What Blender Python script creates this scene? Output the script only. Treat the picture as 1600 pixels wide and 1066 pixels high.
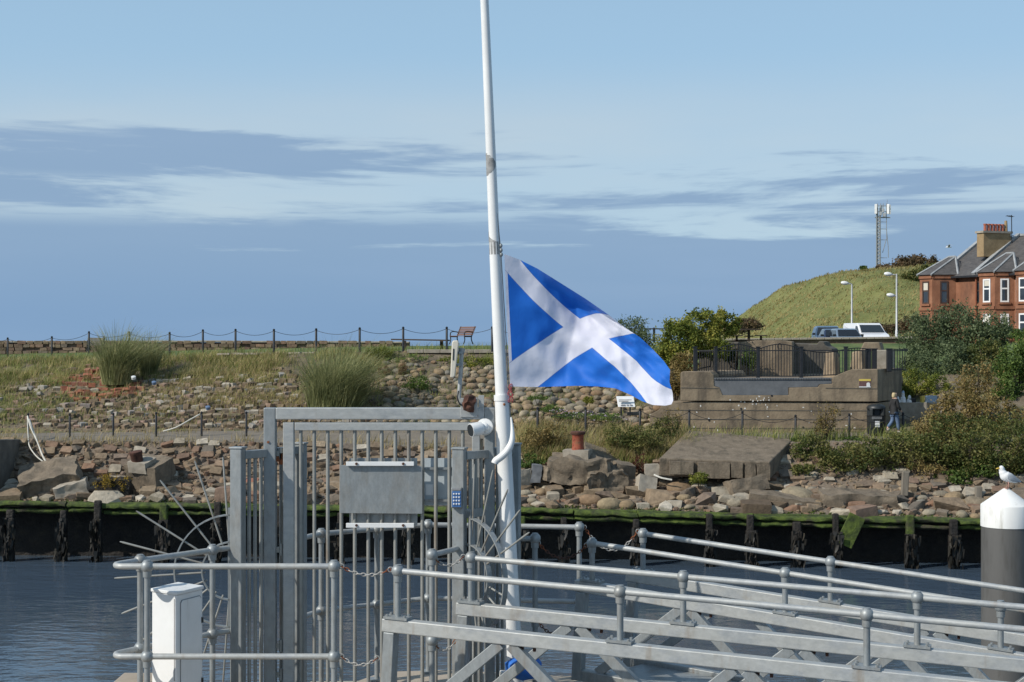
import bpy, bmesh, math, random
import numpy as np
from mathutils import Vector, Matrix, noise as mnoise

random.seed(7)
rng = np.random.default_rng(7)
scene = bpy.context.scene
for o in list(bpy.data.objects):
    bpy.data.objects.remove(o)
COL = scene.collection

# ------------------------------------------------------------------ camera
EYE = 8.4            # eye height above the water, metres
FPX = 2400.0         # focal length in photograph pixels (1600 wide)
cam_d = bpy.data.cameras.new('camera')
cam_d.sensor_width = 36.0
cam_d.lens = 36.0 * FPX / 1600.0
cam_d.clip_start = 0.1
cam_d.clip_end = 60000
cam = bpy.data.objects.new('camera', cam_d)
COL.objects.link(cam)
cam.location = (0, 0, EYE)
cam.rotation_euler = (math.radians(90), 0, 0)
scene.camera = cam

# ------------------------------------------------------------------ sun, sky, exposure
SUN_EL = math.radians(37)
SUN_AZ = math.radians(30)          # measured from -X towards the camera side (-Y)
SUN = Vector((-math.cos(SUN_AZ) * math.cos(SUN_EL), -math.sin(SUN_AZ) * math.cos(SUN_EL), math.sin(SUN_EL)))
sd = bpy.data.lights.new('sun', 'SUN')
sd.energy = 3.9
sd.angle = math.radians(0.53)
sd.color = (1.0, 0.95, 0.87)
so = bpy.data.objects.new('sun', sd)
COL.objects.link(so)
so.location = (-40, -20, 60)
so.rotation_euler = (-SUN).to_track_quat('-Z', 'Y').to_euler()

world = bpy.data.worlds.new('World')
scene.world = world
world.use_nodes = True


SKY_OFF = (6.22, 4.99, 6.74)


def build_world():
    nt = world.node_tree
    N, L = nt.nodes, nt.links
    N.clear()
    out = N.new('ShaderNodeOutputWorld')
    bg = N.new('ShaderNodeBackground')
    bg.inputs['Strength'].default_value = 0.1
    sky = N.new('ShaderNodeTexSky')
    sky.sky_type = 'NISHITA'
    sky.sun_disc = False
    sky.sun_elevation = SUN_EL
    sky.sun_rotation = math.atan2(SUN.x, SUN.y)
    sky.air_density = 1.0
    sky.dust_density = 0.6
    sky.ozone_density = 1.5
    tc = N.new('ShaderNodeTexCoord')
    sep = N.new('ShaderNodeSeparateXYZ')
    L.new(tc.outputs['Generated'], sep.inputs[0])

    def m(op, a, b=None, clamp=False):
        n = N.new('ShaderNodeMath')
        n.operation = op
        n.use_clamp = clamp
        for i, v in enumerate((a, b)):
            if v is None:
                continue
            if isinstance(v, (int, float)):
                n.inputs[i].default_value = v
            else:
                L.new(v, n.inputs[i])
        return n.outputs[0]

    def noise_tex(sx, sy, sz, scale, detail, rough, off=(0, 0, 0), dist=0.0):
        mp = N.new('ShaderNodeMapping')
        mp.inputs['Scale'].default_value = (sx, sy, sz)
        mp.inputs['Location'].default_value = off
        L.new(tc.outputs['Generated'], mp.inputs[0])
        t = N.new('ShaderNodeTexNoise')
        t.inputs['Scale'].default_value = scale
        t.inputs['Detail'].default_value = detail
        t.inputs['Roughness'].default_value = rough
        t.inputs['Distortion'].default_value = dist
        L.new(mp.outputs[0], t.inputs['Vector'])
        return t.outputs['Fac']

    def ss(v, a, b):
        n = N.new('ShaderNodeMapRange')
        n.interpolation_type = 'SMOOTHSTEP'
        n.inputs['From Min'].default_value = a
        n.inputs['From Max'].default_value = b
        L.new(v, n.inputs['Value'])
        return n.outputs['Result']

    def mix(fac, a, b):
        n = N.new('ShaderNodeMix')
        n.data_type = 'RGBA'
        L.new(fac, n.inputs[0])
        for s, v in ((n.inputs[6], a), (n.inputs[7], b)):
            if isinstance(v, tuple):
                s.default_value = (*v, 1)
            else:
                L.new(v, s)
        return n.outputs[2]

    el = sep.outputs['Z']
    # thin high veil over the whole sky
    veil = noise_tex(1, 1, 5, 1.6, 5, 0.55, (3.1, 0.4, 0))
    veil_m = m('MULTIPLY', ss(veil, 0.3, 0.75), 0.85)
    low_veil = ss(el, 0.60, 0.10)
    veil_t = m('MAXIMUM', veil_m, m('MULTIPLY', low_veil, 0.8))
    pale = m('MULTIPLY', ss(el, 0.19, 0.125), m('ADD', 0.45, m('MULTIPLY', ss(veil, 0.35, 0.65), 0.55)))
    veilcol = mix(pale, (3.55, 5.55, 7.5), (5.0, 6.1, 7.0))
    base = mix(veil_t, sky.outputs[0], veilcol)
    # long flat banks of grey-blue stratus, ragged upper edges, lying low round the whole horizon
    n1 = noise_tex(1.0, 1.0, 10, 2.3, 7, 0.60, SKY_OFF, 0.35)
    n2 = noise_tex(1.0, 1.0, 16, 4.5, 6, 0.58, (0.3, 5.2, 2.1), 0.2)
    top = m('ADD', m('MULTIPLY', m('SUBTRACT', n1, 0.5), 0.20), 0.092)
    edge = m('SUBTRACT', top, el)
    bank = ss(edge, -0.006, 0.010)
    # breaks of lighter sky inside the upper part of the banks
    gap_zone = m('MULTIPLY', ss(el, 0.070, 0.085), ss(el, 0.13, 0.105))
    gaps = m('MULTIPLY', ss(n2, 0.47, 0.60), gap_zone)
    bank = m('MULTIPLY', bank, m('SUBTRACT', 1.0, m('MULTIPLY', gaps, 0.85)))
    # streak layer above the bank
    el2 = m('ADD', el, m('MULTIPLY', m('SUBTRACT', n2, 0.5), 0.07))
    st_zone = m('MULTIPLY', ss(el, 0.092, 0.108), ss(el2, 0.138, 0.124))
    streak = m('MULTIPLY', ss(n1, 0.54, 0.605), st_zone)
    bank = m('MAXIMUM', bank, m('MULTIPLY', streak, 1.0))
    n3 = noise_tex(1, 1, 7, 3.0, 4, 0.5, (7, 1, 1))
    bankcol = mix(ss(el, 0.0, 0.085), (2.0, 3.3, 5.2), (2.45, 3.7, 5.35))
    bankcol = mix(m('MULTIPLY', ss(n3, 0.35, 0.75), 0.4), bankcol, (2.9, 4.1, 5.8))
    col = mix(m('MULTIPLY', bank, 0.97), base, bankcol)
    # below the horizon: dull
    L.new(col, bg.inputs['Color'])
    L.new(bg.outputs[0], out.inputs['Surface'])


build_world()
vs = scene.view_settings
vs.view_transform = 'Standard'
vs.look = 'None'
vs.exposure = 0.1
vs.gamma = 1.0
vs.use_curve_mapping = False
scene.cycles.use_denoising = True
scene.cycles.max_bounces = 8
scene.cycles.transparent_max_bounces = 8


# ------------------------------------------------------------------ helpers
def P(px, py, Y):
    """point at distance Y that stands where the photograph shows (px, py)"""
    return Vector(((px - 800.0) * Y / FPX, Y, EYE + (533.0 - py) * Y / FPX))


def PZ(px, Y, z):
    return Vector(((px - 800.0) * Y / FPX, Y, z))


def lerp(a, b, t):
    return a + (b - a) * t


def knots(ks, x):
    if x <= ks[0][0]:
        return ks[0][1:]
    for a, b in zip(ks, ks[1:]):
        if x <= b[0]:
            t = (x - a[0]) / (b[0] - a[0])
            return tuple(lerp(p, q, t) for p, q in zip(a[1:], b[1:]))
    return ks[-1][1:]


class MB:
    def __init__(self):
        self.v, self.f = [], []

    def add(self, vs_, fs_):
        o = len(self.v)
        self.v += [tuple(p) for p in vs_]
        self.f += [tuple(i + o for i in f) for f in fs_]
        return self

    def hexa(self, c8):
        """8 corners: bottom ring 0-3, top ring 4-7"""
        return self.add(c8, [(3, 2, 1, 0), (4, 5, 6, 7), (0, 1, 5, 4), (1, 2, 6, 5), (2, 3, 7, 6), (3, 0, 4, 7)])

    def box(self, c, s, rz=0.0, R=None):
        hx, hy, hz = s[0] / 2, s[1] / 2, s[2] / 2
        M = R if R is not None else Matrix.Rotation(rz, 3, 'Z')
        c = Vector(c)
        pts = [(-hx, -hy, -hz), (hx, -hy, -hz), (hx, hy, -hz), (-hx, hy, -hz), (-hx, -hy, hz), (hx, -hy, hz), (hx, hy, hz), (-hx, hy, hz)]
        return self.hexa([c + M @ Vector(p) for p in pts])

    def bar(self, p, q, w, h, up=(0, 0, 1)):
        """rectangular bar from p to q; w sideways, h along up"""
        p, q = Vector(p), Vector(q)
        d = (q - p).normalized()
        s = d.cross(Vector(up))
        if s.length < 1e-5:
            s = d.cross(Vector((0, 1, 0)))
        s.normalize()
        u = s.cross(d).normalized()
        s, u = s * w / 2, u * h / 2
        return self.hexa([p - s - u, p + s - u, q + s - u, q - s - u, p - s + u, p + s + u, q + s + u, q - s + u])

    def tube(self, pts, r, n=10, cap=True):
        pts = [Vector(p) for p in pts]
        rs = r if isinstance(r, (list, tuple)) else [r] * len(pts)
        o = len(self.v)
        ref = None
        for i, p in enumerate(pts):
            d = (pts[min(i + 1, len(pts) - 1)] - pts[max(i - 1, 0)]).normalized()
            if ref is None:
                ref = Vector((0, 0, 1)) if abs(d.z) < 0.9 else Vector((1, 0, 0))
            a = ref - d * ref.dot(d)
            if a.length < 1e-6:
                a = d.orthogonal()
            a.normalize()
            ref = a
            b = d.cross(a)
            for k in range(n):
                t = 2 * math.pi * k / n
                self.v.append(tuple(p + (a * math.cos(t) + b * math.sin(t)) * rs[i]))
        for i in range(len(pts) - 1):
            for k in range(n):
                k2 = (k + 1) % n
                self.f.append((o + i * n + k, o + i * n + k2, o + (i + 1) * n + k2, o + (i + 1) * n + k))
        if cap:
            self.f.append(tuple(o + k for k in reversed(range(n))))
            self.f.append(tuple(o + (len(pts) - 1) * n + k for k in range(n)))
        return self

    def lathe(self, c, prof, n=24, M=None):
        c = Vector(c)
        o = len(self.v)
        for r, z in prof:
            for k in range(n):
                t = 2 * math.pi * k / n
                p = Vector((r * math.cos(t), r * math.sin(t), z))
                if M is not None:
                    p = M @ p
                self.v.append(tuple(c + p))
        for i in range(len(prof) - 1):
            for k in range(n):
                k2 = (k + 1) % n
                self.f.append((o + i * n + k, o + i * n + k2, o + (i + 1) * n + k2, o + (i + 1) * n + k))
        self.f.append(tuple(o + k for k in reversed(range(n))))
        self.f.append(tuple(o + (len(prof) - 1) * n + k for k in range(n)))
        return self

    def ball(self, c, r, n=14, sz=1.0):
        m_ = n // 2
        prof = [(max(r * math.sin(math.pi * i / m_), r * 0.02), -r * sz * math.cos(math.pi * i / m_)) for i in range(m_ + 1)]
        return self.lathe(c, prof, n)

    def prism(self, poly, vec):
        """poly: list of points (counter-clockwise seen against vec), extruded by vec"""
        n = len(poly)
        vec = Vector(vec)
        a = [Vector(p) for p in poly]
        b = [p + vec for p in a]
        fs = [tuple(reversed(range(n))), tuple(range(n, 2 * n))]
        for i in range(n):
            j = (i + 1) % n
            fs.append((i, j, n + j, n + i))
        return self.add(a + b, fs)

    def build(self, name, mat=None, parent=None, smooth=False, bevel=0.0, seg=2, auto=None, origin=None):
        return link_mesh(name, self.v, self.f, mat, parent, smooth, bevel, seg, auto, origin)


def wloc(o):
    p = Vector(o.location)
    while o.parent is not None:
        o = o.parent
        p += Vector(o.location)
    return p


def link_mesh(name, v, f, mat=None, parent=None, smooth=False, bevel=0.0, seg=2, auto=None, origin=None):
    v = np.asarray(v, dtype=np.float64).reshape(-1, 3)
    if origin is None:
        lo, hi = v.min(0), v.max(0)
        origin = Vector(((lo[0] + hi[0]) / 2, (lo[1] + hi[1]) / 2, lo[2]))
    origin = Vector(origin)
    me = bpy.data.meshes.new(name)
    vl = v - np.array(origin)
    if isinstance(f, np.ndarray):
        np_mesh(me, vl, f)
    else:
        me.from_pydata(vl.tolist(), [], f)
    if mat is not None:
        for mm in (mat if isinstance(mat, (list, tuple)) else [mat]):
            me.materials.append(mm)
    if smooth:
        me.polygons.foreach_set('use_smooth', [True] * len(me.polygons))
        if auto:
            me.set_sharp_from_angle(angle=math.radians(auto))
    me.update()
    o = bpy.data.objects.new(name, me)
    COL.objects.link(o)
    if parent is not None:
        o.parent = parent
        o.location = origin - wloc(parent)
    else:
        o.location = origin
    if bevel > 0:
        b = o.modifiers.new('bevel', 'BEVEL')
        b.width = bevel
        b.segments = seg
        b.limit_method = 'ANGLE'
        b.angle_limit = math.radians(35)
    return o


def np_mesh(me, v, f):
    k = f.shape[1]
    me.vertices.add(len(v))
    me.vertices.foreach_set('co', np.ascontiguousarray(v, dtype=np.float32).ravel())
    me.loops.add(f.size)
    me.loops.foreach_set('vertex_index', np.ascontiguousarray(f, dtype=np.int32).ravel())
    me.polygons.add(len(f))
    me.polygons.foreach_set('loop_start', np.arange(0, f.size, k, dtype=np.int32))
    try:
        me.polygons.foreach_set('loop_total', np.full(len(f), k, dtype=np.int32))
    except Exception:
        pass
    me.update(calc_edges=True)
    me.validate()


def tag(o, label=None, cat=None, group=None, kind=None):
    if label:
        o['label'] = label
    if cat:
        o['category'] = cat
    if group:
        o['group'] = group
    if kind:
        o['kind'] = kind
    return o


def thing(name, label, cat, loc, group=None):
    o = bpy.data.objects.new(name, None)
    o.empty_display_size = 0.2
    COL.objects.link(o)
    o.location = loc
    return tag(o, label, cat, group)


def structure(o):
    o['kind'] = 'structure'
    return o


def catenary(a, b, sag, n=10):
    a, b = Vector(a), Vector(b)
    return [a.lerp(b, i / n) - Vector((0, 0, sag * 4 * (i / n) * (1 - i / n))) for i in range(n + 1)]


def smooth_path(pts, n=6):
    """Catmull-Rom through pts"""
    pts = [Vector(p) for p in pts]
    out = []
    for i in range(len(pts) - 1):
        p0, p1, p2, p3 = pts[max(i - 1, 0)], pts[i], pts[i + 1], pts[min(i + 2, len(pts) - 1)]
        for k in range(n):
            t = k / n
            out.append(0.5 * ((2 * p1) + (p2 - p0) * t + (2 * p0 - 5 * p1 + 4 * p2 - p3) * t * t + (3 * p1 - p0 - 3 * p2 + p3) * t ** 3))
    out.append(pts[-1])
    return out


# ------------------------------------------------------------------ materials
def mat(name, ramp, scale=4.0, detail=6.0, rough=0.8, metal=0.0, bump=0.0, bscale=None, bdist=0.02,
        rand=None, vary=0.0, stretch=(1, 1, 1), spec=0.5, ramp2=None, scale2=1.0, mask2=(0.5, 0.6), coat=0.0, nrough=0.6, stain=None):
    """noise-mottled surface in world metres. ramp: [(pos, rgb), ...].
    rand: 'object' / 'island' -> the ramp is read by a random number per object / loose piece."""
    m = bpy.data.materials.new(name)
    m.use_nodes = True
    nt = m.node_tree
    N, L = nt.nodes, nt.links
    b = N['Principled BSDF']
    geo = N.new('ShaderNodeNewGeometry')
    mp = N.new('ShaderNodeMapping')
    mp.inputs['Scale'].default_value = stretch
    L.new(geo.outputs['Position'], mp.inputs[0])

    def nz(s, d=detail):
        t = N.new('ShaderNodeTexNoise')
        t.inputs['Scale'].default_value = s
        t.inputs['Detail'].default_value = d
        t.inputs['Roughness'].default_value = nrough
        L.new(mp.outputs[0], t.inputs['Vector'])
        return t.outputs['Fac']

    def cr(fac, rp):
        r = N.new('ShaderNodeValToRGB')
        e = r.color_ramp.elements
        while len(e) < len(rp):
            e.new(0.5)
        for i, (p, c) in enumerate(rp):
            e[i].position = p
            e[i].color = (*c, 1)
        L.new(fac, r.inputs[0])
        return r.outputs[0]

    def mixc(mode, fac, a, c):
        n = N.new('ShaderNodeMix')
        n.data_type = 'RGBA'
        n.blend_type = mode
        if isinstance(fac, (int, float)):
            n.inputs[0].default_value = fac
        else:
            L.new(fac, n.inputs[0])
        for s, v in ((n.inputs[6], a), (n.inputs[7], c)):
            if isinstance(v, tuple):
                s.default_value = (*v, 1)
            else:
                L.new(v, s)
        return n.outputs[2]

    nfac = nz(scale)
    if rand:
        rn = (N.new('ShaderNodeObjectInfo').outputs['Random'] if rand == 'object' else geo.outputs['Random Per Island'])
        col = cr(rn, ramp)
        if vary:
            v = cr(nfac, [(0.25, (1 - vary,) * 3), (0.75, (1 + vary,) * 3)])
            col = mixc('MULTIPLY', 1.0, col, v)
    else:
        col = cr(nfac, ramp)
    if ramp2:
        n2 = nz(scale2, 4)
        mr = N.new('ShaderNodeMapRange')
        mr.interpolation_type = 'SMOOTHSTEP'
        mr.inputs['From Min'].default_value, mr.inputs['From Max'].default_value = mask2
        L.new(n2, mr.inputs[0])
        col = mixc('MIX', mr.outputs[0], col, ramp2 if isinstance(ramp2, tuple) else cr(nfac, ramp2))
    if stain:
        sc_, ssc, lo_, hi_, amt = stain
        mp2 = N.new('ShaderNodeMapping')
        mp2.inputs['Scale'].default_value = (1, 1, .18)
        L.new(geo.outputs['Position'], mp2.inputs[0])
        t3 = N.new('ShaderNodeTexNoise')
        t3.inputs['Scale'].default_value = ssc
        t3.inputs['Detail'].default_value = 7
        t3.inputs['Roughness'].default_value = .65
        L.new(mp2.outputs[0], t3.inputs['Vector'])
        mr2 = N.new('ShaderNodeMapRange')
        mr2.interpolation_type = 'SMOOTHSTEP'
        mr2.inputs['From Min'].default_value, mr2.inputs['From Max'].default_value = lo_, hi_
        mr2.inputs['To Max'].default_value = amt
        L.new(t3.outputs['Fac'], mr2.inputs[0])
        col = mixc('MIX', mr2.outputs[0], col, sc_)
    L.new(col, b.inputs['Base Color'])
    b.inputs['Roughness'].default_value = rough
    b.inputs['Metallic'].default_value = metal
    b.inputs['Specular IOR Level'].default_value = spec
    b.inputs['Coat Weight'].default_value = coat
    if bump:
        bn = N.new('ShaderNodeBump')
        bn.inputs['Strength'].default_value = bump
        bn.inputs['Distance'].default_value = bdist
        L.new(nz(bscale or scale * 3), bn.inputs['Height'])
        L.new(bn.outputs[0], b.inputs['Normal'])
    return m


def leaf_mat(name, ramp, trans=0.35, rough=0.6, ns=1.1):
    m = bpy.data.materials.new(name)
    m.use_nodes = True
    nt = m.node_tree
    N, L = nt.nodes, nt.links
    b = N['Principled BSDF']
    out = N['Material Output']
    geo = N.new('ShaderNodeNewGeometry')
    r = N.new('ShaderNodeValToRGB')
    e = r.color_ramp.elements
    while len(e) < len(ramp):
        e.new(0.5)
    for i, (p, c) in enumerate(ramp):
        e[i].position = p
        e[i].color = (*c, 1)
    t = N.new('ShaderNodeTexNoise')
    t.inputs['Scale'].default_value = ns
    t.inputs['Detail'].default_value = 3
    L.new(geo.outputs['Position'], t.inputs['Vector'])
    a = N.new('ShaderNodeMath')
    a.operation = 'MULTIPLY_ADD'
    a.inputs[1].default_value = 0.45
    L.new(geo.outputs['Random Per Island'], a.inputs[0])
    s = N.new('ShaderNodeMath')
    s.operation = 'MULTIPLY_ADD'
    s.inputs[1].default_value = 1.5
    s.inputs[2].default_value = -0.36
    L.new(t.outputs['Fac'], s.inputs[0])
    L.new(s.outputs[0], a.inputs[2])
    L.new(a.outputs[0], r.inputs[0])
    L.new(r.outputs[0], b.inputs['Base Color'])
    b.inputs['Roughness'].default_value = rough
    b.inputs['Specular IOR Level'].default_value = 0.25
    tr = N.new('ShaderNodeBsdfTranslucent')
    L.new(r.outputs[0], tr.inputs['Color'])
    mx = N.new('ShaderNodeMixShader')
    mx.inputs[0].default_value = trans
    L.new(b.outputs[0], mx.inputs[1])
    L.new(tr.outputs[0], mx.inputs[2])
    L.new(mx.outputs[0], out.inputs['Surface'])
    return m


M = {}
M['galv'] = mat('galvanised_steel', [(0.25, (.212, .227, .230)), (0.5, (.282, .302, .303)), (0.75, (.360, .380, .380))], scale=26, detail=9, rough=0.5, metal=0.35, nrough=.72, stretch=(1, 1, .45),
                bump=0.15, bscale=60, bdist=0.004, ramp2=[(0.3, (.219, .224, .215)), (0.7, (.330, .333, .315))], scale2=5.5, mask2=(.45, .66), stain=((.180, .118, .069), 6.0, .56, .74, .55))
M['galv_pale'] = mat('weathered_galvanised_steel', [(0.25, (.332, .340, .321)), (0.5, (.416, .422, .402)), (0.75, (.499, .505, .482))], scale=22, detail=9, rough=0.55, metal=0.3, nrough=.72, stretch=(.5, 1, 1),
                     bump=0.15, bscale=60, bdist=0.004, ramp2=[(0.3, (.286, .303, .308)), (0.7, (.435, .449, .446))], scale2=4.5, mask2=(.44, .62), stain=((.242, .173, .105), 5.0, .56, .74, .5))
M['galv_bar'] = mat('galvanised_bar', [(0.3, (.238, .238, .220)), (0.7, (.340, .340, .311))], scale=6, rough=0.55, metal=0.25, bump=0.1, bscale=60, bdist=0.003, stain=((.19, .12, .06), 8.0, .52, .72, .55))
M['rust'] = mat('rusty_iron', [(0.3, (.09, .025, .012)), (0.5, (.2, .06, .02)), (0.7, (.28, .11, .04))], scale=18, rough=0.9, bump=0.5, bscale=60, bdist=0.01)
M['rust_red'] = mat('rusted_red_paint', [(0.35, (.12, .03, .02)), (0.5, (.3, .07, .035)), (0.62, (.26, .10, .05)), (0.75, (.10, .05, .03))], scale=7, rough=0.85, bump=0.4, bscale=40, bdist=0.02)
M['rust_dark'] = mat('dark_rust', [(0.3, (.045, .02, .014)), (0.7, (.12, .05, .03))], scale=8, rough=0.9, bump=0.4, bscale=30, bdist=0.02)
M['white'] = mat('white_paint', [(0.2, (.68, .68, .66)), (0.8, (.82, .82, .80))], scale=3, rough=0.35, bump=0.03, bscale=30, bdist=0.003)
M['white_cab'] = mat('white_cabinet_plastic', [(0.2, (.66, .66, .64)), (0.8, (.76, .76, .745))], scale=5, rough=0.5, bump=0.05, bscale=60, bdist=0.002, stain=((.42, .40, .34), 7.0, .58, .74, .5))
M['white_worn'] = mat('worn_white_paint', [(0.15, (.42, .40, .36)), (0.4, (.74, .73, .69)), (0.8, (.8, .8, .77))], scale=3.5, rough=0.55, bump=0.1, bscale=20, bdist=0.006, stretch=(1, 1, .35), stain=((.33, .31, .24), 5.0, .56, .72, .6))
M['black'] = mat('black_paint', [(0.3, (.008, .009, .011)), (0.7, (.02, .021, .024))], scale=10, rough=0.5)
M['dark_plastic'] = mat('dark_plastic', [(0.3, (.012, .015, .016)), (0.7, (.024, .027, .028))], scale=5, rough=0.45)
M['pile_grey'] = mat('dark_grey_pile_coating', [(0.2, (.085, .082, .076)), (0.8, (.13, .125, .115))], scale=1.5, rough=0.45, bump=0.1, bscale=14, bdist=0.01, stretch=(1, 1, .2), stain=((.05, .045, .035), 3.0, .5, .7, .6))
M['concrete'] = mat('weathered_concrete', [(0.25, (.156, .118, .078)), (0.5, (.252, .193, .128)), (0.75, (.336, .263, .175))], scale=1.8, detail=9, rough=0.92, bump=0.5, bscale=9, bdist=0.04,
                    ramp2=[(0.3, (.120, .095, .066)), (0.7, (.204, .162, .110))], scale2=0.6, mask2=(.5, .64), stain=((.07, .058, .045), 1.6, .5, .68, .6))
M['rubble_conc'] = mat('broken_concrete', [(0.25, (.103, .081, .057)), (0.5, (.183, .145, .102)), (0.75, (.263, .211, .151))], scale=3.2, detail=10, rough=.95, bump=.8, bscale=12, bdist=.05, nrough=.7,
                       stain=((.062, .053, .038), 2.2, .5, .66, .6))
M['concrete_pale'] = mat('pale_concrete', [(0.25, (.22, .19, .15)), (0.5, (.32, .28, .22)), (0.75, (.4, .355, .29))], scale=4, detail=8, rough=0.9, bump=0.45, bscale=18, bdist=0.02)
M['concrete_dark_and_shade'] = mat('dark_and_shaded_concrete', [(0.25, (.07, .062, .05)), (0.5, (.11, .098, .08)), (0.75, (.16, .14, .112))], scale=2.2, detail=8, rough=0.92, bump=0.5, bscale=10, bdist=0.04)  # dark concrete, also painted-in shade for two ruined walls and the ramp block
M['deck_conc'] = mat('platform_concrete', [(0.25, (.30, .25, .19)), (0.75, (.44, .37, .29))], scale=3, detail=8, rough=0.9, bump=0.25, bscale=30, bdist=0.01)
STONE = [(0.0, (.086, .060, .037)), (0.14, (.215, .158, .101)), (0.3, (.146, .107, .067)), (0.46, (.258, .193, .124)), (0.6, (.172, .119, .081)), (0.72, (.129, .111, .087)), (0.84, (.206, .119, .074)), (1.0, (.284, .221, .148))]
COBBLE = [(0.0, (.146, .120, .082)), (0.18, (.241, .171, .096)), (0.36, (.172, .162, .133)), (0.55, (.284, .222, .133)), (0.7, (.215, .137, .077)), (0.85, (.310, .265, .185)), (1.0, (.163, .145, .119))]
PALE = [(0.0, (.26, .22, .16)), (0.4, (.38, .33, .25)), (0.7, (.30, .26, .20)), (1.0, (.44, .39, .31))]
REDS = [(0.0, (.21, .07, .04)), (0.4, (.31, .11, .06)), (0.7, (.25, .115, .075)), (1.0, (.36, .17, .10))]
PINK = [(0.0, (.132, .085, .057)), (0.3, (.218, .142, .099)), (0.6, (.148, .120, .091)), (0.8, (.241, .188, .128)), (1.0, (.171, .099, .061))]
for k, r in (('stone', STONE), ('cobble', COBBLE), ('pale', PALE), ('reds', REDS), ('pink', PINK)):
    M[k] = mat(k + '_rock', r, scale=5, detail=8, rough=0.93, rand='object', vary=0.38, bump=0.6, bscale=11, bdist=0.05)
    M[k + '_i'] = mat(k + '_rock_bits', r, scale=5, detail=8, rough=0.93, rand='island', vary=0.38, bump=0.5, bscale=14, bdist=0.04)
M['earth'] = mat('bank_earth', [(0.25, (.075, .058, .038)), (0.5, (.14, .11, .072)), (0.75, (.2, .16, .11))], scale=1.6, detail=9, rough=0.97, bump=0.7, bscale=5, bdist=0.1,
                 ramp2=[(0.3, (.085, .09, .03)), (0.7, (.17, .15, .06))], scale2=0.5, mask2=(.48, .6))
M['shingle'] = mat('shore_shingle', [(0.25, (.104, .081, .058)), (0.5, (.180, .140, .102)), (0.75, (.247, .198, .145))], scale=6, detail=10, rough=0.97, bump=0.8, bscale=14, bdist=0.06,
                   ramp2=[(0.3, (.057, .048, .034)), (0.7, (.114, .092, .068))], scale2=.7, mask2=(.52, .64))
M['path'] = mat('quay_path', [(0.25, (.135, .115, .09)), (0.75, (.215, .185, .145))], scale=2.5, detail=8, rough=0.95, bump=0.3, bscale=20, bdist=0.02)
M['lawn'] = mat('mown_grass', [(0.25, (.045, .075, .014)), (0.5, (.085, .125, .028)), (0.75, (.16, .17, .055))], scale=0.9, detail=8, rough=0.95, bump=0.6, bscale=8, bdist=0.06)
M['hill'] = mat('hill_grass', [(0.22, (.077, .090, .023)), (0.42, (.135, .148, .041)), (0.6, (.194, .194, .061)), (0.8, (.261, .245, .090))], scale=0.22, detail=10, rough=0.97, bump=0.8, bscale=1.1, bdist=0.5, nrough=.68)
M['asphalt'] = mat('asphalt', [(0.3, (.04, .04, .042)), (0.7, (.065, .065, .066))], scale=3, rough=0.92)
M['weed_timber'] = mat('weedy_timber', [(0.3, (.006, .005, .004)), (0.55, (.017, .013, .009)), (0.8, (.045, .034, .02))], scale=2.5, detail=8, rough=0.75, bump=0.8, bscale=7, bdist=0.1)
M['weed'] = mat('hanging_weed', [(0.0, (.004, .004, .003)), (0.75, (.010, .009, .006)), (1.0, (.028, .022, .012))], rand='island', scale=6, rough=0.6)
M['moss'] = mat('mossy_timber', [(0.25, (.012, .015, .006)), (0.42, (.035, .053, .010)), (0.58, (.075, .106, .014)), (0.8, (.130, .165, .028))], scale=3.2, detail=8, rough=0.9, bump=0.7, bscale=9, bdist=0.06,
                ramp2=[(0.3, (.020, .018, .012)), (0.7, (.060, .053, .030))], scale2=1.1, mask2=(.54, .68))
M['seawall'] = mat('sea_wall_stone', [(0.25, (.09, .05, .035)), (0.5, (.15, .10, .072)), (0.75, (.21, .155, .115))], scale=1.5, detail=9, rough=0.95, bump=0.6, bscale=5, bdist=0.08)
M['rope'] = mat('pale_rope', [(0.3, (.48, .46, .40)), (0.7, (.66, .64, .56))], scale=20, rough=0.9)
M['cream'] = mat('cream_plastic', [(0.2, (.55, .51, .42)), (0.8, (.64, .60, .50))], scale=6, rough=0.45)
M['glass'] = mat('window_glass', [(0.3, (.02, .025, .03)), (0.7, (.05, .06, .07))], scale=1, rough=0.06, spec=0.8)
M['sandstone'] = mat('red_sandstone', [(0.25, (.175, .072, .037)), (0.5, (.255, .11, .058)), (0.75, (.33, .158, .088))], scale=1.2, detail=9, rough=0.92, bump=0.4, bscale=6, bdist=0.03, stain=((.085, .045, .03), 1.2, .5, .68, .55))
M['sandstone_blk'] = mat('red_sandstone_block', [(0.0, (.20, .066, .033)), (0.5, (.28, .095, .046)), (1.0, (.36, .14, .075))], rand='object', vary=.2, scale=2, rough=0.92, bump=0.4, bscale=8, bdist=0.03)
M['slate'] = mat('roof_slate', [(0.25, (.05, .046, .043)), (0.5, (.082, .075, .07)), (0.75, (.12, .11, .10))], scale=2.5, detail=6, rough=0.6, bump=0.4, bscale=8, bdist=0.03, stretch=(1, 1, 2.5))
M['lead'] = mat('lead_flashing', [(0.3, (.24, .25, .25)), (0.7, (.38, .39, .39))], scale=3, rough=0.5)
M['buff'] = mat('buff_stone', [(0.25, (.22, .15, .075)), (0.75, (.36, .26, .145))], scale=1.6, detail=8, rough=0.92, bump=0.4, bscale=7, bdist=0.03)
M['pot'] = mat('clay_pot', [(0.3, (.30, .085, .05)), (0.7, (.40, .13, .08))], scale=4, rough=0.8)
M['win_white'] = mat('white_window_frame', [(0.3, (.72, .72, .7)), (0.7, (.8, .8, .78))], scale=4, rough=0.5)
M['win_brown'] = mat('brown_window_frame', [(0.3, (.045, .025, .018)), (0.7, (.08, .045, .03))], scale=4, rough=0.5)
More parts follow.
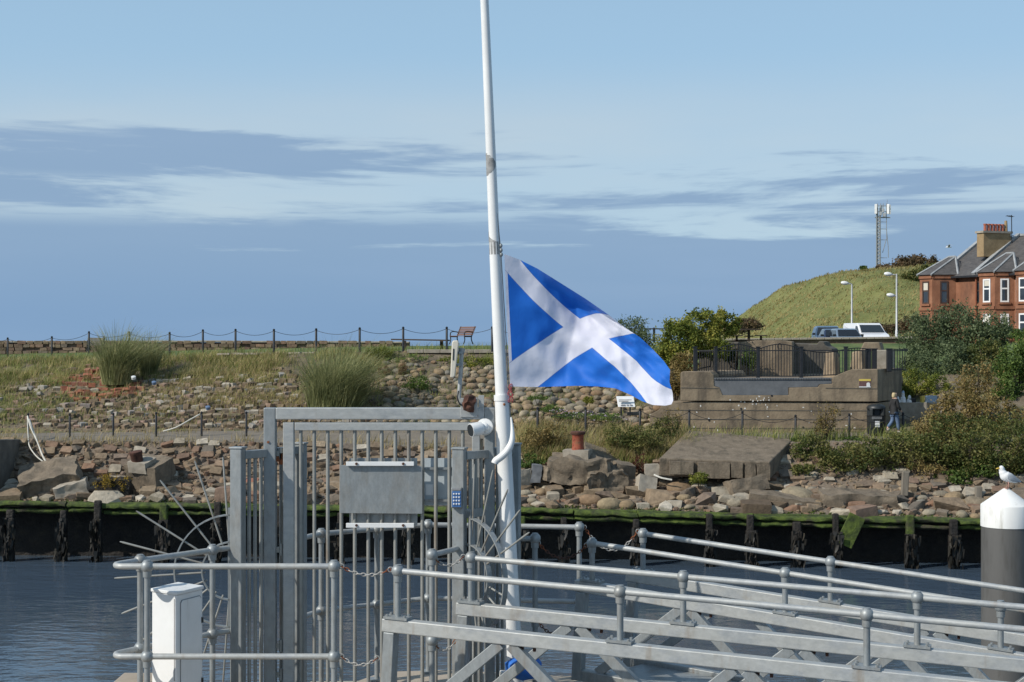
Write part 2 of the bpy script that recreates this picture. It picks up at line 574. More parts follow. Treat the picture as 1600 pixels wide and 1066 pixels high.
M['wood_slat'] = mat('bench_slat_wood', [(0.3, (.128, .060, .038)), (0.7, (.195, .104, .068))], scale=8, rough=0.75, stretch=(1, 6, 6))
M['wood_dark'] = mat('dark_stained_wood', [(0.3, (.03, .02, .014)), (0.7, (.06, .04, .028))], scale=6, rough=0.8)
M['wood_grey'] = mat('grey_weathered_wood', [(0.3, (.13, .11, .085)), (0.7, (.24, .21, .165))], scale=6, rough=0.9, stretch=(1, 1, .2))
M['infill'] = mat('grey_block_infill', [(0.3, (.101, .108, .115)), (0.7, (.162, .169, .176))], scale=2, rough=0.85, bump=0.3, bscale=12, bdist=0.02)
M['lichen'] = mat('yellow_lichen', [(0.25, (.14, .10, .03)), (0.5, (.34, .23, .03)), (0.75, (.46, .32, .05))], scale=9, rough=0.95, bump=0.8, bscale=20, bdist=0.05)
M['keypad_blue'] = mat('keypad_blue', [(0.3, (.05, .13, .32)), (0.7, (.07, .17, .38))], scale=12, rough=0.4)
M['print_grey'] = mat('printed_grey', [(0.3, (.2, .2, .2)), (0.7, (.3, .3, .3))], scale=8, rough=0.7)
M['yellow'] = mat('yellow_print', [(0.3, (.62, .47, .09)), (0.7, (.70, .54, .12))], scale=8, rough=0.6)
M['maroon'] = mat('maroon_print', [(0.3, (.12, .06, .055)), (0.7, (.17, .09, .08))], scale=8, rough=0.6)


# ================================================================== SETTING
# ------------------------------------------------------------------ water
def water_material():
    m = bpy.data.materials.new('harbour_water')
    m.use_nodes = True
    N, L = m.node_tree.nodes, m.node_tree.links
    b = N['Principled BSDF']
    b.inputs['Base Color'].default_value = (.058, .085, .118, 1)
    b.inputs['Roughness'].default_value = 0.06
    b.inputs['IOR'].default_value = 1.33
    g = N.new('ShaderNodeNewGeometry')
    hs = []
    for sc, st, d in ((0.55, (0.6, 1.0, 1), 3), (2.6, (0.55, 1.0, 1), 3), (0.07, (.5, 1, 1), 2)):
        mp = N.new('ShaderNodeMapping')
        mp.inputs['Scale'].default_value = st
        mp.inputs['Rotation'].default_value = (0, 0, 0.25)
        L.new(g.outputs['Position'], mp.inputs[0])
        t = N.new('ShaderNodeTexNoise')
        t.inputs['Scale'].default_value = sc
        t.inputs['Detail'].default_value = d
        L.new(mp.outputs[0], t.inputs['Vector'])
        hs.append(t.outputs['Fac'])
    # calmer and rougher lanes
    mr = N.new('ShaderNodeMapRange')
    mr.inputs['From Min'].default_value, mr.inputs['From Max'].default_value = .35, .65
    mr.inputs['To Min'].default_value, mr.inputs['To Max'].default_value = 0.12, 1.1
    L.new(hs[2], mr.inputs[0])
    b1 = N.new('ShaderNodeBump')
    b1.inputs['Distance'].default_value = 0.05
    L.new(mr.outputs[0], b1.inputs['Strength'])
    L.new(hs[0], b1.inputs['Height'])
    b2 = N.new('ShaderNodeBump')
    b2.inputs['Distance'].default_value = 0.03
    L.new(mr.outputs[0], b2.inputs['Strength'])
    L.new(hs[1], b2.inputs['Height'])
    L.new(b1.outputs[0], b2.inputs['Normal'])
    L.new(b2.outputs[0], b.inputs['Normal'])
    return m


M['water'] = water_material()
S = 20000
structure(link_mesh('water', [(-S, -S, 0), (S, -S, 0), (S, S, 0), (-S, S, 0)], [(0, 1, 2, 3)], M['water'], origin=(0, 0, 0)))

# ------------------------------------------------------------------ terraced bank across the harbour
LN = [
    [(-400, 777, 60.2), (0, 783, 59.5), (400, 788, 59), (800, 793, 58.6), (1200, 803, 58), (1600, 812, 57.4), (2000, 822, 57)],
    [(-400, 763, 61.5), (0, 762, 61.3), (400, 756, 61.3), (800, 757, 61.2), (1000, 757, 61), (1200, 764, 60.5), (1600, 776, 60), (2000, 780, 60)],
    [(-400, 688, 63), (0, 688, 63), (400, 691, 63), (800, 702, 63), (1000, 700, 63), (1100, 692, 63), (1300, 690, 63), (2000, 690, 63)],
    [(-400, 677, 65.8), (0, 677, 65.8), (400, 673, 65.8), (800, 669, 65.8), (1050, 676, 65.8), (2000, 676, 66)],
    [(-400, 568, 82), (0, 564, 80), (300, 557, 76), (600, 549, 74), (800, 548, 74), (1020, 547, 74), (1070, 600, 74), (1420, 600, 74), (1480, 585, 73), (2000, 570, 72)],
    [(-400, 555, 92), (0, 552, 92), (600, 541, 92), (1050, 538, 92), (1200, 537, 92), (2000, 536, 92)],
]


def line_pt(k, px):
    py, Y = knots(LN[k], px)
    return P(px, py, Y)


AMP = [0.16, 0.12, 0.02, 0.18, 0.05]


def surf(seg, px, t, amp=None):
    p = line_pt(seg, px).lerp(line_pt(seg + 1, px), t)
    a = AMP[seg] if amp is None else amp
    e = min(1.0, min(t, 1 - t) * 6)
    nv = mnoise.noise(p * 0.55) + 0.5 * mnoise.noise(p * 1.5 + Vector((9, 3, 1)))
    p = p + Vector((0, -0.4 * nv * a * e, nv * a * e))
    return p


def surf_n(seg, px, t):
    a = surf(seg, px - 4, t)
    b = surf(seg, px + 4, t)
    c = surf(seg, px, max(0, t - .04))
    d = surf(seg, px, min(1, t + .04))
    n = (b - a).cross(d - c)
    return n.normalized() if n.z > 0 or n.y < 0 else (-n).normalized()


def bank_sheet(name, seg, n, material, step=8, x0=-400, x1=2000):
    pxs = list(range(x0, x1 + 1, step))
    v, f = [], []
    for px in pxs:
        for j in range(n + 1):
            v.append(tuple(surf(seg, px, j / n)))
    for i in range(len(pxs) - 1):
        for j in range(n):
            a = i * (n + 1) + j
            f.append((a, a + n + 1, a + n + 2, a + 1))
    return structure(link_mesh(name, v, f, material, smooth=True, origin=(0, 0, 0)))


shore = bank_sheet('shore', 0, 10, M['shingle'])
quay_bank = bank_sheet('quay_bank', 1, 8, M['shingle'])
path_o = bank_sheet('path', 2, 4, M['path'])
upper_bank = bank_sheet('upper_bank', 3, 26, M['earth'])
promenade = bank_sheet('promenade', 4, 10, M['lawn'])

# low plain behind the promenade, to the right of the sea
v, f = [], []
nx, ny = 30, 16
for j in range(ny + 1):
    Y = 91.5 + 260 * (j / ny) ** 1.3
    for i in range(nx + 1):
        X = lerp(9.0 + (Y - 91) * 0.13, 190, i / nx)
        z = 8.2 - 0.5 * min(1, (Y - 91.5) / 5) + 0.05 * mnoise.noise(Vector((X * .2, Y * .2, 0)))
        v.append((X, Y, z))
for j in range(ny):
    for i in range(nx):
        a = j * (nx + 1) + i
        f.append((a, a + 1, a + nx + 2, a + nx + 1))
structure(link_mesh('ground', v, f, M['lawn'], smooth=True, origin=(0, 0, 0)))
structure(link_mesh('car_park', [(15, 97, 7.79), (60, 97, 7.79), (60, 124, 7.79), (17, 124, 7.79)], [(0, 1, 2, 3)], M['asphalt'], origin=(0, 0, 0)))

# ------------------------------------------------------------------ grassy hill
HK = [(20, 0.0), (28.6, 0.15), (31.2, 1.1), (33.6, 2.9), (36.9, 5.3), (40.3, 7.9), (43.5, 8.6), (47.5, 8.95), (56, 9.5), (72, 10.2), (100, 9), (130, 3), (150, 0)]


def hill_z(X, Y):
    h = knots(HK, X)[0]
    t = max(0.0, min(1.0, (Y - 128) / 64))
    g = (t * t * (3 - 2 * t)) ** 0.8
    t2 = max(0.0, min(1.0, (290 - Y) / 60))
    n = mnoise.noise(Vector((X * .12, Y * .12, 0))) * .75 + mnoise.noise(Vector((X * .4, Y * .4, 4))) * .4 + mnoise.noise(Vector((X * 1.1, Y * 1.1, 8))) * .1
    return 7.7 + (h + .8 * min(1, h)) * g * t2 + n * min(1, h * g / 2)


v, f = [], []
nx, ny = 170, 110
for j in range(ny + 1):
    Y = lerp(124, 292, j / ny)
    for i in range(nx + 1):
        X = lerp(18, 150, (i / nx) ** 1.4)
        v.append((X, Y, hill_z(X, Y)))
for j in range(ny):
    for i in range(nx):
        a = j * (nx + 1) + i
        f.append((a, a + 1, a + nx + 2, a + nx + 1))
structure(link_mesh('hill', v, f, M['hill'], smooth=True, origin=(0, 0, 0)))


# ------------------------------------------------------------------ blades and leaves (vectorised)
def blades(roots, h, w, lean, droop=0.35, wind=(0.25, 0.0)):
    """tapered bent blades; roots (n,3), h (n), w (n) -> verts, quads"""
    n = len(roots)
    a = rng.uniform(0, 2 * np.pi, n)
    side = np.stack([np.cos(a), np.sin(a), np.zeros(n)], 1)
    b = rng.uniform(0, 2 * np.pi, n)
    ld = np.stack([np.cos(b) + wind[0] * 2, np.sin(b) + wind[1] * 2, np.zeros(n)], 1) * (lean * rng.uniform(.3, 1, n))[:, None]
    up = np.array([0, 0, 1.0])
    rows = []
    for t, wt in ((0.0, 1.0), (0.45, 0.85), (0.8, 0.5), (1.0, 0.08)):
        c = roots + up * (h * (t - droop * lean * t * t * .5))[:, None] + ld * (h * t * t)[:, None]
        rows.append(c - side * (w * wt / 2)[:, None])
        rows.append(c + side * (w * wt / 2)[:, None])
    v = np.stack(rows, 1).reshape(-1, 3)
    base = (np.arange(n) * 8)[:, None]
    fs = []
    for k in range(3):
        fs.append(base + np.array([[2 * k, 2 * k + 1, 2 * k + 3, 2 * k + 2]]))
    f = np.stack(fs, 1).reshape(-1, 4)
    return v, f


def leaves(c, size, up_bias=0.5, aspect=0.55):
    """rhombic leaves centred on c (n,3)"""
    n = len(c)
    nrm = rng.normal(size=(n, 3))
    nrm /= np.linalg.norm(nrm, axis=1)[:, None]
    nrm += np.array([0, -.2, 1.0]) * up_bias
    nrm /= np.linalg.norm(nrm, axis=1)[:, None]
    d = rng.normal(size=(n, 3))
    d -= nrm * (d * nrm).sum(1)[:, None]
    d /= np.linalg.norm(d, axis=1)[:, None]
    e = np.cross(nrm, d)
    s = (size * rng.uniform(.6, 1.35, n))[:, None]
    v = np.stack([c - d * s * .5, c + e * s * aspect * .5, c + d * s * .5, c - e * s * aspect * .5], 1).reshape(-1, 3)
    f = (np.arange(n) * 4)[:, None] + np.array([[0, 1, 2, 3]])
    return v, f


def clump_points(centre, radii, n, K, sig, shell=0.5):
    """points clustered in K clumps inside an ellipsoid"""
    d = rng.normal(size=(K, 3))
    d /= np.linalg.norm(d, axis=1)[:, None]
    r = rng.uniform(shell ** 2, 1, K) ** 0.5
    cc = d * r[:, None]
    cc[:, 2] = np.where(cc[:, 2] < -0.55, -0.55 * rng.uniform(0, 1, K), cc[:, 2])
    w = rng.uniform(.4, 1.6, K)
    idx = rng.choice(K, n, p=w / w.sum())
    p = cc[idx] + rng.normal(size=(n, 3)) * (sig * rng.uniform(.6, 1.3, K)[idx])[:, None]
    return np.array(centre)[None] + p * np.array(radii)[None]


def bush(name, label, lobes, leaf, n, material, cat='bush', stems=8, up=0.5, K=46, sig=0.14, stem_mat=None, group=None, aspect=.55, shell=.5, ground_py=None):
    """lobes: (px, py, Y, rx_px, rz_px[, ry metres])"""
    pts = []
    tot = sum(l[3] * l[4] for l in lobes)
    st = MB()
    base = None
    for l in lobes:
        px, py, Y, rx, rz = l[:5]
        k = Y / FPX
        c = P(px, py, Y)
        ry = l[5] if len(l) > 5 else rx * k * 0.8
        pts.append(clump_points(c, (rx * k, ry, rz * k), max(20, int(n * l[3] * l[4] / tot)), K, sig, shell))
        foot = P(px, ground_py if ground_py else py + rz * 1.0, Y)
        if base is None:
            base = foot
        else:
            st.tube([prev_foot - Vector((0, 0, .1)), foot - Vector((0, 0, .1))], .03, 5)
        prev_foot = foot
        for _ in range(max(2, int(stems * l[3] * l[4] / tot + .5))):
            d = Vector((random.uniform(-.8, .8) * rx * k, random.uniform(-.8, .8) * ry, random.uniform(.1, .85) * rz * k))
            q = c + d
            mid = foot.lerp(q, .5) + Vector((random.uniform(-.12, .12), 0, .06)) * rz * k
            r0 = 0.012 + 0.014 * rz * k
            st.tube([foot + Vector((d.x * .15, 0, -.15)), mid, q], [r0, r0 * .7, r0 * .25], 5)
    t = thing(name, label, cat, base, group)
    v, f = leaves(np.concatenate(pts), leaf, up, aspect)
    link_mesh('foliage', v, f, material, t)
    st.build('stem', stem_mat or M['twig'], t)
    return t


def tussock(name, label, px, py_base, Y, w_px, h_px, n, material, wind=0.35, cat='grass tussock', bw=0.022, lean=0.42):
    k = Y / FPX
    c = P(px, py_base, Y)
    r = np.sqrt(rng.uniform(0, 1, n)) * w_px * k * 0.36
    a = rng.uniform(0, 2 * np.pi, n)
    roots = np.stack([c.x + r * np.cos(a), c.y + r * np.sin(a) * .8, np.full(n, c.z - .1)], 1)
    h = h_px * k * rng.uniform(.35, 1.25, n)
    # blades lean outwards from the middle
    v, f = blades(roots, h, np.full(n, bw) * rng.uniform(.6, 1.4, n), lean * rng.uniform(.2, 1.9, n), droop=.5, wind=(wind, 0))
    vv = v.reshape(n, 8, 3)
    out = np.stack([np.cos(a), np.sin(a) * .6, np.zeros(n)], 1) * (r / (w_px * k * .36))[:, None]
    for q, t in ((2, .2), (3, .2), (4, .62), (5, .62), (6, 1.0), (7, 1.0)):
        vv[:, q] += out * (h * t * .38)[:, None]
        vv[:, q, 2] -= (h * t * t * .3 * (r / (w_px * k * .36)) ** 2)
    o = link_mesh(name, vv.reshape(-1, 3), f, material)
    return tag(o, label, cat)


M['twig'] = mat('brown_twigs', [(0.3, (.05, .035, .022)), (0.7, (.11, .08, .05))], scale=6, rough=0.9)
M['leaf_green'] = leaf_mat('leaf_yellow_green', [(0.15, (.048, .074, .014)), (0.45, (.122, .154, .025)), (0.7, (.228, .244, .041)), (0.95, (.358, .326, .070))])
M['leaf_dark'] = leaf_mat('leaf_dark_green', [(0.15, (.028, .048, .012)), (0.5, (.068, .112, .025)), (0.9, (.145, .205, .046))])
M['leaf_bright'] = leaf_mat('leaf_mid_green', [(0.15, (.037, .070, .016)), (0.5, (.085, .139, .031)), (0.9, (.171, .232, .054))])
M['leaf_grey'] = leaf_mat('leaf_grey_green', [(0.15, (.042, .057, .027)), (0.5, (.094, .125, .056)), (0.9, (.174, .214, .104))])
M['leaf_brown'] = leaf_mat('leaf_autumn_brown', [(0.1, (.054, .043, .019)), (0.4, (.155, .132, .039)), (0.65, (.248, .171, .062)), (0.95, (.372, .295, .124))])
M['leaf_mix'] = leaf_mat('leaf_bramble', [(0.1, (.032, .051, .015)), (0.45, (.077, .106, .027)), (0.7, (.147, .143, .041)), (0.95, (.265, .247, .088))])
M['leaf_rust'] = leaf_mat('leaf_windswept', [(0.1, (.039, .034, .019)), (0.5, (.101, .078, .040)), (0.9, (.202, .132, .070))])
M['grass_green'] = leaf_mat('grass_green_blades', [(0.1, (.078, .100, .024)), (0.45, (.155, .192, .048)), (0.75, (.279, .293, .088)), (1.0, (.419, .402, .147))], .3)
M['grass_pampas'] = leaf_mat('grass_pampas_blades', [(0.1, (.09, .11, .04)), (0.4, (.18, .20, .08)), (0.7, (.30, .31, .14)), (1.0, (.45, .43, .21))], .3)
M['grass_dry'] = leaf_mat('grass_dry_blades', [(0.1, (.155, .132, .054)), (0.4, (.295, .240, .109)), (0.7, (.434, .341, .163)), (1.0, (.558, .449, .232))], .3)
M['grass_hill'] = leaf_mat('grass_hill_blades', [(0.1, (.125, .11, .038)), (0.4, (.215, .185, .064)), (0.7, (.32, .255, .10)), (1.0, (.42, .335, .15))], .3, ns=.16)


# ------------------------------------------------------------------ rocks
def rock_meshes(kind, count, material):
    out = []
    for i in range(count):
        bm = bmesh.new()
        if kind == 'angular':
            pts = []
            for _ in range(16):
                p = Vector((random.uniform(-1, 1), random.uniform(-1, 1), random.uniform(-1, 1)))
                m_ = max(abs(c) for c in p)
                p = p / m_ * random.uniform(.72, 1.0) if m_ > 0 else p
                pts.append(p * .5)
            for p in pts:
                bm.verts.new(p)
            r = bmesh.ops.convex_hull(bm, input=bm.verts)
            bmesh.ops.delete(bm, geom=list({g for g in r['geom_interior'] + r['geom_unused'] if isinstance(g, bmesh.types.BMVert)}), context='VERTS')
        elif kind == 'block':
            for sx in (-1, 1):
                for sy in (-1, 1):
                    for sz in (-1, 1):
                        j = Vector((random.uniform(.8, 1), random.uniform(.8, 1), random.uniform(.8, 1)))
                        b_ = random.uniform(.12, .3)
                        for ax in range(3):
                            q = Vector((sx * j.x, sy * j.y, sz * j.z)) * .5
                            q[ax] *= 1 - b_
                            bm.verts.new(q)
            bmesh.ops.convex_hull(bm, input=bm.verts)
        else:
            bmesh.ops.create_icosphere(bm, subdivisions=2, radius=.5)
            for vtx in bm.verts:
                vtx.co *= 1 + .22 * mnoise.noise(vtx.co * 2.2 + Vector((i * 7, 1, 2)))
        bmesh.ops.recalc_face_normals(bm, faces=bm.faces)
        me = bpy.data.meshes.new('stone')
        bm.to_mesh(me)
        bm.free()
        me.materials.append(material)
        if kind == 'round':
            me.polygons.foreach_set('use_smooth', [True] * len(me.polygons))
        out.append(me)
    return out


ROCK = {}
for k in ('stone', 'pale', 'reds', 'pink'):
    ROCK['angular', k] = rock_meshes('angular', 7, M[k])
    ROCK['block', k] = rock_meshes('block', 6, M[k])
ROCK['round', 'cobble'] = rock_meshes('round', 9, M['cobble'])
ROCK['round', 'stone'] = rock_meshes('round', 5, M['stone'])


def place_stone(parent, me, p, n, s, up_tilt=0.5, name='stone', spin=None):
    o = bpy.data.objects.new(name, me)
    COL.objects.link(o)
    o.parent = parent
    o.location = p
    z = (Vector((0, 0, 1)) * (1 - up_tilt) + n * up_tilt).normalized()
    q = z.to_track_quat('Z', 'Y').to_matrix()
    # keep long side roughly along the bank
    x = Vector((1, 0, 0))
    x = (x - z * x.dot(z)).normalized()
    y = z.cross(x)
    R = Matrix((x, y, z)).transposed()
    R = R @ Matrix.Rotation(spin if spin is not None else random.uniform(-.5, .5), 3, 'Z') @ Matrix.Rotation(random.uniform(-.2, .2), 3, 'X')
    o.rotation_euler = R.to_euler()
    o.scale = s
    return o


def stone_bits(name, parent, items, material, kind='angular'):
    """many small stones joined: items = (pos, size, normal)"""
    src = [m_ for m_ in ROCK[kind, 'stone']]
    vs_, fs_, off = [], [], 0
    for p, s, nn in items:
        me = random.choice(src)
        c = np.array([q.co for q in me.vertices])
        R = np.array(Matrix.Rotation(random.uniform(0, 6.28), 3, 'Z') @ Matrix.Rotation(random.uniform(-.4, .4), 3, 'X'))
        c = (c * np.array([s * random.uniform(.8, 1.5), s * random.uniform(.7, 1.1), s * random.uniform(.5, .9)])) @ R.T + np.array(p)
        vs_.append(c)
        fs_ += [tuple(i + off for i in q.vertices) for q in me.polygons]
        off += len(c)
    o = link_mesh(name, np.concatenate(vs_), fs_, material, parent)
    o['kind'] = 'stuff'
    return o


# ---- shore rubble (between the timber wall and the quay bank)
cand = []
for _ in range(5200):
    px = random.uniform(-60, 1660)
    t = random.uniform(0.02, 1.0)
    cand.append((px, t))
placed = []
n_st = 0
bits = []
for px, t in cand:
    p = surf(0, px, t)
    big = random.random()
    s = random.choice((.3, .36, .45, .55, .7)) if big < .75 else random.uniform(.7, 1.15)
    if 690 < px < 870 or px < 150:
        s *= .85
    if any((p - q).length < .42 * (s + r) for q, r in placed):
        continue
    placed.append((p, s))
placed.sort(key=lambda a: -a[1])
for i, (p, s) in enumerate(placed):
    px = p.x / p.y * FPX + 800
    nn = Vector((0, -.4, .9)).normalized()
    if i < 300:
        k = random.choices(('stone', 'pale', 'pink', 'reds'), (6, 2.2, .5, .25 if px < 420 else .03))[0]
        kd = random.choices(('angular', 'block'), (3, 1.2))[0]
        if px > 800 and random.random() < .25:
            kd, k = 'round', 'cobble'
        place_stone(shore, random.choice(ROCK[kd, k]), p + Vector((0, 0, s * .12)), nn, (s * random.uniform(1, 1.5), s * random.uniform(.8, 1.1), s * random.uniform(.55, .85)), .5)
    else:
        bits.append((p + Vector((0, 0, s * .1)), s * .9, nn))
for _ in range(2600):
    px, t = random.uniform(-60, 1660), random.uniform(0, 1)
    bits.append((surf(0, px, t), random.uniform(.08, .24), None))
stone_bits('rubble_bits', shore, bits, M['stone_i'])

# ---- quay bank: coursed random masonry, fallen in places
rows = 7
items = []
for r in range(rows):
    t = (r + .5) / rows
    px = -60 + random.uniform(0, 10)
    while px < 850:
        wpx = random.uniform(9, 22)
        items.append((px + wpx / 2, t + random.uniform(-.04, .04), wpx, r))
        px += wpx * random.uniform(.92, 1.06)
px = 850
for _ in range(330):
    items.append((random.uniform(850, 1640), random.uniform(0.0, .6), random.uniform(9, 26), 0))
random.shuffle(items)
items.sort(key=lambda a: -a[2])
bits = []
for i, (px, t, wpx, r) in enumerate(items):
    p = surf(1, px, min(.98, max(.02, t)))
    nn = surf_n(1, px, min(.95, max(.05, t)))
    s = wpx * p.y / FPX
    hgt = random.uniform(.26, .36)
    if i < 300:
        k = random.choices(('stone', 'pink', 'pale', 'reds'), (6, 1.0, 1.8, .25 if px < 420 else .04))[0]
        o = place_stone(quay_bank, random.choice(ROCK['block' if random.random() < .55 else 'angular', k]), p - nn * .03, nn, (s * 1.06, hgt * random.uniform(.9, 1.3), .34 + random.uniform(-.06, .12)), 1.0, spin=random.uniform(-.16, .16))
    else:
        bits.append((p, s * .95, nn))
for _ in range(2400):
    px, t = random.uniform(-60, 1640), random.uniform(0, 1)
    bits.append((surf(1, px, t), random.uniform(.08, .2), None))
stone_bits('small_masonry', quay_bank, bits, M['stone_i'])

# ---- upper bank: pitched blocks at the left, cobbles towards the middle
items = []


def bank_t(px, py):
    a, b = knots(LN[3], px)[0], knots(LN[4], px)[0]
    return (a - py) / (a - b)


py = 668
while py > 566:
    px = -20 + random.uniform(0, 10)
    while px < 1040:
        left = px < 590
        w = random.uniform(7, 14) if left else random.uniform(10, 21)
        ok = True
        if left:
            lim = knots([(0, 612), (90, 590), (130, 580), (215, 592), (290, 592), (340, 600), (420, 582), (590, 585)], px)[0]
            ok = py > lim + random.uniform(-8, 8) and random.random() < (.97 if px > 75 else .55)
            if 455 < px < 590:
                ok = ok and py > 640
        else:
            ok = random.random() < .93
            if py < 575 + 10 * math.sin(px * .05):
                ok = ok and random.random() < .4
        if ok:
            items.append((px + w / 2, py + random.uniform(-2, 2), w, left))
        px += w * random.uniform(.9, 1.04)
    py -= 6.6 if py > 620 else 7.6
items.sort(key=lambda a: -a[2] * (1.0 if a[3] else .8))
M['bank_i'] = mat('bank_block_mix', STONE[:5] + [(0.7, (.30, .2, .155)), (0.82, (.25, .24, .22)), (1.0, (.40, .35, .28))], scale=5, detail=8, rough=.93, rand='island', vary=.35, bump=.5, bscale=14, bdist=.04)
bits_b, bits_c = [], []
for i, (px, py, w, left) in enumerate(items):
    t = min(.99, max(.01, bank_t(px, py)))
    p = surf(3, px, t)
    nn = surf_n(3, px, t)
    s = w * p.y / FPX
    red = left and ((px - 150) / 75) ** 2 + ((py - 608) / 24) ** 2 < 1
    if i < 300:
        if left:
            k = 'reds' if red and random.random() < .85 else random.choices(('stone', 'pale', 'pink', 'reds'), (3.5, 4 if py < 625 else 2.2, .8 if py < 625 else 2.2, .15))[0]
            place_stone(upper_bank, random.choice(ROCK['block', k]), p, nn, (s, .26 * random.uniform(.8, 1.3), .3), .9, spin=random.uniform(-.15, .15))
        else:
            place_stone(upper_bank, random.choice(ROCK['round', 'cobble']), p + nn * .03, nn, (s * 1.05, .36 * random.uniform(.8, 1.2), .34), .9)
    else:
        (bits_b if left else bits_c).append((p + nn * .03, s * 1.0, red))
stone_bits('pitched_blocks', upper_bank, [b for b in bits_b if not b[2]], M['bank_i'], 'block')
stone_bits('red_blocks', upper_bank, [b for b in bits_b if b[2]] or bits_b[:3], M['reds_i'], 'block')
stone_bits('cobbles', upper_bank, bits_c, M['cobble_i'], 'round')
bits = []
for _ in range(3800):
    px = random.uniform(-60, 1040)
    t = random.uniform(0, .62 if px < 590 else 1)
    bits.append((surf(3, px, t), random.uniform(.07, .2), None))
stone_bits('loose_stones', upper_bank, bits, M['stone_i'])

# ------------------------------------------------------------------ timber piling wall along the water
tw = thing('timber_piling_wall', 'dark weed-hung timber piling wall with mossy green top beams along the water', 'sea wall', (0, 58, 0))
wb = MB()
pxs = list(range(-400, 2001, 50))
for a, b in zip(pxs, pxs[1:]):
    pa, pb = line_pt(0, a), line_pt(0, b)
    for d0, d1 in ((0.75, 1.0),):
        wb.hexa([(pa.x, pa.y + d0, -2), (pb.x, pb.y + d0, -2), (pb.x, pb.y + d1, -2), (pa.x, pa.y + d1, -2),
                 (pa.x, pa.y + d0, pa.z - .12), (pb.x, pb.y + d0, pb.z - .12), (pb.x, pb.y + d1, pb.z - .12), (pa.x, pa.y + d1, pa.z - .12)])
wb.build('board_wall', M['weed_timber'], tw)
seg_px = [-400, -250, -130, -20, 110, 165, 262, 350, 470, 600, 730, 800, 895, 995, 1100, 1172, 1330, 1415, 1490, 1620, 1760, 2000]
for a, b in zip(seg_px, seg_px[1:]):
    for lev, (dz, hh, ww) in enumerate(((-.08, .20, .40), (-.30, .17, .30))):
        pa, pb = line_pt(0, a + 1), line_pt(0, b - 1)
        off = Vector((0, -.42 + .06 * lev + random.uniform(-.04, .04), dz + random.uniform(-.04, .03)))
        n = max(6, int((pb - pa).length / .22))
        vs_, fs_ = [], []
        k = 8
        for i in range(n + 1):
            c = pa.lerp(pb, i / n) + off
            for q in range(k):
                an_ = 2 * math.pi * (q + .5) / k
                sx_, sz_ = math.cos(an_), math.sin(an_)
                mm_ = max(abs(sx_), abs(sz_)) ** .7
                d_ = Vector((0, sx_ / mm_ * ww / 2, sz_ / mm_ * hh / 2))
                p_ = c + d_
                vs_.append(p_ + mnoise.noise_vector(p_ * 2.3) * .07 + mnoise.noise_vector(p_ * 6) * .035)
        for i in range(n):
            for q in range(k):
                fs_.append((i * k + q, i * k + (q + 1) % k, (i + 1) * k + (q + 1) % k, (i + 1) * k + q))
        fs_ += [tuple(range(k)), tuple(n * k + q for q in reversed(range(k)))]
        bm_ = MB().add(vs_, fs_)
        bm_.build('beam', M['moss'], tw, smooth=True, auto=60)
    # moss-covered ledge planks behind the beam
    pl = MB()
    pa, pb = line_pt(0, a), line_pt(0, b)
    pl.bar(pa + Vector((0, .05, -.04)), pb + Vector((0, .05, -.04)), .62, .12)
    pl.build('ledge_plank', M['moss'], tw, bevel=.03)
pile_px = [-330, -200, -90, 25, 107, 160, 262, 345, 440, 535, 640, 735, 815, 880, 992, 1105, 1168, 1240, 1300, 1415, 1482, 1560, 1650, 1760, 1900]
wv, wf = [], []
for px in pile_px:
    p = line_pt(0, px)
    top = p.z + random.choice((.02, .14, .22, -.25, -.25, -.2))
    w = random.uniform(.28, .42)
    lean = random.uniform(-.06, .06)
    pb_ = MB()
    pb_.bar((p.x + lean, p.y - .72, -2), (p.x, p.y - .68, p.z - .55), w, w * .9, up=(0, 1, 0))
    pl = pb_.build('pile', M['weed_timber'], tw, bevel=.05)
    hb = MB()
    hb.bar((p.x, p.y - .66, p.z - .6), (p.x, p.y - .62, top), w * .8, w * .75, up=(0, 1, 0))
    hb.build('pile_head', M['moss'] if random.random() < .4 else M['weed_timber'], tw, bevel=.05)
    n = 70
    rt = np.stack([p.x + rng.uniform(-w * .7, w * .7, n), p.y - .72 - rng.uniform(.1, .4, n), rng.uniform(.05, max(.3, p.z - .5), n)], 1)
    vv, ff = blades(rt, -rng.uniform(.15, .5, n), rng.uniform(.06, .16, n), np.full(n, .25))
    wf.append(ff + sum(len(x) for x in wv))
    wv.append(vv)
o = link_mesh('hanging_weed', np.concatenate(wv), np.concatenate(wf), M['weed'], tw)
o['kind'] = 'stuff'
# a slimed green plank leaning against the wall
lp = MB()
lp.bar(P(1318, 852, 57.0), P(1340, 806, 56.95), .62, .12, up=(0, -1, .2))
o = lp.build('leaning_plank', M['moss'], bevel=.02)
tag(o, 'wide slimy green plank leaning against the dark timber wall', 'plank')

# ------------------------------------------------------------------ sea wall behind the promenade
swall = thing('sea_wall', 'low brown rubble sea wall along the far edge of the promenade at left', 'wall', P(250, 553, 90))
sw = MB()
cp = MB()
for i in range(26):
    a, b = lerp(-430, 640, i / 26), lerp(-430, 640, (i + 1) / 26)
    ya = knots([(-430, 534), (300, 532.5), (640, 534)], a)[0]
    pa, pb = P(a, ya + 2.5, 90.5), P(b, ya + 2.5, 90.5)
    sw.hexa([(pa.x, 90.2, 7.2), (pb.x, 90.2, 7.2), (pb.x, 91, 7.2), (pa.x, 91, 7.2), (pa.x, 90.25, pa.z), (pb.x, 90.25, pb.z), (pb.x, 91, pb.z), (pa.x, 91, pa.z)])
    c = MB()
    c.box(((pa.x + pb.x) / 2, 90.6, pa.z + .055 + random.uniform(-.01, .01)), (pb.x - pa.x - .02, .95, .1))
    c.build('coping_stone', M['concrete_pale'], swall, bevel=.02)
sw.build('wall_core', M['seawall'], swall)
items = []
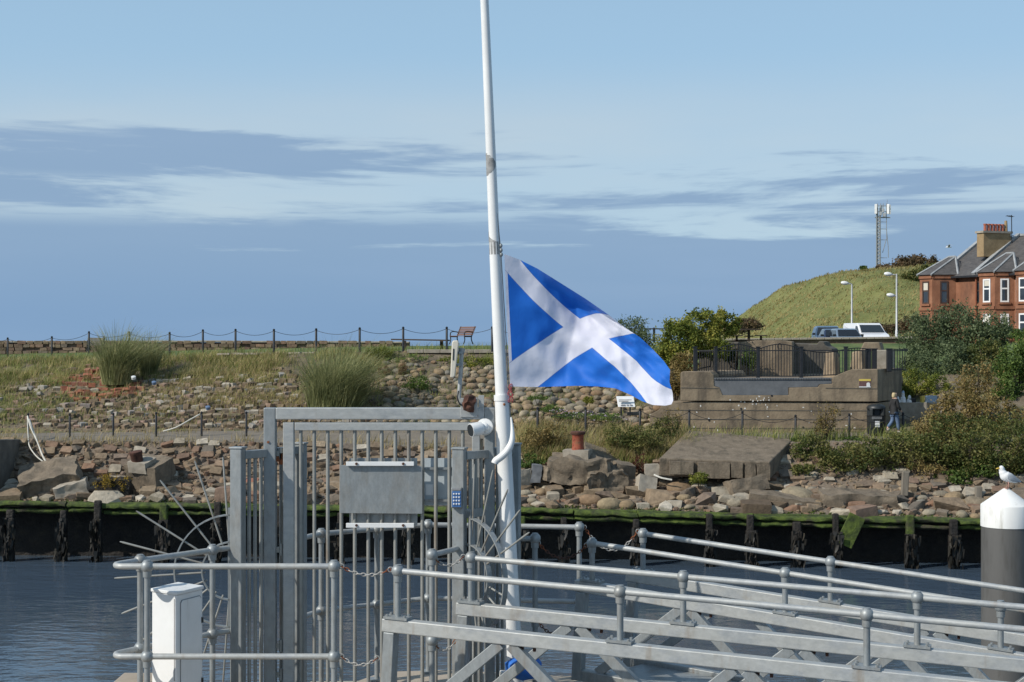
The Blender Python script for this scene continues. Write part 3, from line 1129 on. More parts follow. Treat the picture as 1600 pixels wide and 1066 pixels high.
for r in range(4):
    x = -46.0
    while x < -7:
        w = random.uniform(.28, .6)
        items.append((x + w / 2, 7.72 + r * .2, w))
        x += w * 1.03
random.shuffle(items)
for x, z, w in items[:280]:
    place_stone(swall, random.choice(ROCK['block', random.choice(('stone', 'pink', 'stone'))]), Vector((x, 90.2, z)) - wloc(swall), Vector((0, -1, 0)), (w, .2, .2), 1, spin=0)


# ================================================================== PLATFORM, GATE AND GANGWAYS
FLOOR = EYE - 3.25
RAIL_Z = EYE - 1.80
MID_Z = EYE - 2.52

plat = thing('platform', 'concrete landing platform carrying the gate enclosure', 'platform', (-1.5, 13, 0))
edge_ = [(-4.6, 8.5), (-4.6, 14.3), (-1.95, 14.3), (-1.93, 14.68), (-1.48, 14.7), (-1.28, 15.1), (-.62, 15.2), (.31, 14.95), (1.42, 14.8), (1.42, 13.6), (.6, 12.5), (-.6, 11.2), (-.6, 8.5)]
pm = MB()
pm.prism([(x, y, FLOOR - .45) for x, y in edge_], (0, 0, .45))
pm.build('deck_slab', M['deck_conc'], plat, bevel=.015)
for (x, y) in ((-3.9, 9.2), (-1.2, 9.2), (-3.9, 13.6), (-.9, 14.3), (.9, 14.3)):
    q = MB()
    q.lathe((x, y, -3), [(.25, 0), (.25, FLOOR + 2.56)], 20)
    q.build('support_pile', M['pile_grey'], plat, smooth=True, auto=40)


def ball_joint(parent, p, r=.052):
    b = MB()
    b.ball(p, r, 16)
    for s in (-1, 1):
        b.lathe(Vector(p) + Vector((0, 0, -.085 if s < 0 else .0)), [(.034, 0), (.036, .05)] if s < 0 else [(.03, .03), (.028, .05)], 12)
    return b.build('ball_joint', M['galv'], parent, smooth=True, auto=50)


RT = .0245


def rail_tube(parent, pts, name='rail', r=RT, m='galv_pale'):
    b = MB()
    b.tube(pts, r, 12)
    return b.build(name, M[m], parent, smooth=True, auto=50)


def rail_post(parent, px, Y, z0=FLOOR, z1=RAIL_Z, mids=True):
    p = PZ(px, Y, z0)
    b = MB()
    b.tube([p, (p.x, p.y, z1)], RT, 12)
    b.box((p.x, p.y, z0 + .012), (.14, .14, .02))
    o = b.build('post', M['galv'], parent, smooth=True, auto=40)
    ball_joint(parent, (p.x, p.y, z1))
    if mids:
        ball_joint(parent, (p.x, p.y, MID_Z))
    return o


# ---- U-shaped handrail round the white cabinet
hr = thing('handrail', 'galvanised tube handrail with rounded return end around the white cabinet', 'handrail', PZ(300, 12.6, FLOOR))
for z in (RAIL_Z, MID_Z):
    pts = [PZ(522, 12.27, z), PZ(230, 12.27, z), PZ(192, 12.27, z)]
    pts += smooth_path([PZ(188, 12.275, z), PZ(182, 12.31, z), PZ(182, 12.37, z), PZ(188, 12.42, z)], 5)
    pts += [PZ(219, 12.6, z), PZ(332, 13.22, z), PZ(366, 13.40, z)]
    rail_tube(hr, pts)
for px, Y in ((230, 12.27), (522, 12.27), (219, 12.6), (332, 13.22)):
    rail_post(hr, px, Y)
# ---- short stub rail beside the keypad post
hr = thing('handrail', 'short stub handrail fixed to the keypad post', 'handrail', PZ(680, 13, FLOOR))
for z in (RAIL_Z, MID_Z):
    rail_tube(hr, [PZ(675, 12.93, z), PZ(706, 13.22, z), PZ(714, 13.33, z)])
rail_post(hr, 675, 12.93)
# ---- rear handrail
hr = thing('handrail', 'rear handrail along the platform edge behind the gate bars', 'handrail', PZ(669, 15, FLOOR))
for z in (RAIL_Z, MID_Z):
    rail_tube(hr, [PZ(471, 14.02, z), PZ(502, 14.35, z), PZ(589, 14.7, z), PZ(669, 15.05, z), PZ(905, 14.85, z)])
for px, Y in ((502, 14.35), (589, 14.7), (669, 15.05), (905, 14.85)):
    rail_post(hr, px, Y)
# ---- stub behind the flagpole
hr = thing('handrail', 'short dark stub handrail just right of the flagpole base', 'handrail', PZ(836, 14, FLOOR))
for z in (RAIL_Z, MID_Z):
    rail_tube(hr, [PZ(809, 13.98, z), PZ(836, 14.0, z)], m='galv')
rail_post(hr, 836, 14.0)

# ------------------------------------------------------------------ gate enclosure
ge = thing('gate_enclosure', 'galvanised steel security gate with barred leaf and spiked fan guards', 'gate', PZ(590, 13.65, FLOOR))
YF, YG, YB = 13.37, 13.65, 13.96


def rhs_post(px, Y, py_top, w=.107, rz=math.radians(-14), cap=True, m='galv', name='post', z0=FLOOR):
    t = P(px, py_top, Y)
    b = MB()
    b.box((t.x, t.y, (t.z + z0) / 2), (w, w, t.z - z0), rz)
    o = b.build(name, M[m], ge, bevel=.008)
    if cap:
        c = MB()
        c.box((t.x, t.y, t.z + .008), (w + .016, w + .016, .016), rz)
        c.build('post_cap', M['galv'], o, bevel=.003)
    b = MB()
    b.box((t.x, t.y, z0 + .01), (w + .12, w + .12, .02), rz)
    b.build('base_plate', M['galv'], o)
    return o


LPOST = rhs_post(372, YF, 701)
KPOST = rhs_post(718, YF, 702)
rhs_post(470, YB, 694, w=.09)
rhs_post(805, YB, 695, w=.09)
# fixed frame round the leaf
top_z = P(0, 637, YG).z
FRX0, FRX1 = PZ(422.5, YG, 0).x, PZ(765, YG, 0).x
fr = MB()
zc = top_z - .052
fr.bar((FRX0 + .053, YG, zc), (FRX1 - .046, YG, zc), .104, .104)
fr.build('gate_frame_head', M['galv_pale'], ge, bevel=.008)
for x, w in ((FRX0, .106), (FRX1, .092)):
    b = MB()
    b.box((x, YG, (top_z + FLOOR) / 2), (w, .106, top_z - FLOOR), 0)
    b.build('gate_frame_post', M['galv'], ge, bevel=.008)
b = MB()
for px, py in ((419, 691), (745, 650), (734, 650)):
    b.lathe(P(px, py, YG - .057), [(.011, -.004), (.011, .006)], 8, Matrix.Rotation(math.pi / 2, 3, 'X'))
b.build('bolt', M['rust'], ge)
# hinges on the left jamb
for py in (700, 708, 850, 1000, 1045):
    b = MB()
    b.tube([P(439, py, YG), P(439, py + 18, YG)], .018, 10)
    b.box(P(439, py + 9, YG) + Vector((-.02, .0, 0)), (.05, .02, .05))
    b.build('hinge', M['rust'] if py == 708 else M['galv_bar'], ge, smooth=True, auto=40)
# leaf
leaf = MB()
lz = P(0, 660, YG).z
LX0, LX1 = PZ(451.5, YG, 0).x, PZ(744, YG, 0).x
lb = FLOOR + .09
leaf.box((LX0, YG, (lz + lb) / 2), (.096, .07, lz - lb))
leaf.box((LX1, YG, (lz + lb) / 2), (.07, .07, lz - lb))
leaf.box(((LX0 + LX1) / 2 + .013, YG, lz - .036), (LX1 - LX0 - .083, .068, .072))
leaf.box(((LX0 + LX1) / 2 + .013, YG, lb + .04), (LX1 - LX0 - .083, .068, .08))
leaf_o = leaf.build('gate_leaf', M['galv_pale'], ge, bevel=.006)
bar_r = .0165
for k in range(13):
    px = 470 + 21.1 * k
    x = PZ(px, YG, 0).x
    b = MB()
    b.tube([(x, YG, lb + .06), (x, YG, lz - .06)], bar_r, 10)
    b.build('bar', M['galv_bar'], leaf_o, smooth=True, auto=50)


# side panels
def side_panel(pA, YA, pB, YB_, py_a, nb, gaps=True):
    a, b_ = P(pA, py_a, YA), PZ(pB, YB_, P(pA, py_a, YA).z)
    b = MB()
    b.bar(a, b_, .06, .07)
    za = FLOOR + .12
    o = b.build('side_panel', M['galv'], ge, bevel=.005)
    b = MB()
    b.bar((a.x, a.y, za), (b_.x, b_.y, za), .06, .07)
    b.build('bottom_rail', M['galv'], o, bevel=.005)
    for i in range(nb):
        t = (i + 1) / (nb + 1)
        p = a.lerp(b_, t)
        c = MB()
        c.tube([(p.x, p.y, za), (p.x, p.y, a.z - .02)], bar_r, 10)
        c.build('bar', M['galv_bar'], o, smooth=True, auto=50)
    return o


side_panel(380, YF + .03, 417, YG - .02, 711, 3)
side_panel(430, YG + .06, 466, YB - .02, 706, 3)
side_panel(726, YF + .03, 760, YG - .04, 712, 3)
side_panel(770, YG + .06, 800, YB - .02, 706, 3)
# lock plate and strut on the right-hand panel
b = MB()
b.hexa([P(733, 800, YF + .06), P(748, 797, YG - .1), P(748, 797, YG - .08), P(733, 800, YF + .08), P(733, 748, YF + .06), P(748, 746, YG - .1), P(748, 746, YG - .08), P(733, 748, YF + .08)])
b.build('lock_plate', M['galv_pale'], ge)
b = MB()
b.bar(P(722, 803, YF), P(752, 800, YG - .1), .05, .075)
b.bar(P(728, 852, YF), P(742, 852, YF + .08), .02, .02)
b.bar(P(728, 868, YF), P(742, 868, YF + .08), .02, .02)
b.build('cross_strut', M['galv'], ge, bevel=.004)
b = MB()
b.box(P(746, 740, YG + .02) + Vector((0, 0, 0)), (.1, .03, .62))
b.build('closing_plate', M['concrete_pale'], ge)


# fans of spikes
def fan(cx, cy, Y, ux, uy, r1, r2, rs, angles, strap_w, short=None):
    k = Y / FPX
    c = P(cx, cy, Y)
    U = Vector((ux, uy, 0)).normalized()
    Z = Vector((0, 0, 1))
    Nn = U.cross(Z)

    def pt(r, a):
        return c + U * (r * math.cos(a)) + Z * (r * math.sin(a))
    root = None
    rings = MB()
    for r in (r1, r2):
        prev = None
        n = 26
        for i in range(n):
            a0, a1 = lerp(math.pi / 2, -math.pi / 2, i / n), lerp(math.pi / 2, -math.pi / 2, (i + 1) / n)
            p, q = pt(r, a0), pt(r, a1)
            rad0, rad1 = (p - c).normalized() * .006, (q - c).normalized() * .006
            w = Nn * strap_w / 2
            rings.hexa([p - w - rad0, p + w - rad0, q + w - rad1, q - w - rad1, p - w + rad0, p + w + rad0, q + w + rad1, q - w + rad1])
    # back strip fixing the fan to the enclosure
    rings.bar(pt(r2 + .06, math.pi / 2) + U * .01, pt(r2 + .06, -math.pi / 2) + U * .01, .03, strap_w, up=tuple(Nn))
    root = rings.build('fan_guard', M['galv'], ge)
    for a in angles:
        b = MB()
        ra = (short if short and a < 8 else rs) * random.uniform(.97, 1.02)
        b.tube([pt(r1 - .03, math.radians(a)), pt(ra - .03, math.radians(a)), pt(ra, math.radians(a))], [.0085, .0085, .004], 8)
        b.build('spike', M['galv_bar'], root, smooth=True, auto=40)
    return root


fan(361, 892, YF, -1, -.08, .25, .487, 1.0, (86, 72, 52.5, 33, 15.5, -3, -21, -38, -55, -72, -86), .045)
fan(736, 900, YF - .02, .60, -.80, .27, .50, .98, (87, 71, 56, 42, 29, 4, -13, -30, -47, -64, -80), .05, .52)

# ------------------------------------------------------------------ boards, keypad, camera and aerial on the gate
sg = thing('sign_board', 'blank grey metal board fixed across the gate bars with white strips', 'sign', P(595, 802, YG - .04))
b = MB()
b.prism([P(531, 802, YG - .055), P(660, 803, YG - .055), P(660, 731, YG - .055), P(657, 728, YG - .055), P(531, 727, YG - .055)], (0, .012, 0))
b.build('front_plate', M['galv'], sg, bevel=.002)
b = MB()
b.prism([P(546, 822, YG + .03), P(652, 822, YG + .03), P(652, 716, YG + .03), P(546, 716, YG + .03)], (0, .012, 0))
b.build('back_plate', M['galv_pale'], sg)
for y0, y1 in ((721.5, 728), (817.5, 824.5)):
    b = MB()
    p, q = P(541, (y0 + y1) / 2, YG - .078), P(647, (y0 + y1) / 2, YG - .078)
    b.bar(p, q, .03, (y1 - y0) * YG / FPX)
    s_ = b.build('white_strip', M['white'], sg, bevel=.003)
    for px in (557, 630):
        c = MB()
        c.lathe(P(px, (y0 + y1) / 2, YG - .092), [(.012, 0), (.012, .01)], 8, Matrix.Rotation(math.pi / 2, 3, 'X'))
        c.build('bolt', M['rust_dark'], s_)
sg = thing('sign_board', 'pale blue-grey board behind the gate bars with a small white notice', 'sign', P(684, 790, YG + .06))
b = MB()
b.prism([P(663, 790, YG + .06), P(708, 790, YG + .06), P(708, 716, YG + .06), P(663, 716, YG + .06)], (0, .012, 0))
b.build('panel', mat('pale_panel', [(0.3, (.42, .47, .49)), (0.7, (.5, .55, .57))], scale=5, rough=.5), sg)
b = MB()
for y in (732, 782):
    b.bar(P(659, y, YG + .035), P(712, y, YG + .035), .03, .02)
b.build('clamp_rail', M['galv'], sg)
b = MB()
b.prism([P(665, 774, YG + .054), P(677, 774, YG + .054), P(677, 757, YG + .054), P(665, 757, YG + .054)], (0, .004, 0))
b.build('notice', M['white'], sg)

kp = thing('keypad', 'blue push-button keypad mounted on the short galvanised post', 'keypad', P(714, 793, YF - .07))
kc = P(713.5, 777.5, YF - .075)
b = MB()
b.box(kc, (.094, .05, .178))
kb = b.build('housing', M['galv'], kp, bevel=.008)
b = MB()
b.box(kc + Vector((0, -.027, -.012)), (.078, .008, .138))
kf = b.build('faceplate', M['keypad_blue'], kp, bevel=.003)
b = MB()
b.box(kc + Vector((0, -.027, .072)), (.07, .006, .016))
b.build('printed_strip', M['print_grey'], kp)
for r in range(4):
    for c_ in range(3):
        b = MB()
        b.lathe(kc + Vector(((c_ - 1) * .023, -.030, .034 - r * .029)), [(.0075, 0), (.0075, .006), (.005, .008)], 10, Matrix.Rotation(math.pi / 2, 3, 'X'))
        b.build('button', M['white'], kf)

cc = thing('security_camera', 'white bullet security camera on a round mount at the gate corner', 'camera', P(757, 680, YG - .1))
mc = P(757.5, 667, YG - .075)
b = MB()
b.lathe(mc, [(.074, -.02), (.074, .012), (.068, .024), (.03, .03), (.03, .07)], 28, Matrix.Rotation(math.radians(78), 3, 'X') @ Matrix.Rotation(0, 3, 'Z'))
b.build('mount_base', M['white'], cc, smooth=True, auto=40)
b = MB()
p0, p1 = mc + Vector((0, -.09, .0)), P(733, 673, YG - .24)
d = (p1 - p0).normalized()
b.tube([mc + Vector((0, -.02, 0)), p0], .028, 16)
b.ball(p0, .042, 16)
b.build('swivel', M['white'], cc, smooth=True, auto=50)
R_ = d.to_track_quat('Z', 'Y').to_matrix()
b = MB()
b.lathe(p0 + d * .02, [(.03, 0), (.054, .012), (.06, .03), (.06, .12)], 20, R_)
b.build('camera_body', M['white'], cc, smooth=True, auto=40)
b = MB()
b.lathe(p0 + d * .141, [(.053, 0), (.053, .004), (.03, .003)], 20, R_)
b.build('lens_window', M['dark_plastic'], cc)
an = thing('aerial', 'cream flat panel aerial on a thin bent pole above the gate', 'aerial', P(722, 640, YG))
b = MB()
b.prism([P(703.5, 590, 13.56), P(708.5, 590.5, 13.56), P(711, 588, 13.56), P(717, 536, 13.56), P(715.5, 532, 13.56), P(708.5, 532, 13.56), P(706, 535, 13.56)], (0, .05, 0))
pn = b.build('panel', M['cream'], an, bevel=.012, seg=3)
b = MB()
b.prism([P(707.2, 563, 13.556), P(709, 563, 13.556), P(709.7, 545, 13.556), P(707.9, 545, 13.556)], (0, .003, 0))
b.build('slot', M['dark_plastic'], pn)
b = MB()
b.bar(P(715, 551, 13.6), P(722, 551, 13.62), .05, .02)
b.bar(P(713, 570, 13.6), P(721, 570, 13.62), .05, .02)
b.tube([P(721.5, 544, 13.62), P(721, 551, 13.62)], .028, 10)
b.build('clamp', M['galv'], an)
b = MB()
b.tube(smooth_path([P(721.5, 545, 13.63), P(720, 580, 13.63), P(717.5, 615, 13.63), P(718, 624, 13.63), P(721, 630, 13.63), P(727, 632, 13.63)], 5), .018, 10)
b.build('mast_pole', M['galv_pale'], an, smooth=True, auto=60)
b = MB()
b.tube(smooth_path([P(716.5, 611, 13.6), P(715, 622, 13.58), P(719, 632, 13.58), P(726, 633, 13.58), P(731, 640, 13.57)], 5), .007, 8)
b.build('cable', M['black'], an, smooth=True)
b = MB()
b.box(P(733, 637, 13.60), (.15, .03, .17))
b.box(P(752, 633, 13.62), (.05, .03, .17))
bp = b.build('bracket_plate', M['galv_pale'], an, bevel=.003)
b = MB()
b.ball(P(733, 630, 13.55), .055, 14, 1.5)
b.v = [tuple(Vector(q) + mnoise.noise_vector(Vector(q) * 28) * .035) for q in b.v]
b.build('rusted_clamp', M['rust_dark'], an)

# ------------------------------------------------------------------ white cabinet
cb = thing('electrical_cabinet', 'white service cabinet standing inside the U-shaped handrail', 'cabinet', PZ(277, 12.6, FLOOR))
F_, L_, R2 = PZ(276, 12.4, 0), PZ(237.5, 12.59, 0), PZ(316.5, 12.72, 0)
F_.z = L_.z = R2.z = 0
ztop = P(0, 925, 12.4).z
B_ = L_ + R2 - F_


def ring(z, g=0.0):
    c = (F_ + B_) / 2
    return [Vector((p.x, p.y, z)) + (p - c).normalized() * g for p in (F_, R2, B_, L_)]


b = MB()
b.hexa(ring(FLOOR + .44) + ring(ztop - .03))
b.build('body', M['white_cab'], cb, bevel=.006)
b = MB()
b.hexa(ring(ztop - .028, .012) + ring(ztop, .012))
b.build('lid', M['white_cab'], cb, bevel=.006)
b = MB()
eL = (L_ - F_).normalized()
eR = (R2 - F_).normalized()
nR = eR.cross(Vector((0, 0, 1))).normalized()
if nR.y > 0:
    nR = -nR


def rp(u, z):
    return Vector((F_.x, F_.y, z)) + eR * u + nR * .004


lw = (R2 - F_).length
door_pts = [(.07, ztop - .86), (lw - .05, ztop - .86), (lw - .03, ztop - .84), (lw - .03, ztop - .10), (lw - .05, ztop - .08), (.07, ztop - .08), (.05, ztop - .10), (.05, ztop - .84)]
b.prism([rp(u, z) for u, z in door_pts], nR * .006)
dr = b.build('door', M['white_cab'], cb, bevel=.002)
g_ = MB()
gx = [(.064, ztop - .866), (lw - .044, ztop - .866), (lw - .024, ztop - .846), (lw - .024, ztop - .094), (lw - .044, ztop - .074), (.064, ztop - .074), (.044, ztop - .094), (.044, ztop - .846)]
g_.prism([rp(u_, z_) - nR * .003 for u_, z_ in gx], nR * .004)
g_.build('door_gap_line', M['print_grey'], cb)  # dark gap round the door drawn as a thin grey strip
lbm = MB()
lbm.prism([rp(u_, z_) + nR * .006 for u_, z_ in ((.10, ztop - .98), (.17, ztop - .98), (.17, ztop - .93), (.10, ztop - .93))], nR * .003)
lbm.build('maker_plate', M['print_grey'], cb)
for z in (ztop - .28, ztop - .78):
    c = MB()
    c.box(rp(lw - .022, z) + nR * .006, (.018, .018, .045), math.atan2(eR.y, eR.x))
    c.build('lock', M['dark_plastic'], dr)
b = MB()
nL = Vector((0, 0, 1)).cross(eL).normalized()
if nL.y > 0:
    nL = -nL
b.hexa([Vector((F_.x, F_.y, z)) + eL * u + nL * d_ for z in (FLOOR + .5, ztop - .06) for u, d_ in ((.025, .001), (.029, .001), (.029, .004), (.025, .004))])
b.build('seam', M['print_grey'], cb)
pl = MB()
pl.box((-2.98, 12.66, FLOOR + .22), (.62, .72, .44))
tag(pl.build('plinth', M['deck_conc'], bevel=.012), 'low pale concrete plinth under the white cabinet', 'plinth')


# ------------------------------------------------------------------ gangways
def gangway(label, trusses, dirv, drop, spacing, nb, chord_z, rail_z, first):
    g = thing('gangway', label, 'gangway', (trusses[0][0], trusses[0][1], chord_z - .9), 'gangways down to the pontoons')
    D = Vector((dirv[0], dirv[1], -drop))
    depth = .82
    length = spacing * nb + .5
    for (sx, sy, f0, cz, rz) in trusses:
        Sx = Vector((sx, sy, cz))

        def at(s, dz=0.0):
            return Sx + D * s + Vector((0, 0, dz))
        b = MB()
        b.bar(at(0, -.052), at(length, -.052), .1, .104)
        b.build('top_chord', M['galv_pale'], g, bevel=.008)
        b = MB()
        b.bar(at(0, -depth - .05), at(length, -depth - .05), .1, .1)
        b.build('bottom_chord', M['galv'], g, bevel=.008)
        b = MB()
        b.bar(at(.065, -.105), at(.02, -depth - .1), .12, .09, up=(D.x, D.y, 0))
        b.build('end_post', M['galv'], g, bevel=.006)
        for i in range(nb):
            mid = first + spacing * (i + .5)
            for s0 in (-.04, .04):
                e_ = MB()
                e_.bar(at(mid + s0, -.105), at(mid + (spacing * .5 - .06) * (1 if s0 > 0 else -1), -depth), .075, .085, up=(D.x, D.y, .3))
                e_.build('diagonal', M['galv'], g, bevel=.005)
            for s0 in (-.12, -.02):
                e_ = MB()
                q = at(mid + .25 + s0, -.11)
                e_.lathe(q - Vector((0, 0, .03)), [(.012, 0), (.014, .03)], 6)
                e_.build('bolt', M['rust_dark'], g)
        # handrail with its posts
        h = MB()
        hz = rz - cz
        h.tube([at(first, hz), at(length, hz)], RT, 12)
        hr_ = h.build('handrail', M['galv_pale'], g, smooth=True, auto=50)
        for i in range(nb + 1):
            s = first + spacing * i
            e_ = MB()
            e_.tube([at(s, .02), at(s, hz)], RT * 1.02, 12)
            e_.build('post', M['galv'], hr_, smooth=True, auto=50)
            e_ = MB()
            e_.bar(at(s - .10, .012), at(s + .10, .012), .12, .02)
            for k in (-.075, .075):
                for kk in (-.04, .04):
                    c = at(s + k, .022) + Vector((-D.y, D.x, 0)) * kk
                    e_.lathe(c, [(.011, 0), (.011, .016)], 6)
            e_.build('foot_plate', M['galv'], hr_)
            ball_joint(hr_, at(s, hz))
    # deck between the trusses
    (ax, ay, _, az, _), (bx_, by, _, bz, _) = trusses
    d = MB()
    a0, b0 = Vector((ax, ay, az - depth - .04)) + D * .2, Vector((bx_, by, bz - depth - .04)) + D * .2
    inset = (b0 - a0).normalized() * .06
    d.hexa([a0 + inset - Vector((0, 0, .04)), a0 + inset + D * length - Vector((0, 0, .04)), b0 - inset + D * length - Vector((0, 0, .04)), b0 - inset - Vector((0, 0, .04)),
            a0 + inset, a0 + inset + D * length, b0 - inset + D * length, b0 - inset])
    d.build('deck', M['galv'], g)
    for i in range(nb + 1):
        e_ = MB()
        p, q = a0 + D * (spacing * i), b0 + D * (spacing * i)
        e_.bar(p - Vector((0, 0, .08)), q - Vector((0, 0, .08)), .06, .06)
        e_.build('cross_member', M['galv'], g)
    return g


gangway('nearer galvanised truss gangway sloping down to the right in the foreground',
        [(-1.017, 12.2, .12, EYE - 2.196, EYE - 1.815), (-.459, 12.95, .12, EYE - 2.196, EYE - 1.818)], (.944, -.329), .037, 1.82, 6, EYE - 2.196, EYE - 1.815, .12)
gangway('farther galvanised truss gangway descending more steeply behind the nearer one',
        [(.59, 14.17, .16, EYE - 2.196, EYE - 1.842), (1.107, 14.76, .16, EYE - 2.196, EYE - 1.828)], (.911, -.412), .0905, 1.80, 6, EYE - 2.196, EYE - 1.842, .16)

# ------------------------------------------------------------------ chains closing the gaps
M['chain'] = mat('chain_steel', [(0.3, (.30, .29, .27)), (0.7, (.44, .43, .40))], scale=20, rough=.5, metal=.3)


def chain(label, a, b, sag, dark=False, rust=.16):
    a, b = Vector(a), Vector(b)
    t = thing('chain', label, 'chain', (a + b) / 2 - Vector((0, 0, sag + .03)), 'safety chains between handrail ends')
    path = catenary(a, b, sag, 40)
    L = sum((q - p).length for p, q in zip(path, path[1:]))
    n = max(4, int(L / .034))
    mb_m, mb_r = MB(), MB()
    acc, seg = 0.0, 0
    for i in range(n):
        target = L * (i + .5) / n
        while seg < len(path) - 2 and acc + (path[seg + 1] - path[seg]).length < target:
            acc += (path[seg + 1] - path[seg]).length
            seg += 1
        d = (path[seg + 1] - path[seg]).normalized()
        c = path[seg] + d * (target - acc)
        s = d.cross(Vector((0, 1, 0))).normalized() if i % 2 else Vector((0, 1, 0))
        s = (s - d * s.dot(d)).normalized()
        pts = []
        for k in range(9):
            an_ = 2 * math.pi * k / 8
            pts.append(c + d * (.024 * math.cos(an_)) + s * (.012 * math.sin(an_)))
        fr_ = (i + .5) / n
        (mb_r if fr_ < rust or fr_ > 1 - rust else mb_m).tube(pts, .0042, 5, cap=False)
    mb_m.build('links', M['rust_dark'] if dark else M['chain'], t, smooth=True)
    mb_r.build('rusty_shackle', M['rust'], t, smooth=True)
    for p in (a, b):
        r = MB()
        pts = [p + Vector((.02 * math.cos(k * math.pi / 5), 0, .02 * math.sin(k * math.pi / 5))) for k in range(11)]
        r.tube(pts, .004, 5, cap=False)
        r.build('ring', M['chain'], t, smooth=True)
    return t


def off(p, dx, dz=0.0):
    return Vector(p) + Vector((dx, 0, dz))


chain('upper chain hung between left handrail end and the nearer gangway rail', off(PZ(522, 12.27, RAIL_Z), .06), off(PZ(622, 12.2, EYE - 1.815), -.06), .055)
chain('lower chain hung between left handrail end and the gangway end post', off(PZ(522, 12.27, MID_Z), .06), off(PZ(601, 12.2, MID_Z), -.06), .06)
chain('upper chain from the keypad stub rail to the nearer gangway', off(PZ(675, 12.93, RAIL_Z), .03, -.04), off(PZ(735, 12.95, EYE - 1.818), -.06), .06)
chain('lower chain from the keypad stub rail low beside the keypad post', off(PZ(675, 12.93, MID_Z), .03, -.04), off(PZ(716, 12.95, MID_Z), -.02, .0), .06)
chain('dark sagging chain from the flagpole stub rail to the farther gangway', off(PZ(836, 14.0, RAIL_Z), .03, -.04), off(PZ(925, 14.17, EYE - 1.842), -.05, -.04), .13, dark=True)
chain('pale chain between rear handrail end and the farther gangway rail', off(PZ(905, 14.85, RAIL_Z), .05), off(PZ(1005, 14.76, EYE - 1.828), -.05), .2)
chain('dark lower chain right of the flagpole near the water', off(PZ(836, 14.0, MID_Z), .03, -.04), off(PZ(900, 14.17, MID_Z - .02), -.03), .13, dark=True)

# ------------------------------------------------------------------ flagpole
YP = 13.55
fp = thing('flagpole', 'tall leaning white flagpole with grey joint bands rising out of the frame', 'flagpole', P(802, 1090, YP))


def pole_at(py):
    x = knots([(-260, 745.5), (0, 757), (400, 773.5), (620, 784), (1090, 805)], py)[0]
    return P(x, py, YP)


def pole_r(py):
    return .957 * knots([(-260, .032), (0, .0385), (250, .046), (400, .051), (615, .058), (1090, .076)], py)[0]


def pole_piece(y0, y1, name, m, grow=0.0, n=8):
    b = MB()
    ys = [lerp(y0, y1, i / n) for i in range(n + 1)]
    b.tube([pole_at(y) for y in ys], [pole_r(y) + grow for y in ys], 24)
    return b.build(name, M[m], fp, smooth=True, auto=50)


shaft = pole_piece(620, -260, 'upper_shaft', 'white')
pole_piece(1090, 620, 'lower_shaft', 'white', .008)
pole_piece(626, 617, 'collar', 'white', .014, 2)
M['tape'] = mat('worn_grey_tape', [(0.3, (.16, .16, .155)), (0.5, (.28, .28, .27)), (0.7, (.4, .4, .385))], scale=16, rough=.7)


def wrap(y0, y1, a0, a1, taper):
    """a worn patch of tape lying on the pole between two angles"""
    b = MB()
    n, k = 8, 10
    vs_ = []
    for i in range(n + 1):
        y = lerp(y0, y1, i / n)
        c, r = pole_at(y), pole_r(y) + .002
        sh = taper(i / n)
        for j in range(k + 1):
            a = math.radians(lerp(a0, lerp(a0, a1, sh), j / k))
            vs_.append(c + Vector((r * math.sin(a), -r * math.cos(a), 0)))
    fs_ = [(i * (k + 1) + j, i * (k + 1) + j + 1, (i + 1) * (k + 1) + j + 1, (i + 1) * (k + 1) + j) for i in range(n) for j in range(k)]
    b.add(vs_, fs_)
    b.build('tape_patch', M['tape'], fp, smooth=True)


wrap(240, 275, -110, 60, lambda t: .25 + .75 * math.sin(math.pi * min(1, t * .9 + .05)))
wrap(378, 398, -180, 180, lambda t: 1)
wrap(362, 378.5, -110, 30, lambda t: .1 + .9 * t * t)
b = MB()
b.ball(P(788, 632, YP - .07), .012, 8)
b.build('bolt', M['rust'], fp)
# halyard, snap hook and red tangle
b = MB()
b.tube([P(768.5, 262, YP), P(775, 320, YP - .03), P(782.5, 392, YP - .02), P(789, 500, YP - .02), P(795, 604, YP - .02), P(798, 660, YP - .02)], .0045, 6)
b.build('halyard', M['print_grey'], fp, smooth=True)
b = MB()
for py in (384, 391, 398):
    b.ball(P(782.5 + (py - 384) * .05, py, YP - .02), .016, 8, 1.3)
b.build('snap_hook', M['galv'], fp, smooth=True)
M['redrope'] = mat('red_cord', [(0.3, (.30, .03, .04)), (0.7, (.42, .07, .09))], scale=10, rough=.8)
b = MB()
for k in range(4):
    pts = [P(794 + random.uniform(-1, 8), 600 + i * 6 + random.uniform(-3, 3), YP - .05 + random.uniform(-.02, .02)) for i in range(6)]
    b.tube(smooth_path(pts, 4), .0035, 5)
b.build('red_cord', M['redrope'], fp, smooth=True)
# white curved horn fixed to the pole
b = MB()
b.tube(smooth_path([P(798.5, 652, YP - .12), P(800.5, 672, YP - .14), P(799.5, 690, YP - .16), P(793, 704, YP - .17), P(783, 714, YP - .17), P(775, 720, YP - .17), P(773, 724, YP - .17)], 6),
       [.006 + .026 * min(1, i / 16) for i in range(37)], 12)
b.build('curved_horn', M['white'], fp, smooth=True, auto=60)
b = MB()
b.box(P(803, 1086, YP), (.42, .42, .06))
b.build('base_plate', M['galv'], fp)
b = MB()
b.bar(P(781, 1053, YP - .25), P(842, 1057, YP - .2), .05, .06)
b.build('white_ledge', M['white_worn'], fp, bevel=.01)
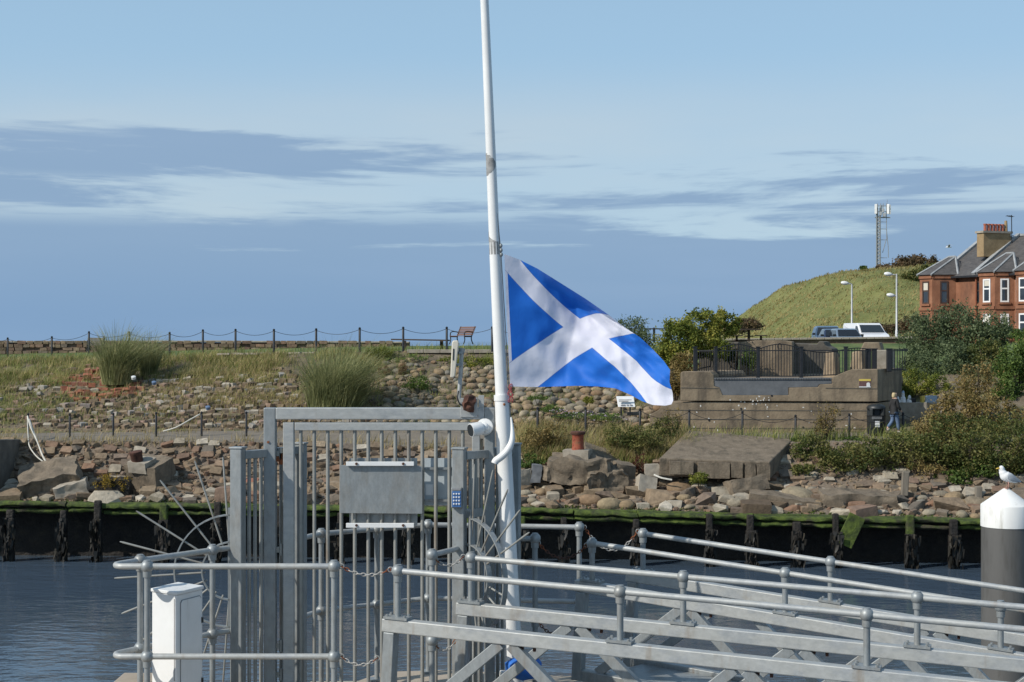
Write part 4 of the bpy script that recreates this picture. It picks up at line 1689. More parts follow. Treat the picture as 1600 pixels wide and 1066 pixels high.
# blue and white cloth bundle at the foot
def cloth_mat(name, c, trans=.4):
    m = bpy.data.materials.new(name)
    m.use_nodes = True
    N, L = m.node_tree.nodes, m.node_tree.links
    b_ = N['Principled BSDF']
    b_.inputs['Base Color'].default_value = (*c, 1)
    b_.inputs['Roughness'].default_value = .75
    return m


M['blue_cloth'] = mat('blue_cloth', [(0.3, (.02, .13, .50)), (0.7, (.03, .18, .60))], scale=5, rough=.7)
bm_ = bmesh.new()
bmesh.ops.create_icosphere(bm_, subdivisions=3, radius=1)
for vtx in bm_.verts:
    c = vtx.co
    c *= 1 + .28 * mnoise.noise(c * 1.7) + .12 * mnoise.noise(c * 4)
    vtx.co = Vector((c.x * .16, c.y * .12, c.z * .1))
me = bpy.data.meshes.new('cloth_bundle')
bm_.to_mesh(me)
bm_.free()
me.materials.append(M['blue_cloth'])
me.polygons.foreach_set('use_smooth', [True] * len(me.polygons))
o = bpy.data.objects.new('cloth_bundle', me)
COL.objects.link(o)
o.location = P(820, 1042, YP - .22)
tag(o, 'crumpled blue cloth bundle tied at the foot of the flagpole', 'cloth')

# ------------------------------------------------------------------ flag
def poly_at(pts, t):
    ds = [0]
    for p, q in zip(pts, pts[1:]):
        ds.append(ds[-1] + math.dist(p, q))
    s = t * ds[-1]
    for i in range(len(pts) - 1):
        if s <= ds[i + 1] or i == len(pts) - 2:
            u = (s - ds[i]) / (ds[i + 1] - ds[i])
            return np.array([lerp(pts[i][0], pts[i + 1][0], u), lerp(pts[i][1], pts[i + 1][1], u)])


def flag_material():
    m = bpy.data.materials.new('flag_cloth')
    m.use_nodes = True
    N, L = m.node_tree.nodes, m.node_tree.links
    p = N['Principled BSDF']
    out = N['Material Output']
    uv = N.new('ShaderNodeUVMap')
    uv.uv_map = 'UVMap'
    sep = N.new('ShaderNodeSeparateXYZ')
    L.new(uv.outputs[0], sep.inputs[0])

    def mth(op, a, b=None):
        n = N.new('ShaderNodeMath')
        n.operation = op
        for i, v_ in enumerate((a, b)):
            if v_ is None:
                continue
            if isinstance(v_, (int, float)):
                n.inputs[i].default_value = v_
            else:
                L.new(v_, n.inputs[i])
        return n.outputs[0]
    u, v_ = sep.outputs[0], sep.outputs[1]
    d1 = mth('ABSOLUTE', mth('SUBTRACT', u, v_))
    d2 = mth('ABSOLUTE', mth('SUBTRACT', u, mth('SUBTRACT', 1.0, v_)))
    e1 = mth('SUBTRACT', d1, mth('SUBTRACT', 0.175, mth('MULTIPLY', u, 0.045)))
    e2 = mth('SUBTRACT', d2, mth('ADD', 0.118, mth('MULTIPLY', u, 0.04)))
    dm = mth('MINIMUM', e1, e2)
    w1 = mth('LESS_THAN', dm, 0.0)
    seam = mth('LESS_THAN', mth('ABSOLUTE', dm), 0.004)
    hem = mth('LESS_THAN', u, 0.018)
    fac = mth('MAXIMUM', w1, hem)
    mx = N.new('ShaderNodeMix')
    mx.data_type = 'RGBA'
    L.new(fac, mx.inputs[0])
    mx.inputs[6].default_value = (.006, .165, .68, 1)
    mx.inputs[7].default_value = (.80, .80, .89, 1)
    sm = N.new('ShaderNodeMix')
    sm.data_type = 'RGBA'
    L.new(mth('MULTIPLY', seam, .45), sm.inputs[0])
    L.new(mx.outputs[2], sm.inputs[6])
    sm.inputs[7].default_value = (.03, .12, .40, 1)
    mx = sm
    L.new(mx.outputs[2], p.inputs['Base Color'])
    p.inputs['Roughness'].default_value = .65
    p.inputs['Sheen Weight'].default_value = .15
    tr = N.new('ShaderNodeBsdfTranslucent')
    L.new(mx.outputs[2], tr.inputs['Color'])
    ms = N.new('ShaderNodeMixShader')
    ms.inputs[0].default_value = .33
    L.new(p.outputs[0], ms.inputs[1])
    L.new(tr.outputs[0], ms.inputs[2])
    L.new(ms.outputs[0], out.inputs['Surface'])
    # fine weave
    w = N.new('ShaderNodeTexNoise')
    w.inputs['Scale'].default_value = 6
    w.inputs['Detail'].default_value = 3
    g = N.new('ShaderNodeNewGeometry')
    L.new(g.outputs['Position'], w.inputs['Vector'])
    bn = N.new('ShaderNodeBump')
    bn.inputs['Strength'].default_value = .35
    bn.inputs['Distance'].default_value = .03
    L.new(w.outputs['Fac'], bn.inputs['Height'])
    L.new(bn.outputs[0], p.inputs['Normal'])
    return m


TOPE = [(788, 397), (812, 406), (840, 420), (880, 445), (915, 467), (948, 490), (975, 511)]
BOTE = [(797, 604), (840, 605), (900, 603), (935, 604), (962, 607), (985, 617), (1003, 627), (1020, 633), (1040, 634), (1049, 632)]
LEFE = [(788, 397), (792, 500), (797, 604)]
RIGE = [(975, 511), (1000, 527), (1020, 546), (1037, 564), (1047, 578), (1046, 597), (1051, 614), (1052, 626), (1049, 632)]
nu, nv = 96, 64
fv, uvs = [], []
c00, c10, c01, c11 = np.array(TOPE[0]), np.array(TOPE[-1]), np.array(BOTE[0]), np.array(BOTE[-1])
for j in range(nv + 1):
    t = j / nv            # 0 top, 1 bottom
    for i in range(nu + 1):
        s = i / nu
        p = (1 - t) * poly_at(TOPE, s) + t * poly_at(BOTE, s) + (1 - s) * poly_at(LEFE, t) + s * poly_at(RIGE, t) \
            - ((1 - s) * (1 - t) * c00 + s * (1 - t) * c10 + (1 - s) * t * c01 + s * t * c11)
        x = (p[0] - 790) / 170.0      # rough metres from the hoist
        # the cloth swings away from the camera near the hoist, then turns back towards it
        xb = .60 + .05 * math.sin(t * 5)
        e = x - xb
        soft = .035
        Yd = .62 * xb - (.62 * -e if e < 0 else .10 * e) if False else (.26 * x if e < 0 else .26 * xb - .55 * e)
        Yd += .05 * math.exp(-(e / .06) ** 2) * -.3
        Yd += .018 * math.sin(9 * x + 5 * t) * min(1, x * 2)
        # diagonal creases running out from the hoist corners
        dg = (p[1] - 400) / 170.0 - x * .72
        Yd += .030 * math.sin(dg * 13 + 1.1) * math.exp(-((x - .75) / .5) ** 2)
        Yd += .05 * mnoise.noise(Vector((x * 3.2, t * 2.4, 3))) * min(1, x * 2) + .022 * mnoise.noise(Vector((x * 8, t * 7, 1))) * min(1, x * 2)
        if x > .45:
            k_ = min(1, (x - .45) * 3)
            Yd += .030 * k_ * (abs(math.sin(dg * 6.5 + .6 + .7 * mnoise.noise(Vector((x * 2, t * 2, 9)))) ) - .6)
            Yd += .022 * k_ * abs(math.sin((x * .75 + t * .9) * 9.0)) * math.exp(-((t - .72) / .22) ** 2)
            Yd += .034 * k_ * abs(mnoise.noise(Vector((x * 5 + t * 3, t * 4 - x * 2, 5))))
            Yd += .02 * k_ * max(0.0, 1 - abs(dg + .10 - .12 * x) * 14) - .018 * k_ * max(0.0, 1 - abs(x - .98 - .12 * t) * 18)
        # upper hem rolls towards the camera
        if t < .13:
            roll = (1 - t / .13) ** 1.5 * max(0.0, min(1.0, (s - .12) / .25)) * max(0.0, min(1.0, (1.0 - s) / .2))
            Yd -= .13 * roll
        # lower hem lifts a little
        if t > .9:
            Yd -= .05 * ((t - .9) / .1) ** 2 * min(1, s * 3)
        q = P(p[0], p[1], 13.5 + Yd)
        fv.append(tuple(q))
        uvs.append((s, 1 - t))
ff = []
for j in range(nv):
    for i in range(nu):
        a = j * (nu + 1) + i
        ff.append((a, a + nu + 1, a + nu + 2, a + 1))
fl = link_mesh('flag', fv, ff, flag_material(), smooth=True)
ul = fl.data.uv_layers.new(name='UVMap')
for lp_ in fl.data.loops:
    ul.data[lp_.index].uv = uvs[lp_.vertex_index]
tag(fl, 'blue flag with white diagonal cross blowing out from the leaning pole', 'flag')

# ------------------------------------------------------------------ mooring pile with gull
mp_ = thing('mooring_pile', 'stout dark grey mooring pile with white conical cap at right', 'pile', PZ(1572, 30, -2))
c = PZ(1572, 30, 0)
b = MB()
b.lathe((c.x, c.y, -2), [(.47, 0), (.47, 6.78)], 48)
b.build('shaft', M['pile_grey'], mp_, smooth=True, auto=40)
b = MB()
b.lathe((c.x, c.y, 4.78), [(.475, 0), (.482, .004), (.482, .41), (.475, .425), (.3, .555), (.06, .735), (.02, .745)], 48)
b.build('cap', M['white_worn'], mp_, smooth=True, auto=25)


def skin_body(name, joints, edges, mat_, parent=None, sub=2, root=0):
    """joints: (x,y,z,rx[,ry]) world; grown with a Skin modifier and baked"""
    me = bpy.data.meshes.new(name)
    me.from_pydata([j[:3] for j in joints], edges, [])
    o = bpy.data.objects.new(name, me)
    COL.objects.link(o)
    sk = o.modifiers.new('skin', 'SKIN')
    sk.use_smooth_shade = True
    me.skin_vertices or o.data.skin_vertices
    for i, j in enumerate(joints):
        sv = o.data.skin_vertices[0].data[i]
        sv.radius = (j[3], j[4] if len(j) > 4 else j[3])
        sv.use_root = (i == root)
    ss_ = o.modifiers.new('sub', 'SUBSURF')
    ss_.levels = ss_.render_levels = sub
    dg = bpy.context.evaluated_depsgraph_get()
    ev = o.evaluated_get(dg)
    m2 = bpy.data.meshes.new_from_object(ev)
    v = [tuple(q.co) for q in m2.vertices]
    f = [tuple(q.vertices) for q in m2.polygons]
    bpy.data.objects.remove(o)
    bpy.data.meshes.remove(m2)
    return link_mesh(name, v, f, mat_, parent, smooth=True)


gp = Vector((c.x + .02, c.y - .02, 5.52))
gl = thing('gull', 'white and grey gull standing on top of the white pile cap', 'gull', gp)


def G(x, z, y=0.0):
    # bird faces left (-x); metres, feet at z = 0
    return (gp.x + x, gp.y + y, gp.z + z)


M['gull_white'] = mat('white_feathers', [(0.3, (.70, .70, .68)), (0.7, (.80, .80, .78))], scale=14, rough=.85, bump=.15, bscale=60, bdist=.01)
M['gull_grey'] = mat('grey_feathers', [(0.3, (.26, .29, .32)), (0.7, (.36, .39, .42))], scale=14, rough=.85, bump=.2, bscale=40, bdist=.01, stretch=(.4, 1, 1))
M['gull_beak'] = mat('yellow_beak', [(0.3, (.55, .36, .05)), (0.7, (.65, .45, .08))], scale=14, rough=.5)
M['gull_leg'] = mat('pink_leg', [(0.3, (.42, .22, .17)), (0.7, (.5, .28, .22))], scale=14, rough=.6)
gj = [(*G(.21, .13), .022, .03), (*G(.13, .165), .07, .065), (*G(.04, .21), .11, .115), (*G(-.045, .25), .118, .122), (*G(-.09, .31), .085, .088), (*G(-.108, .36), .066, .068), (*G(-.122, .395), .066, .066), (*G(-.155, .398), .036, .036)]
gpth = smooth_path([q[:3] for q in gj], 5)
grad = []
for i_ in range(len(gpth)):
    t_ = i_ / (len(gpth) - 1) * (len(gj) - 1)
    a_ = min(int(t_), len(gj) - 2)
    w_ = t_ - a_
    w_ = w_ * w_ * (3 - 2 * w_)
    grad.append(lerp(gj[a_][3], gj[a_ + 1][3], w_) * .86)
grad[0], grad[-1] = .006, .012
MB().tube(gpth, grad, 18).build('body', M['gull_white'], gl, smooth=True, auto=80)
for s in (-1, 1):
    wj = [(*G(-.03, .262, s * .082), .022, .055), (*G(.05, .225, s * .09), .024, .075), (*G(.14, .18, s * .07), .018, .05), (*G(.26, .13, s * .035), .01, .014)]
    w_ = skin_body('wing', wj, [(0, 1), (1, 2), (2, 3)], M['gull_grey'], gl)
    tj = [(*G(.21, .148, s * .048), .012, .02), (*G(.30, .118, s * .025), .006, .008)]
    skin_body('wing_tip', tj, [(0, 1)], M['black'], w_)
    b = MB()
    b.tube([G(.0, .16, s * .04), G(.015, .08, s * .042), G(.0, .006, s * .045)], [.012, .009, .009], 8)
    for a in (-.5, 0, .5):
        b.tube([G(.0, .006, s * .045), G(-.06 * math.cos(a), .004, s * .045 + .06 * math.sin(a))], [.008, .004], 6)
    b.build('leg', M['gull_leg'], gl, smooth=True)
    b = MB()
    b.ball(G(-.14, .408, s * .045), .008, 8)
    b.build('eye', M['black'], gl, smooth=True)
b = MB()
b.tube([G(-.155, .398), G(-.205, .392), G(-.225, .38)], [.017, .012, .004], 8)
b.build('beak', M['gull_beak'], gl, smooth=True)


# ================================================================== THINGS ON THE FAR BANK
# ------------------------------------------------------------------ chain fences
def chain_fence(name, label, posts, h, chains=True, r=.055, sag=.22, skip=()):
    """posts: (px, py_base, Y)"""
    t = thing(name, label, 'fence', P(*posts[0]))
    tops = []
    for px, py, Y in posts:
        p = P(px, py, Y)
        b = MB()
        b.lathe(p - Vector((0, 0, .15)), [(r, 0), (r, h + .08), (r * .7, h + .1), (r * 1.1, h + .13), (r * 1.0, h + .19), (r * .4, h + .215)], 10)
        b.build('post', M['black'], t, smooth=True, auto=40)
        tops.append(p + Vector((0, 0, h - .04)))
    if chains:
        for i, (a, b_) in enumerate(zip(tops, tops[1:])):
            if i in skip:
                continue
            c = MB()
            c.tube(catenary(a, b_, sag, 10), .012, 5)
            c.build('chain', M['black'], t, smooth=True)
    return t


chain_fence('chain_fence', 'black post and chain fence along the top of the grassy bank',
            [(-60, 560, 88), (12, 557, 86), (81, 555, 86), (139, 548, 84), (202, 549, 82), (265, 551, 79), (317, 547, 79), (368, 547, 77), (428, 548, 75), (494, 547, 75), (562, 546, 74), (630, 545, 74), (698, 545, 74), (769, 545, 73), (842, 545, 73), (915, 545, 73)], 1.0)
chain_fence('post_row', 'row of thin black posts on the quay path at left', [(44, 681, 64), (109, 681, 64.2), (177, 680, 64.4), (244, 679, 64.4), (315, 678, 64.4), (385, 678, 64.4)], .88, chains=False, r=.045)
chain_fence('post_row', 'row of black posts and sagging chain in front of the concrete wall', [(840, 672, 64.4), (915, 672, 64.4), (1000, 674, 64.4), (1077, 676, 64.4), (1160, 678, 64.4), (1243, 684, 64.4), (1327, 682, 64.4), (1411, 680, 64.4), (1495, 680, 64.4), (1578, 680, 64.4)], .9, r=.05, sag=.3)

# ------------------------------------------------------------------ benches, table, railing on the promenade
M['iron'] = M['black']


def bench(label, px, py, Y, facing, L=1.5, slat='wood_slat', scale=1.0):
    base = P(px, py, Y)
    t = thing('bench', label, 'bench', base)
    fx, fy = Vector((facing[0], facing[1], 0)).normalized().xy
    F = Vector((fx, fy, 0))
    W = Vector((-fy, fx, 0))
    for k in range(4):
        b = MB()
        c = base + F * (.12 + .11 * k) * scale + Vector((0, 0, .44 * scale))
        b.bar(c - W * L / 2, c + W * L / 2, .085, .03)
        b.build('seat_slat', M[slat], t, bevel=.005)
    for k in range(5):
        b = MB()
        c = base + F * (-.02 - .045 * k) * scale + Vector((0, 0, (.52 + .095 * k) * scale))
        b.bar(c - W * L / 2, c + W * L / 2, .03, .075, up=(F.x * -.4, F.y * -.4, 1))
        b.build('back_slat', M[slat], t, bevel=.005)
    for s in (-1, 1):
        o_ = W * (s * (L / 2 - .08))
        b = MB()
        b.tube(smooth_path([base + o_ + F * .52, base + o_ + F * .44 + Vector((0, 0, .22)), base + o_ + F * .46 + Vector((0, 0, .42)), base + o_ + F * .44 + Vector((0, 0, .62)), base + o_ + F * .25 + Vector((0, 0, .68)), base + o_ - F * .05 + Vector((0, 0, .64))], 4), .028, 6)
        b.tube(smooth_path([base + o_ - F * .08, base + o_ + F * .02 + Vector((0, 0, .25)), base + o_ + Vector((0, 0, .45)), base + o_ - F * .22 + Vector((0, 0, .95))], 4), .03, 6)
        b.bar(base + o_ + F * .45 + Vector((0, 0, .40)), base + o_ + F * .0 + Vector((0, 0, .40)), .04, .05)
        b.build('cast_iron_end', M['iron'], t, smooth=True, auto=50)
    return t


bench('slatted park bench with black iron arms beside the flagpole on the skyline', 726, 538, 82, (-.80, -.55), 1.55)
bench('small grey bench half hidden behind a fence post at left', 150, 551, 88, (.1, -1), 1.0, 'wood_grey', .9)
lb_ = thing('low_bench', 'long dark backless bench on the promenade left of the park bench', 'bench', P(657, 543, 77))
b = MB()
b.bar(P(613, 530.5, 77), P(701, 532, 76), .36, .07)
b.build('seat', M['wood_dark'], lb_, bevel=.01)
for px in (632, 690):
    b = MB()
    b.box(P(px, 539, 76.6), (.16, .3, .42))
    b.build('leg', M['wood_dark'], lb_, bevel=.01)
kb_ = thing('kerb', 'pale concrete kerb along the bank top between bench and flagpole', 'kerb', P(700, 550, 73.6))
for i, (a, b2) in enumerate(zip(range(636, 1000, 26), range(662, 1026, 26))):
    b = MB()
    b.bar(P(a + .3, 549, 73.7), P(b2 - .3, 549, 73.7), .3, .17)
    b.build('kerb_stone', M['concrete_pale'], kb_, bevel=.015)
kb_ = thing('kerb', 'broken pale kerb stones along the bank top left of the tussock', 'kerb', P(440, 554, 75))
for i, a in enumerate(range(340, 520, 22)):
    b = MB()
    y = lerp(553.5, 551, i / 8)
    b.bar(P(a + .5, y + random.uniform(-.6, .6), 75.3), P(a + 20, y + random.uniform(-.6, .6), 75.1), .25, .1)
    b.build('kerb_stone', M['concrete_pale'], kb_, bevel=.015)

pt_ = thing('picnic_table', 'dark wooden picnic table on the skyline in front of the hill', 'picnic table', P(1170, 532, 90))
k = 90 / FPX
b = MB()
b.box(P(1170, 515, 90), (1.2, 1.7, .07))
b.build('table_top', M['wood_dark'], pt_, bevel=.01)
for px in (1151, 1189):
    b = MB()
    b.box(P(px, 524.5, 90), (.48, 1.7, .06))
    o = b.build('seat', M['wood_dark'], pt_, bevel=.01)
    b = MB()
    b.box(P(px, 530, 90), (.12, .12, .36))
    b.build('leg', M['wood_dark'], pt_)
b = MB()
b.box(P(1170, 524, 90), (.14, .14, .62))
b.box(P(1170, 532, 90), (1.7, .12, .1))
b.box(P(1170, 525.5, 90), (.55, .1, .07))
b.build('pedestal', M['wood_dark'], pt_)
rl = thing('railing', 'dark metal railing on the skyline just right of the flag', 'railing', P(1020, 534, 88))
for py in (514, 523.5):
    b = MB()
    b.bar(P(980, py, 88), P(1075, py, 87), .06, .07 if py < 520 else .04)
    b.build('rail', M['black'], rl)
for px in (985, 1022, 1062):
    b = MB()
    b.box(P(px, 523, 87.6), (.13, .1, .8))
    b.build('post', M['black'], rl)

# ------------------------------------------------------------------ information board and litter bin
ib = thing('information_board', 'white tilted information board on two short legs below the flag', 'sign', P(977, 648, 65))
b = MB()
b.prism([P(966, 636, 64.9), P(992.5, 636, 64.9), P(990, 620, 65.15), P(963, 620, 65.15)], (0, .05, .02))
pn = b.build('panel', M['white'], ib, bevel=.008)
for r_, (x0, x1) in enumerate(((967, 987), (967, 982), (970, 977), (979, 982), (984, 988))):
    b = MB()
    y = 625 + 2.2 * r_ if r_ < 2 else 633
    b.prism([P(x0, y + .7, 64.87 + .02), P(x1, y + .7, 64.87 + .02), P(x1, y - .7, 64.92), P(x0, y - .7, 64.92)], (0, .03, 0))
    b.build('printed_line', M['print_grey'], pn)
for px in (970.5, 984.5):
    b = MB()
    b.bar(P(px, 650, 65.05), P(px, 633, 65.05), .06, .06, up=(0, 1, 0))
    b.build('leg', M['black'], ib)
b = MB()
b.box(P(991, 646.5, 65.3), (.62, .3, .14))
tag(b.build('stone_step', M['concrete_dark_and_shade'], bevel=.03), 'small dark slab lying right of the information board', 'slab')

lbn = thing('litter_bin', 'black litter bin with domed top and white notice against the concrete wall', 'bin', P(1369, 678, 64.9))
c = P(1369, 678, 64.9)
b = MB()
b.lathe(c, [(.36, 0), (.38, .05), (.39, .72)], 24)
b.build('body', M['dark_plastic'], lbn, smooth=True, auto=40)
b = MB()
b.lathe(c + Vector((0, 0, .73)), [(.395, 0), (.40, .05)], 24)
b.build('band', M['black'], lbn, smooth=True, auto=40)
for a0 in (45, 135, 225, 315):
    a = math.radians(a0)
    b = MB()
    b.box(c + Vector((.33 * math.cos(a), .33 * math.sin(a), .92)), (.16, .16, .3), a)
    b.build('hood_pillar', M['dark_plastic'], lbn, bevel=.02)
b = MB()
b.lathe(c + Vector((0, 0, 1.06)), [(.40, 0), (.405, .04), (.36, .13), (.22, .19), (.05, .205)], 24)
b.build('hood', M['dark_plastic'], lbn, smooth=True, auto=50)
b = MB()
b.box(c + Vector((0, 0, .9)), (.3, .3, .3))
b.build('inner_liner', M['black'], lbn)
b = MB()
b.box(c + Vector((-.04, -.392, .43)), (.19, .02, .25))
b.build('notice', M['white'], lbn)
for z in (.66, .72):
    b = MB()
    b.box(c + Vector((-.06, -.395, z)), (.42, .02, .025))
    b.build('print_strip', M['print_grey'], lbn)

# ------------------------------------------------------------------ concrete gun-emplacement-like base with terrace
bk = thing('concrete_wall', 'long board-marked concrete base wall with grey infill below the black fence', 'wall', P(1200, 690, 66))
b = MB()
b.prism([P(1012, 700, 66), P(1371, 700, 66), P(1371, 630, 66), P(1036, 628, 66), P(1030, 640, 66), P(1016, 648, 66)], (1.9, 3.4, 0))
b.build('lower_tier', M['concrete'], bk, bevel=.02)
YU = 65.93
b = MB()
b.prism([P(x, y, YU) for x, y in ((1063, 626.5), (1371.5, 628), (1371.5, 577), (1330, 577.5), (1320, 581), (1301, 589), (1300, 600), (1280, 601), (1278, 605), (1232, 606), (1232, 618), (1129, 618), (1124, 606), (1116, 604), (1115, 586), (1110, 581), (1066, 580.5), (1063, 583))], (1.9, 3.4, 0))
b.build('upper_tier', M['concrete'], bk, bevel=.025)
b = MB()
b.prism([P(x, y, YU + .03) for x, y in ((1116, 603), (1124, 605.5), (1129.5, 617.5), (1231.5, 617.5), (1231.5, 605.5), (1277.5, 604.5), (1279.5, 600.5), (1299.5, 599.5), (1299.5, 593), (1116, 593))], (0, .6, 0))
b.build('block_infill', M['infill'], bk)
nb_ = 46
for i in range(nb_):
    x0, x1 = lerp(1115.5, 1300, i / nb_), lerp(1115.5, 1300, (i + 1) / nb_)
    b = MB()
    p, q = P(x0 + .4, 593, YU), P(x1 - .4, 590.5, YU)
    b.box(((p.x + q.x) / 2, YU + .16, (p.z + q.z) / 2), (q.x - p.x, .35, q.z - p.z))
    b.build('brick', M['infill'], bk)
# board-mark joints as thin proud ribs
for (x0, x1, y, yy) in ((1040, 1368, 641, 66), (1030, 1368, 655, 66), (1064, 1122, 606, YU), (1290, 1370, 606.5, YU), (1022, 1368, 669, 66)):
    b = MB()
    b.bar(P(x0, y, yy - .004), P(x1, y + 1, yy - .004), .02, .028)
    b.build('board_mark', M['concrete_dark_and_shade'], bk)
# bird-lime splashes and drain holes
M['lime'] = mat('bird_lime', [(0.3, (.62, .60, .55)), (0.7, (.75, .73, .68))], scale=9, rough=.9)
for _ in range(38):
    px, py = random.choice(((random.gauss(1185, 9), random.gauss(624, 3)), (random.gauss(1170, 22), random.gauss(631, 3)), (random.uniform(1040, 1360), random.uniform(632, 675))))
    b = MB()
    yy = (YU if py < 627 else 66) - .006
    w, h_ = random.uniform(.6, 2.2), random.uniform(.6, 2.4)
    pts = [P(px + w * math.cos(a) * random.uniform(.6, 1), py + h_ * math.sin(a) * random.uniform(.6, 1), yy) for a in [i * math.pi / 4 for i in range(8)]]
    b.prism(pts, (0, .012, 0))
    b.build('lime_splash', M['lime'], bk)
for px, py in ((1108, 657), (1158, 639), (1255, 668), (1312, 648), (1206, 618.5), (1300, 640)):
    b = MB()
    b.lathe(P(px, py, (YU if py < 627 else 66) - .004), [(.045, 0), (.045, .01)], 10, Matrix.Rotation(math.pi / 2, 3, 'X'))
    b.build('drain_hole', M['black'], bk)
# terrace floor
b = MB()
zt = P(0, 591, 66).z - .02
b.prism([(8.3, 66.4, zt - .3), (15.9, 66.4, zt - .3), (17.7, 69.6, zt - .3), (17.9, 76, zt - .3), (9.5, 76, zt - .3)], (0, 0, .3))
b.build('terrace_floor', M['concrete'], bk)
# yellow and maroon plaque
pq = thing('plaque', 'small yellow and maroon plaque on the concrete wall above the bin', 'sign', P(1351, 606, YU))
for nm, m_, x0, x1, y0, y1, dy in (('backing', 'maroon', 1342.5, 1360.5, 605.5, 592.5, .008), ('header_stripe', 'yellow', 1342.5, 1360.5, 595.5, 592.5, .014), ('footer_stripe', 'white', 1342.5, 1360.5, 605.5, 604, .014), ('round_top_shape', 'white', 1354, 1359.5, 605, 598, .02)):
    b = MB()
    if nm == 'round_top_shape':
        pts = [(x0, y0), (x1, y0), (x1, y1 + 1.5), (x1 - 1, y1 + .3), ((x0 + x1) / 2, y1 - .4), (x0 + 1, y1 + .3), (x0, y1 + 1.5)]
    else:
        pts = [(x0, y0), (x1, y0), (x1, y1), (x0, y1)]
    b.prism([P(x, y, YU - dy) for x, y in pts], (0, .02, 0))
    b.build(nm, M[m_], pq)

# ---- black fence on the terrace
tf = thing('terrace_fence', 'black vertical-bar fence with arched panels on the concrete base', 'fence', P(1200, 590, 66.5))


def fence_run(a, b_, ytop_a, ytop_b, ybot_a, ybot_b, Ya, Yb, nb, arch):
    """from px a to px b; arch in px (positive = rises, negative = dips)"""
    top = MB()
    prev = None
    pts = []
    for i in range(nb + 1):
        t = i / nb
        px, Y = lerp(a, b_, t), lerp(Ya, Yb, t)
        yt = lerp(ytop_a, ytop_b, t)
        crown = yt - arch * math.sin(math.pi * t)
        pts.append(P(px, crown, Y))
        if 0 < i < nb:
            b2 = MB()
            b2.bar(P(px, lerp(ybot_a, ybot_b, t), Y), P(px, crown, Y), .028, .028, up=(0, 1, 0))
            b2.build('bar', M['black'], tf)
    b2 = MB()
    b2.tube(pts, .022, 5)
    b2.build('top_rail', M['black'], tf)
    for dy in (0, 1):
        b2 = MB()
        ya, yb = (ybot_a - 1, ybot_b - 1) if dy == 0 else (ytop_a + 2, ytop_b + 2)
        b2.bar(P(a, ya, Ya), P(b_, yb, Yb), .03, .045)
        b2.build('rail', M['black'], tf)


def fence_post(px, y0, y1, Y, w=.15):
    b2 = MB()
    b2.bar(P(px, y0, Y), P(px, y1, Y), w, w, up=(0, 1, 0))
    o_ = b2.build('post', M['black'], tf, bevel=.02)
    c2 = MB()
    c2.box(P(px, y1 - .6, Y), (w * 1.25, w * 1.25, .05))
    c2.build('cap', M['black'], o_)


YT = 66.5
for px in (1086, 1118.5, 1184.5, 1252, 1321.5):
    fence_post(px, 591, 543, YT)
fence_run(1086, 1118, 546, 546, 589, 589, YT + .5, YT, 9, -4)
fence_run(1119, 1184, 546, 546, 589, 589, YT, YT, 15, 8)
fence_run(1185, 1252, 546, 546, 589, 589, YT, YT, 15, 8)
fence_run(1253, 1321, 546, 546, 589, 586, YT, YT, 15, -5)
fence_run(1322, 1357, 546, 546, 584, 580, YT, YT + .3, 8, 2)
for px in (1357, 1366, 1389):
    fence_post(px, 581, 546, YT + .4, .2)
fence_run(1390, 1418, 546, 546, 579, 579, YT + .4, YT + 1.6, 7, 0)
# small ring emblem in the arched panel
b = MB()
cr_ = P(1218, 541, YT - .03)
b.tube([cr_ + Vector((.09 * math.cos(a), 0, .12 * math.sin(a))) for a in [i * math.pi / 8 for i in range(17)]], .014, 5, cap=False)
b.build('ring_emblem', M['black'], tf)

# ---- ruined concrete walls behind the fence
def slab_thing(name, label, cat, poly, vec, m_, bev=.04):
    b2 = MB()
    b2.prism([P(*q) for q in poly], vec)
    return tag(b2.build(name, M[m_], bevel=bev), label, cat)


slab_thing('ruined_wall', 'lit broad concrete wall behind the arched fence panel', 'wall', [(1155, 590, 71.5), (1238, 590, 71.5), (1238, 534, 71.5), (1222, 532, 71.5), (1180, 532, 71.5), (1155, 535, 71.5)], (1.2, 6, 0), 'concrete')
slab_thing('ruined_wall', 'shade-coloured ivy-hung concrete wall at the left end of the terrace', 'wall', [(1092, 590, 73), (1150, 590, 73), (1154, 535, 73), (1130, 534, 73), (1092, 540, 73)], (.5, 3, 0), 'concrete_dark_and_shade')  # shade under the bush put into a darker concrete colour
slab_thing('ruined_wall', 'shade-coloured concrete back wall between the buttresses', 'wall', [(1236, 592, 76.5), (1294, 592, 76.5), (1303, 556, 76.5), (1300, 545, 76.5), (1290, 540, 76.5), (1287, 534, 76.5), (1280, 533, 76.5), (1276, 538, 76.5), (1236, 536, 76.5)], (.5, 1, 0), 'concrete_dark_and_shade')  # shade of the recess painted in with the darker concrete


def buttress(label, px0, px1, pyb, pyt, Y, turn=-38):
    c0 = P((px0 + px1) / 2, pyb, Y)
    ht = (pyb - pyt) * Y / FPX
    w = (px1 - px0) * Y / FPX * .74
    R_ = Matrix.Rotation(math.radians(turn), 3, 'Z')
    ps = []
    for z, g in ((-.1, 1.0), (ht, .68)):
        for sx, sy in ((-1, -1), (1, -1), (1, 1), (-1, 1)):
            ps.append(c0 + R_ @ Vector((sx * w / 2 * g, sy * w / 2 * g, 0)) + Vector((0, 0, z + (random.uniform(-.06, .06) if z > 0 else 0))))
    b2 = MB()
    b2.hexa(ps)
    return tag(b2.build('buttress', M['concrete'], bevel=.04), label, 'buttress')


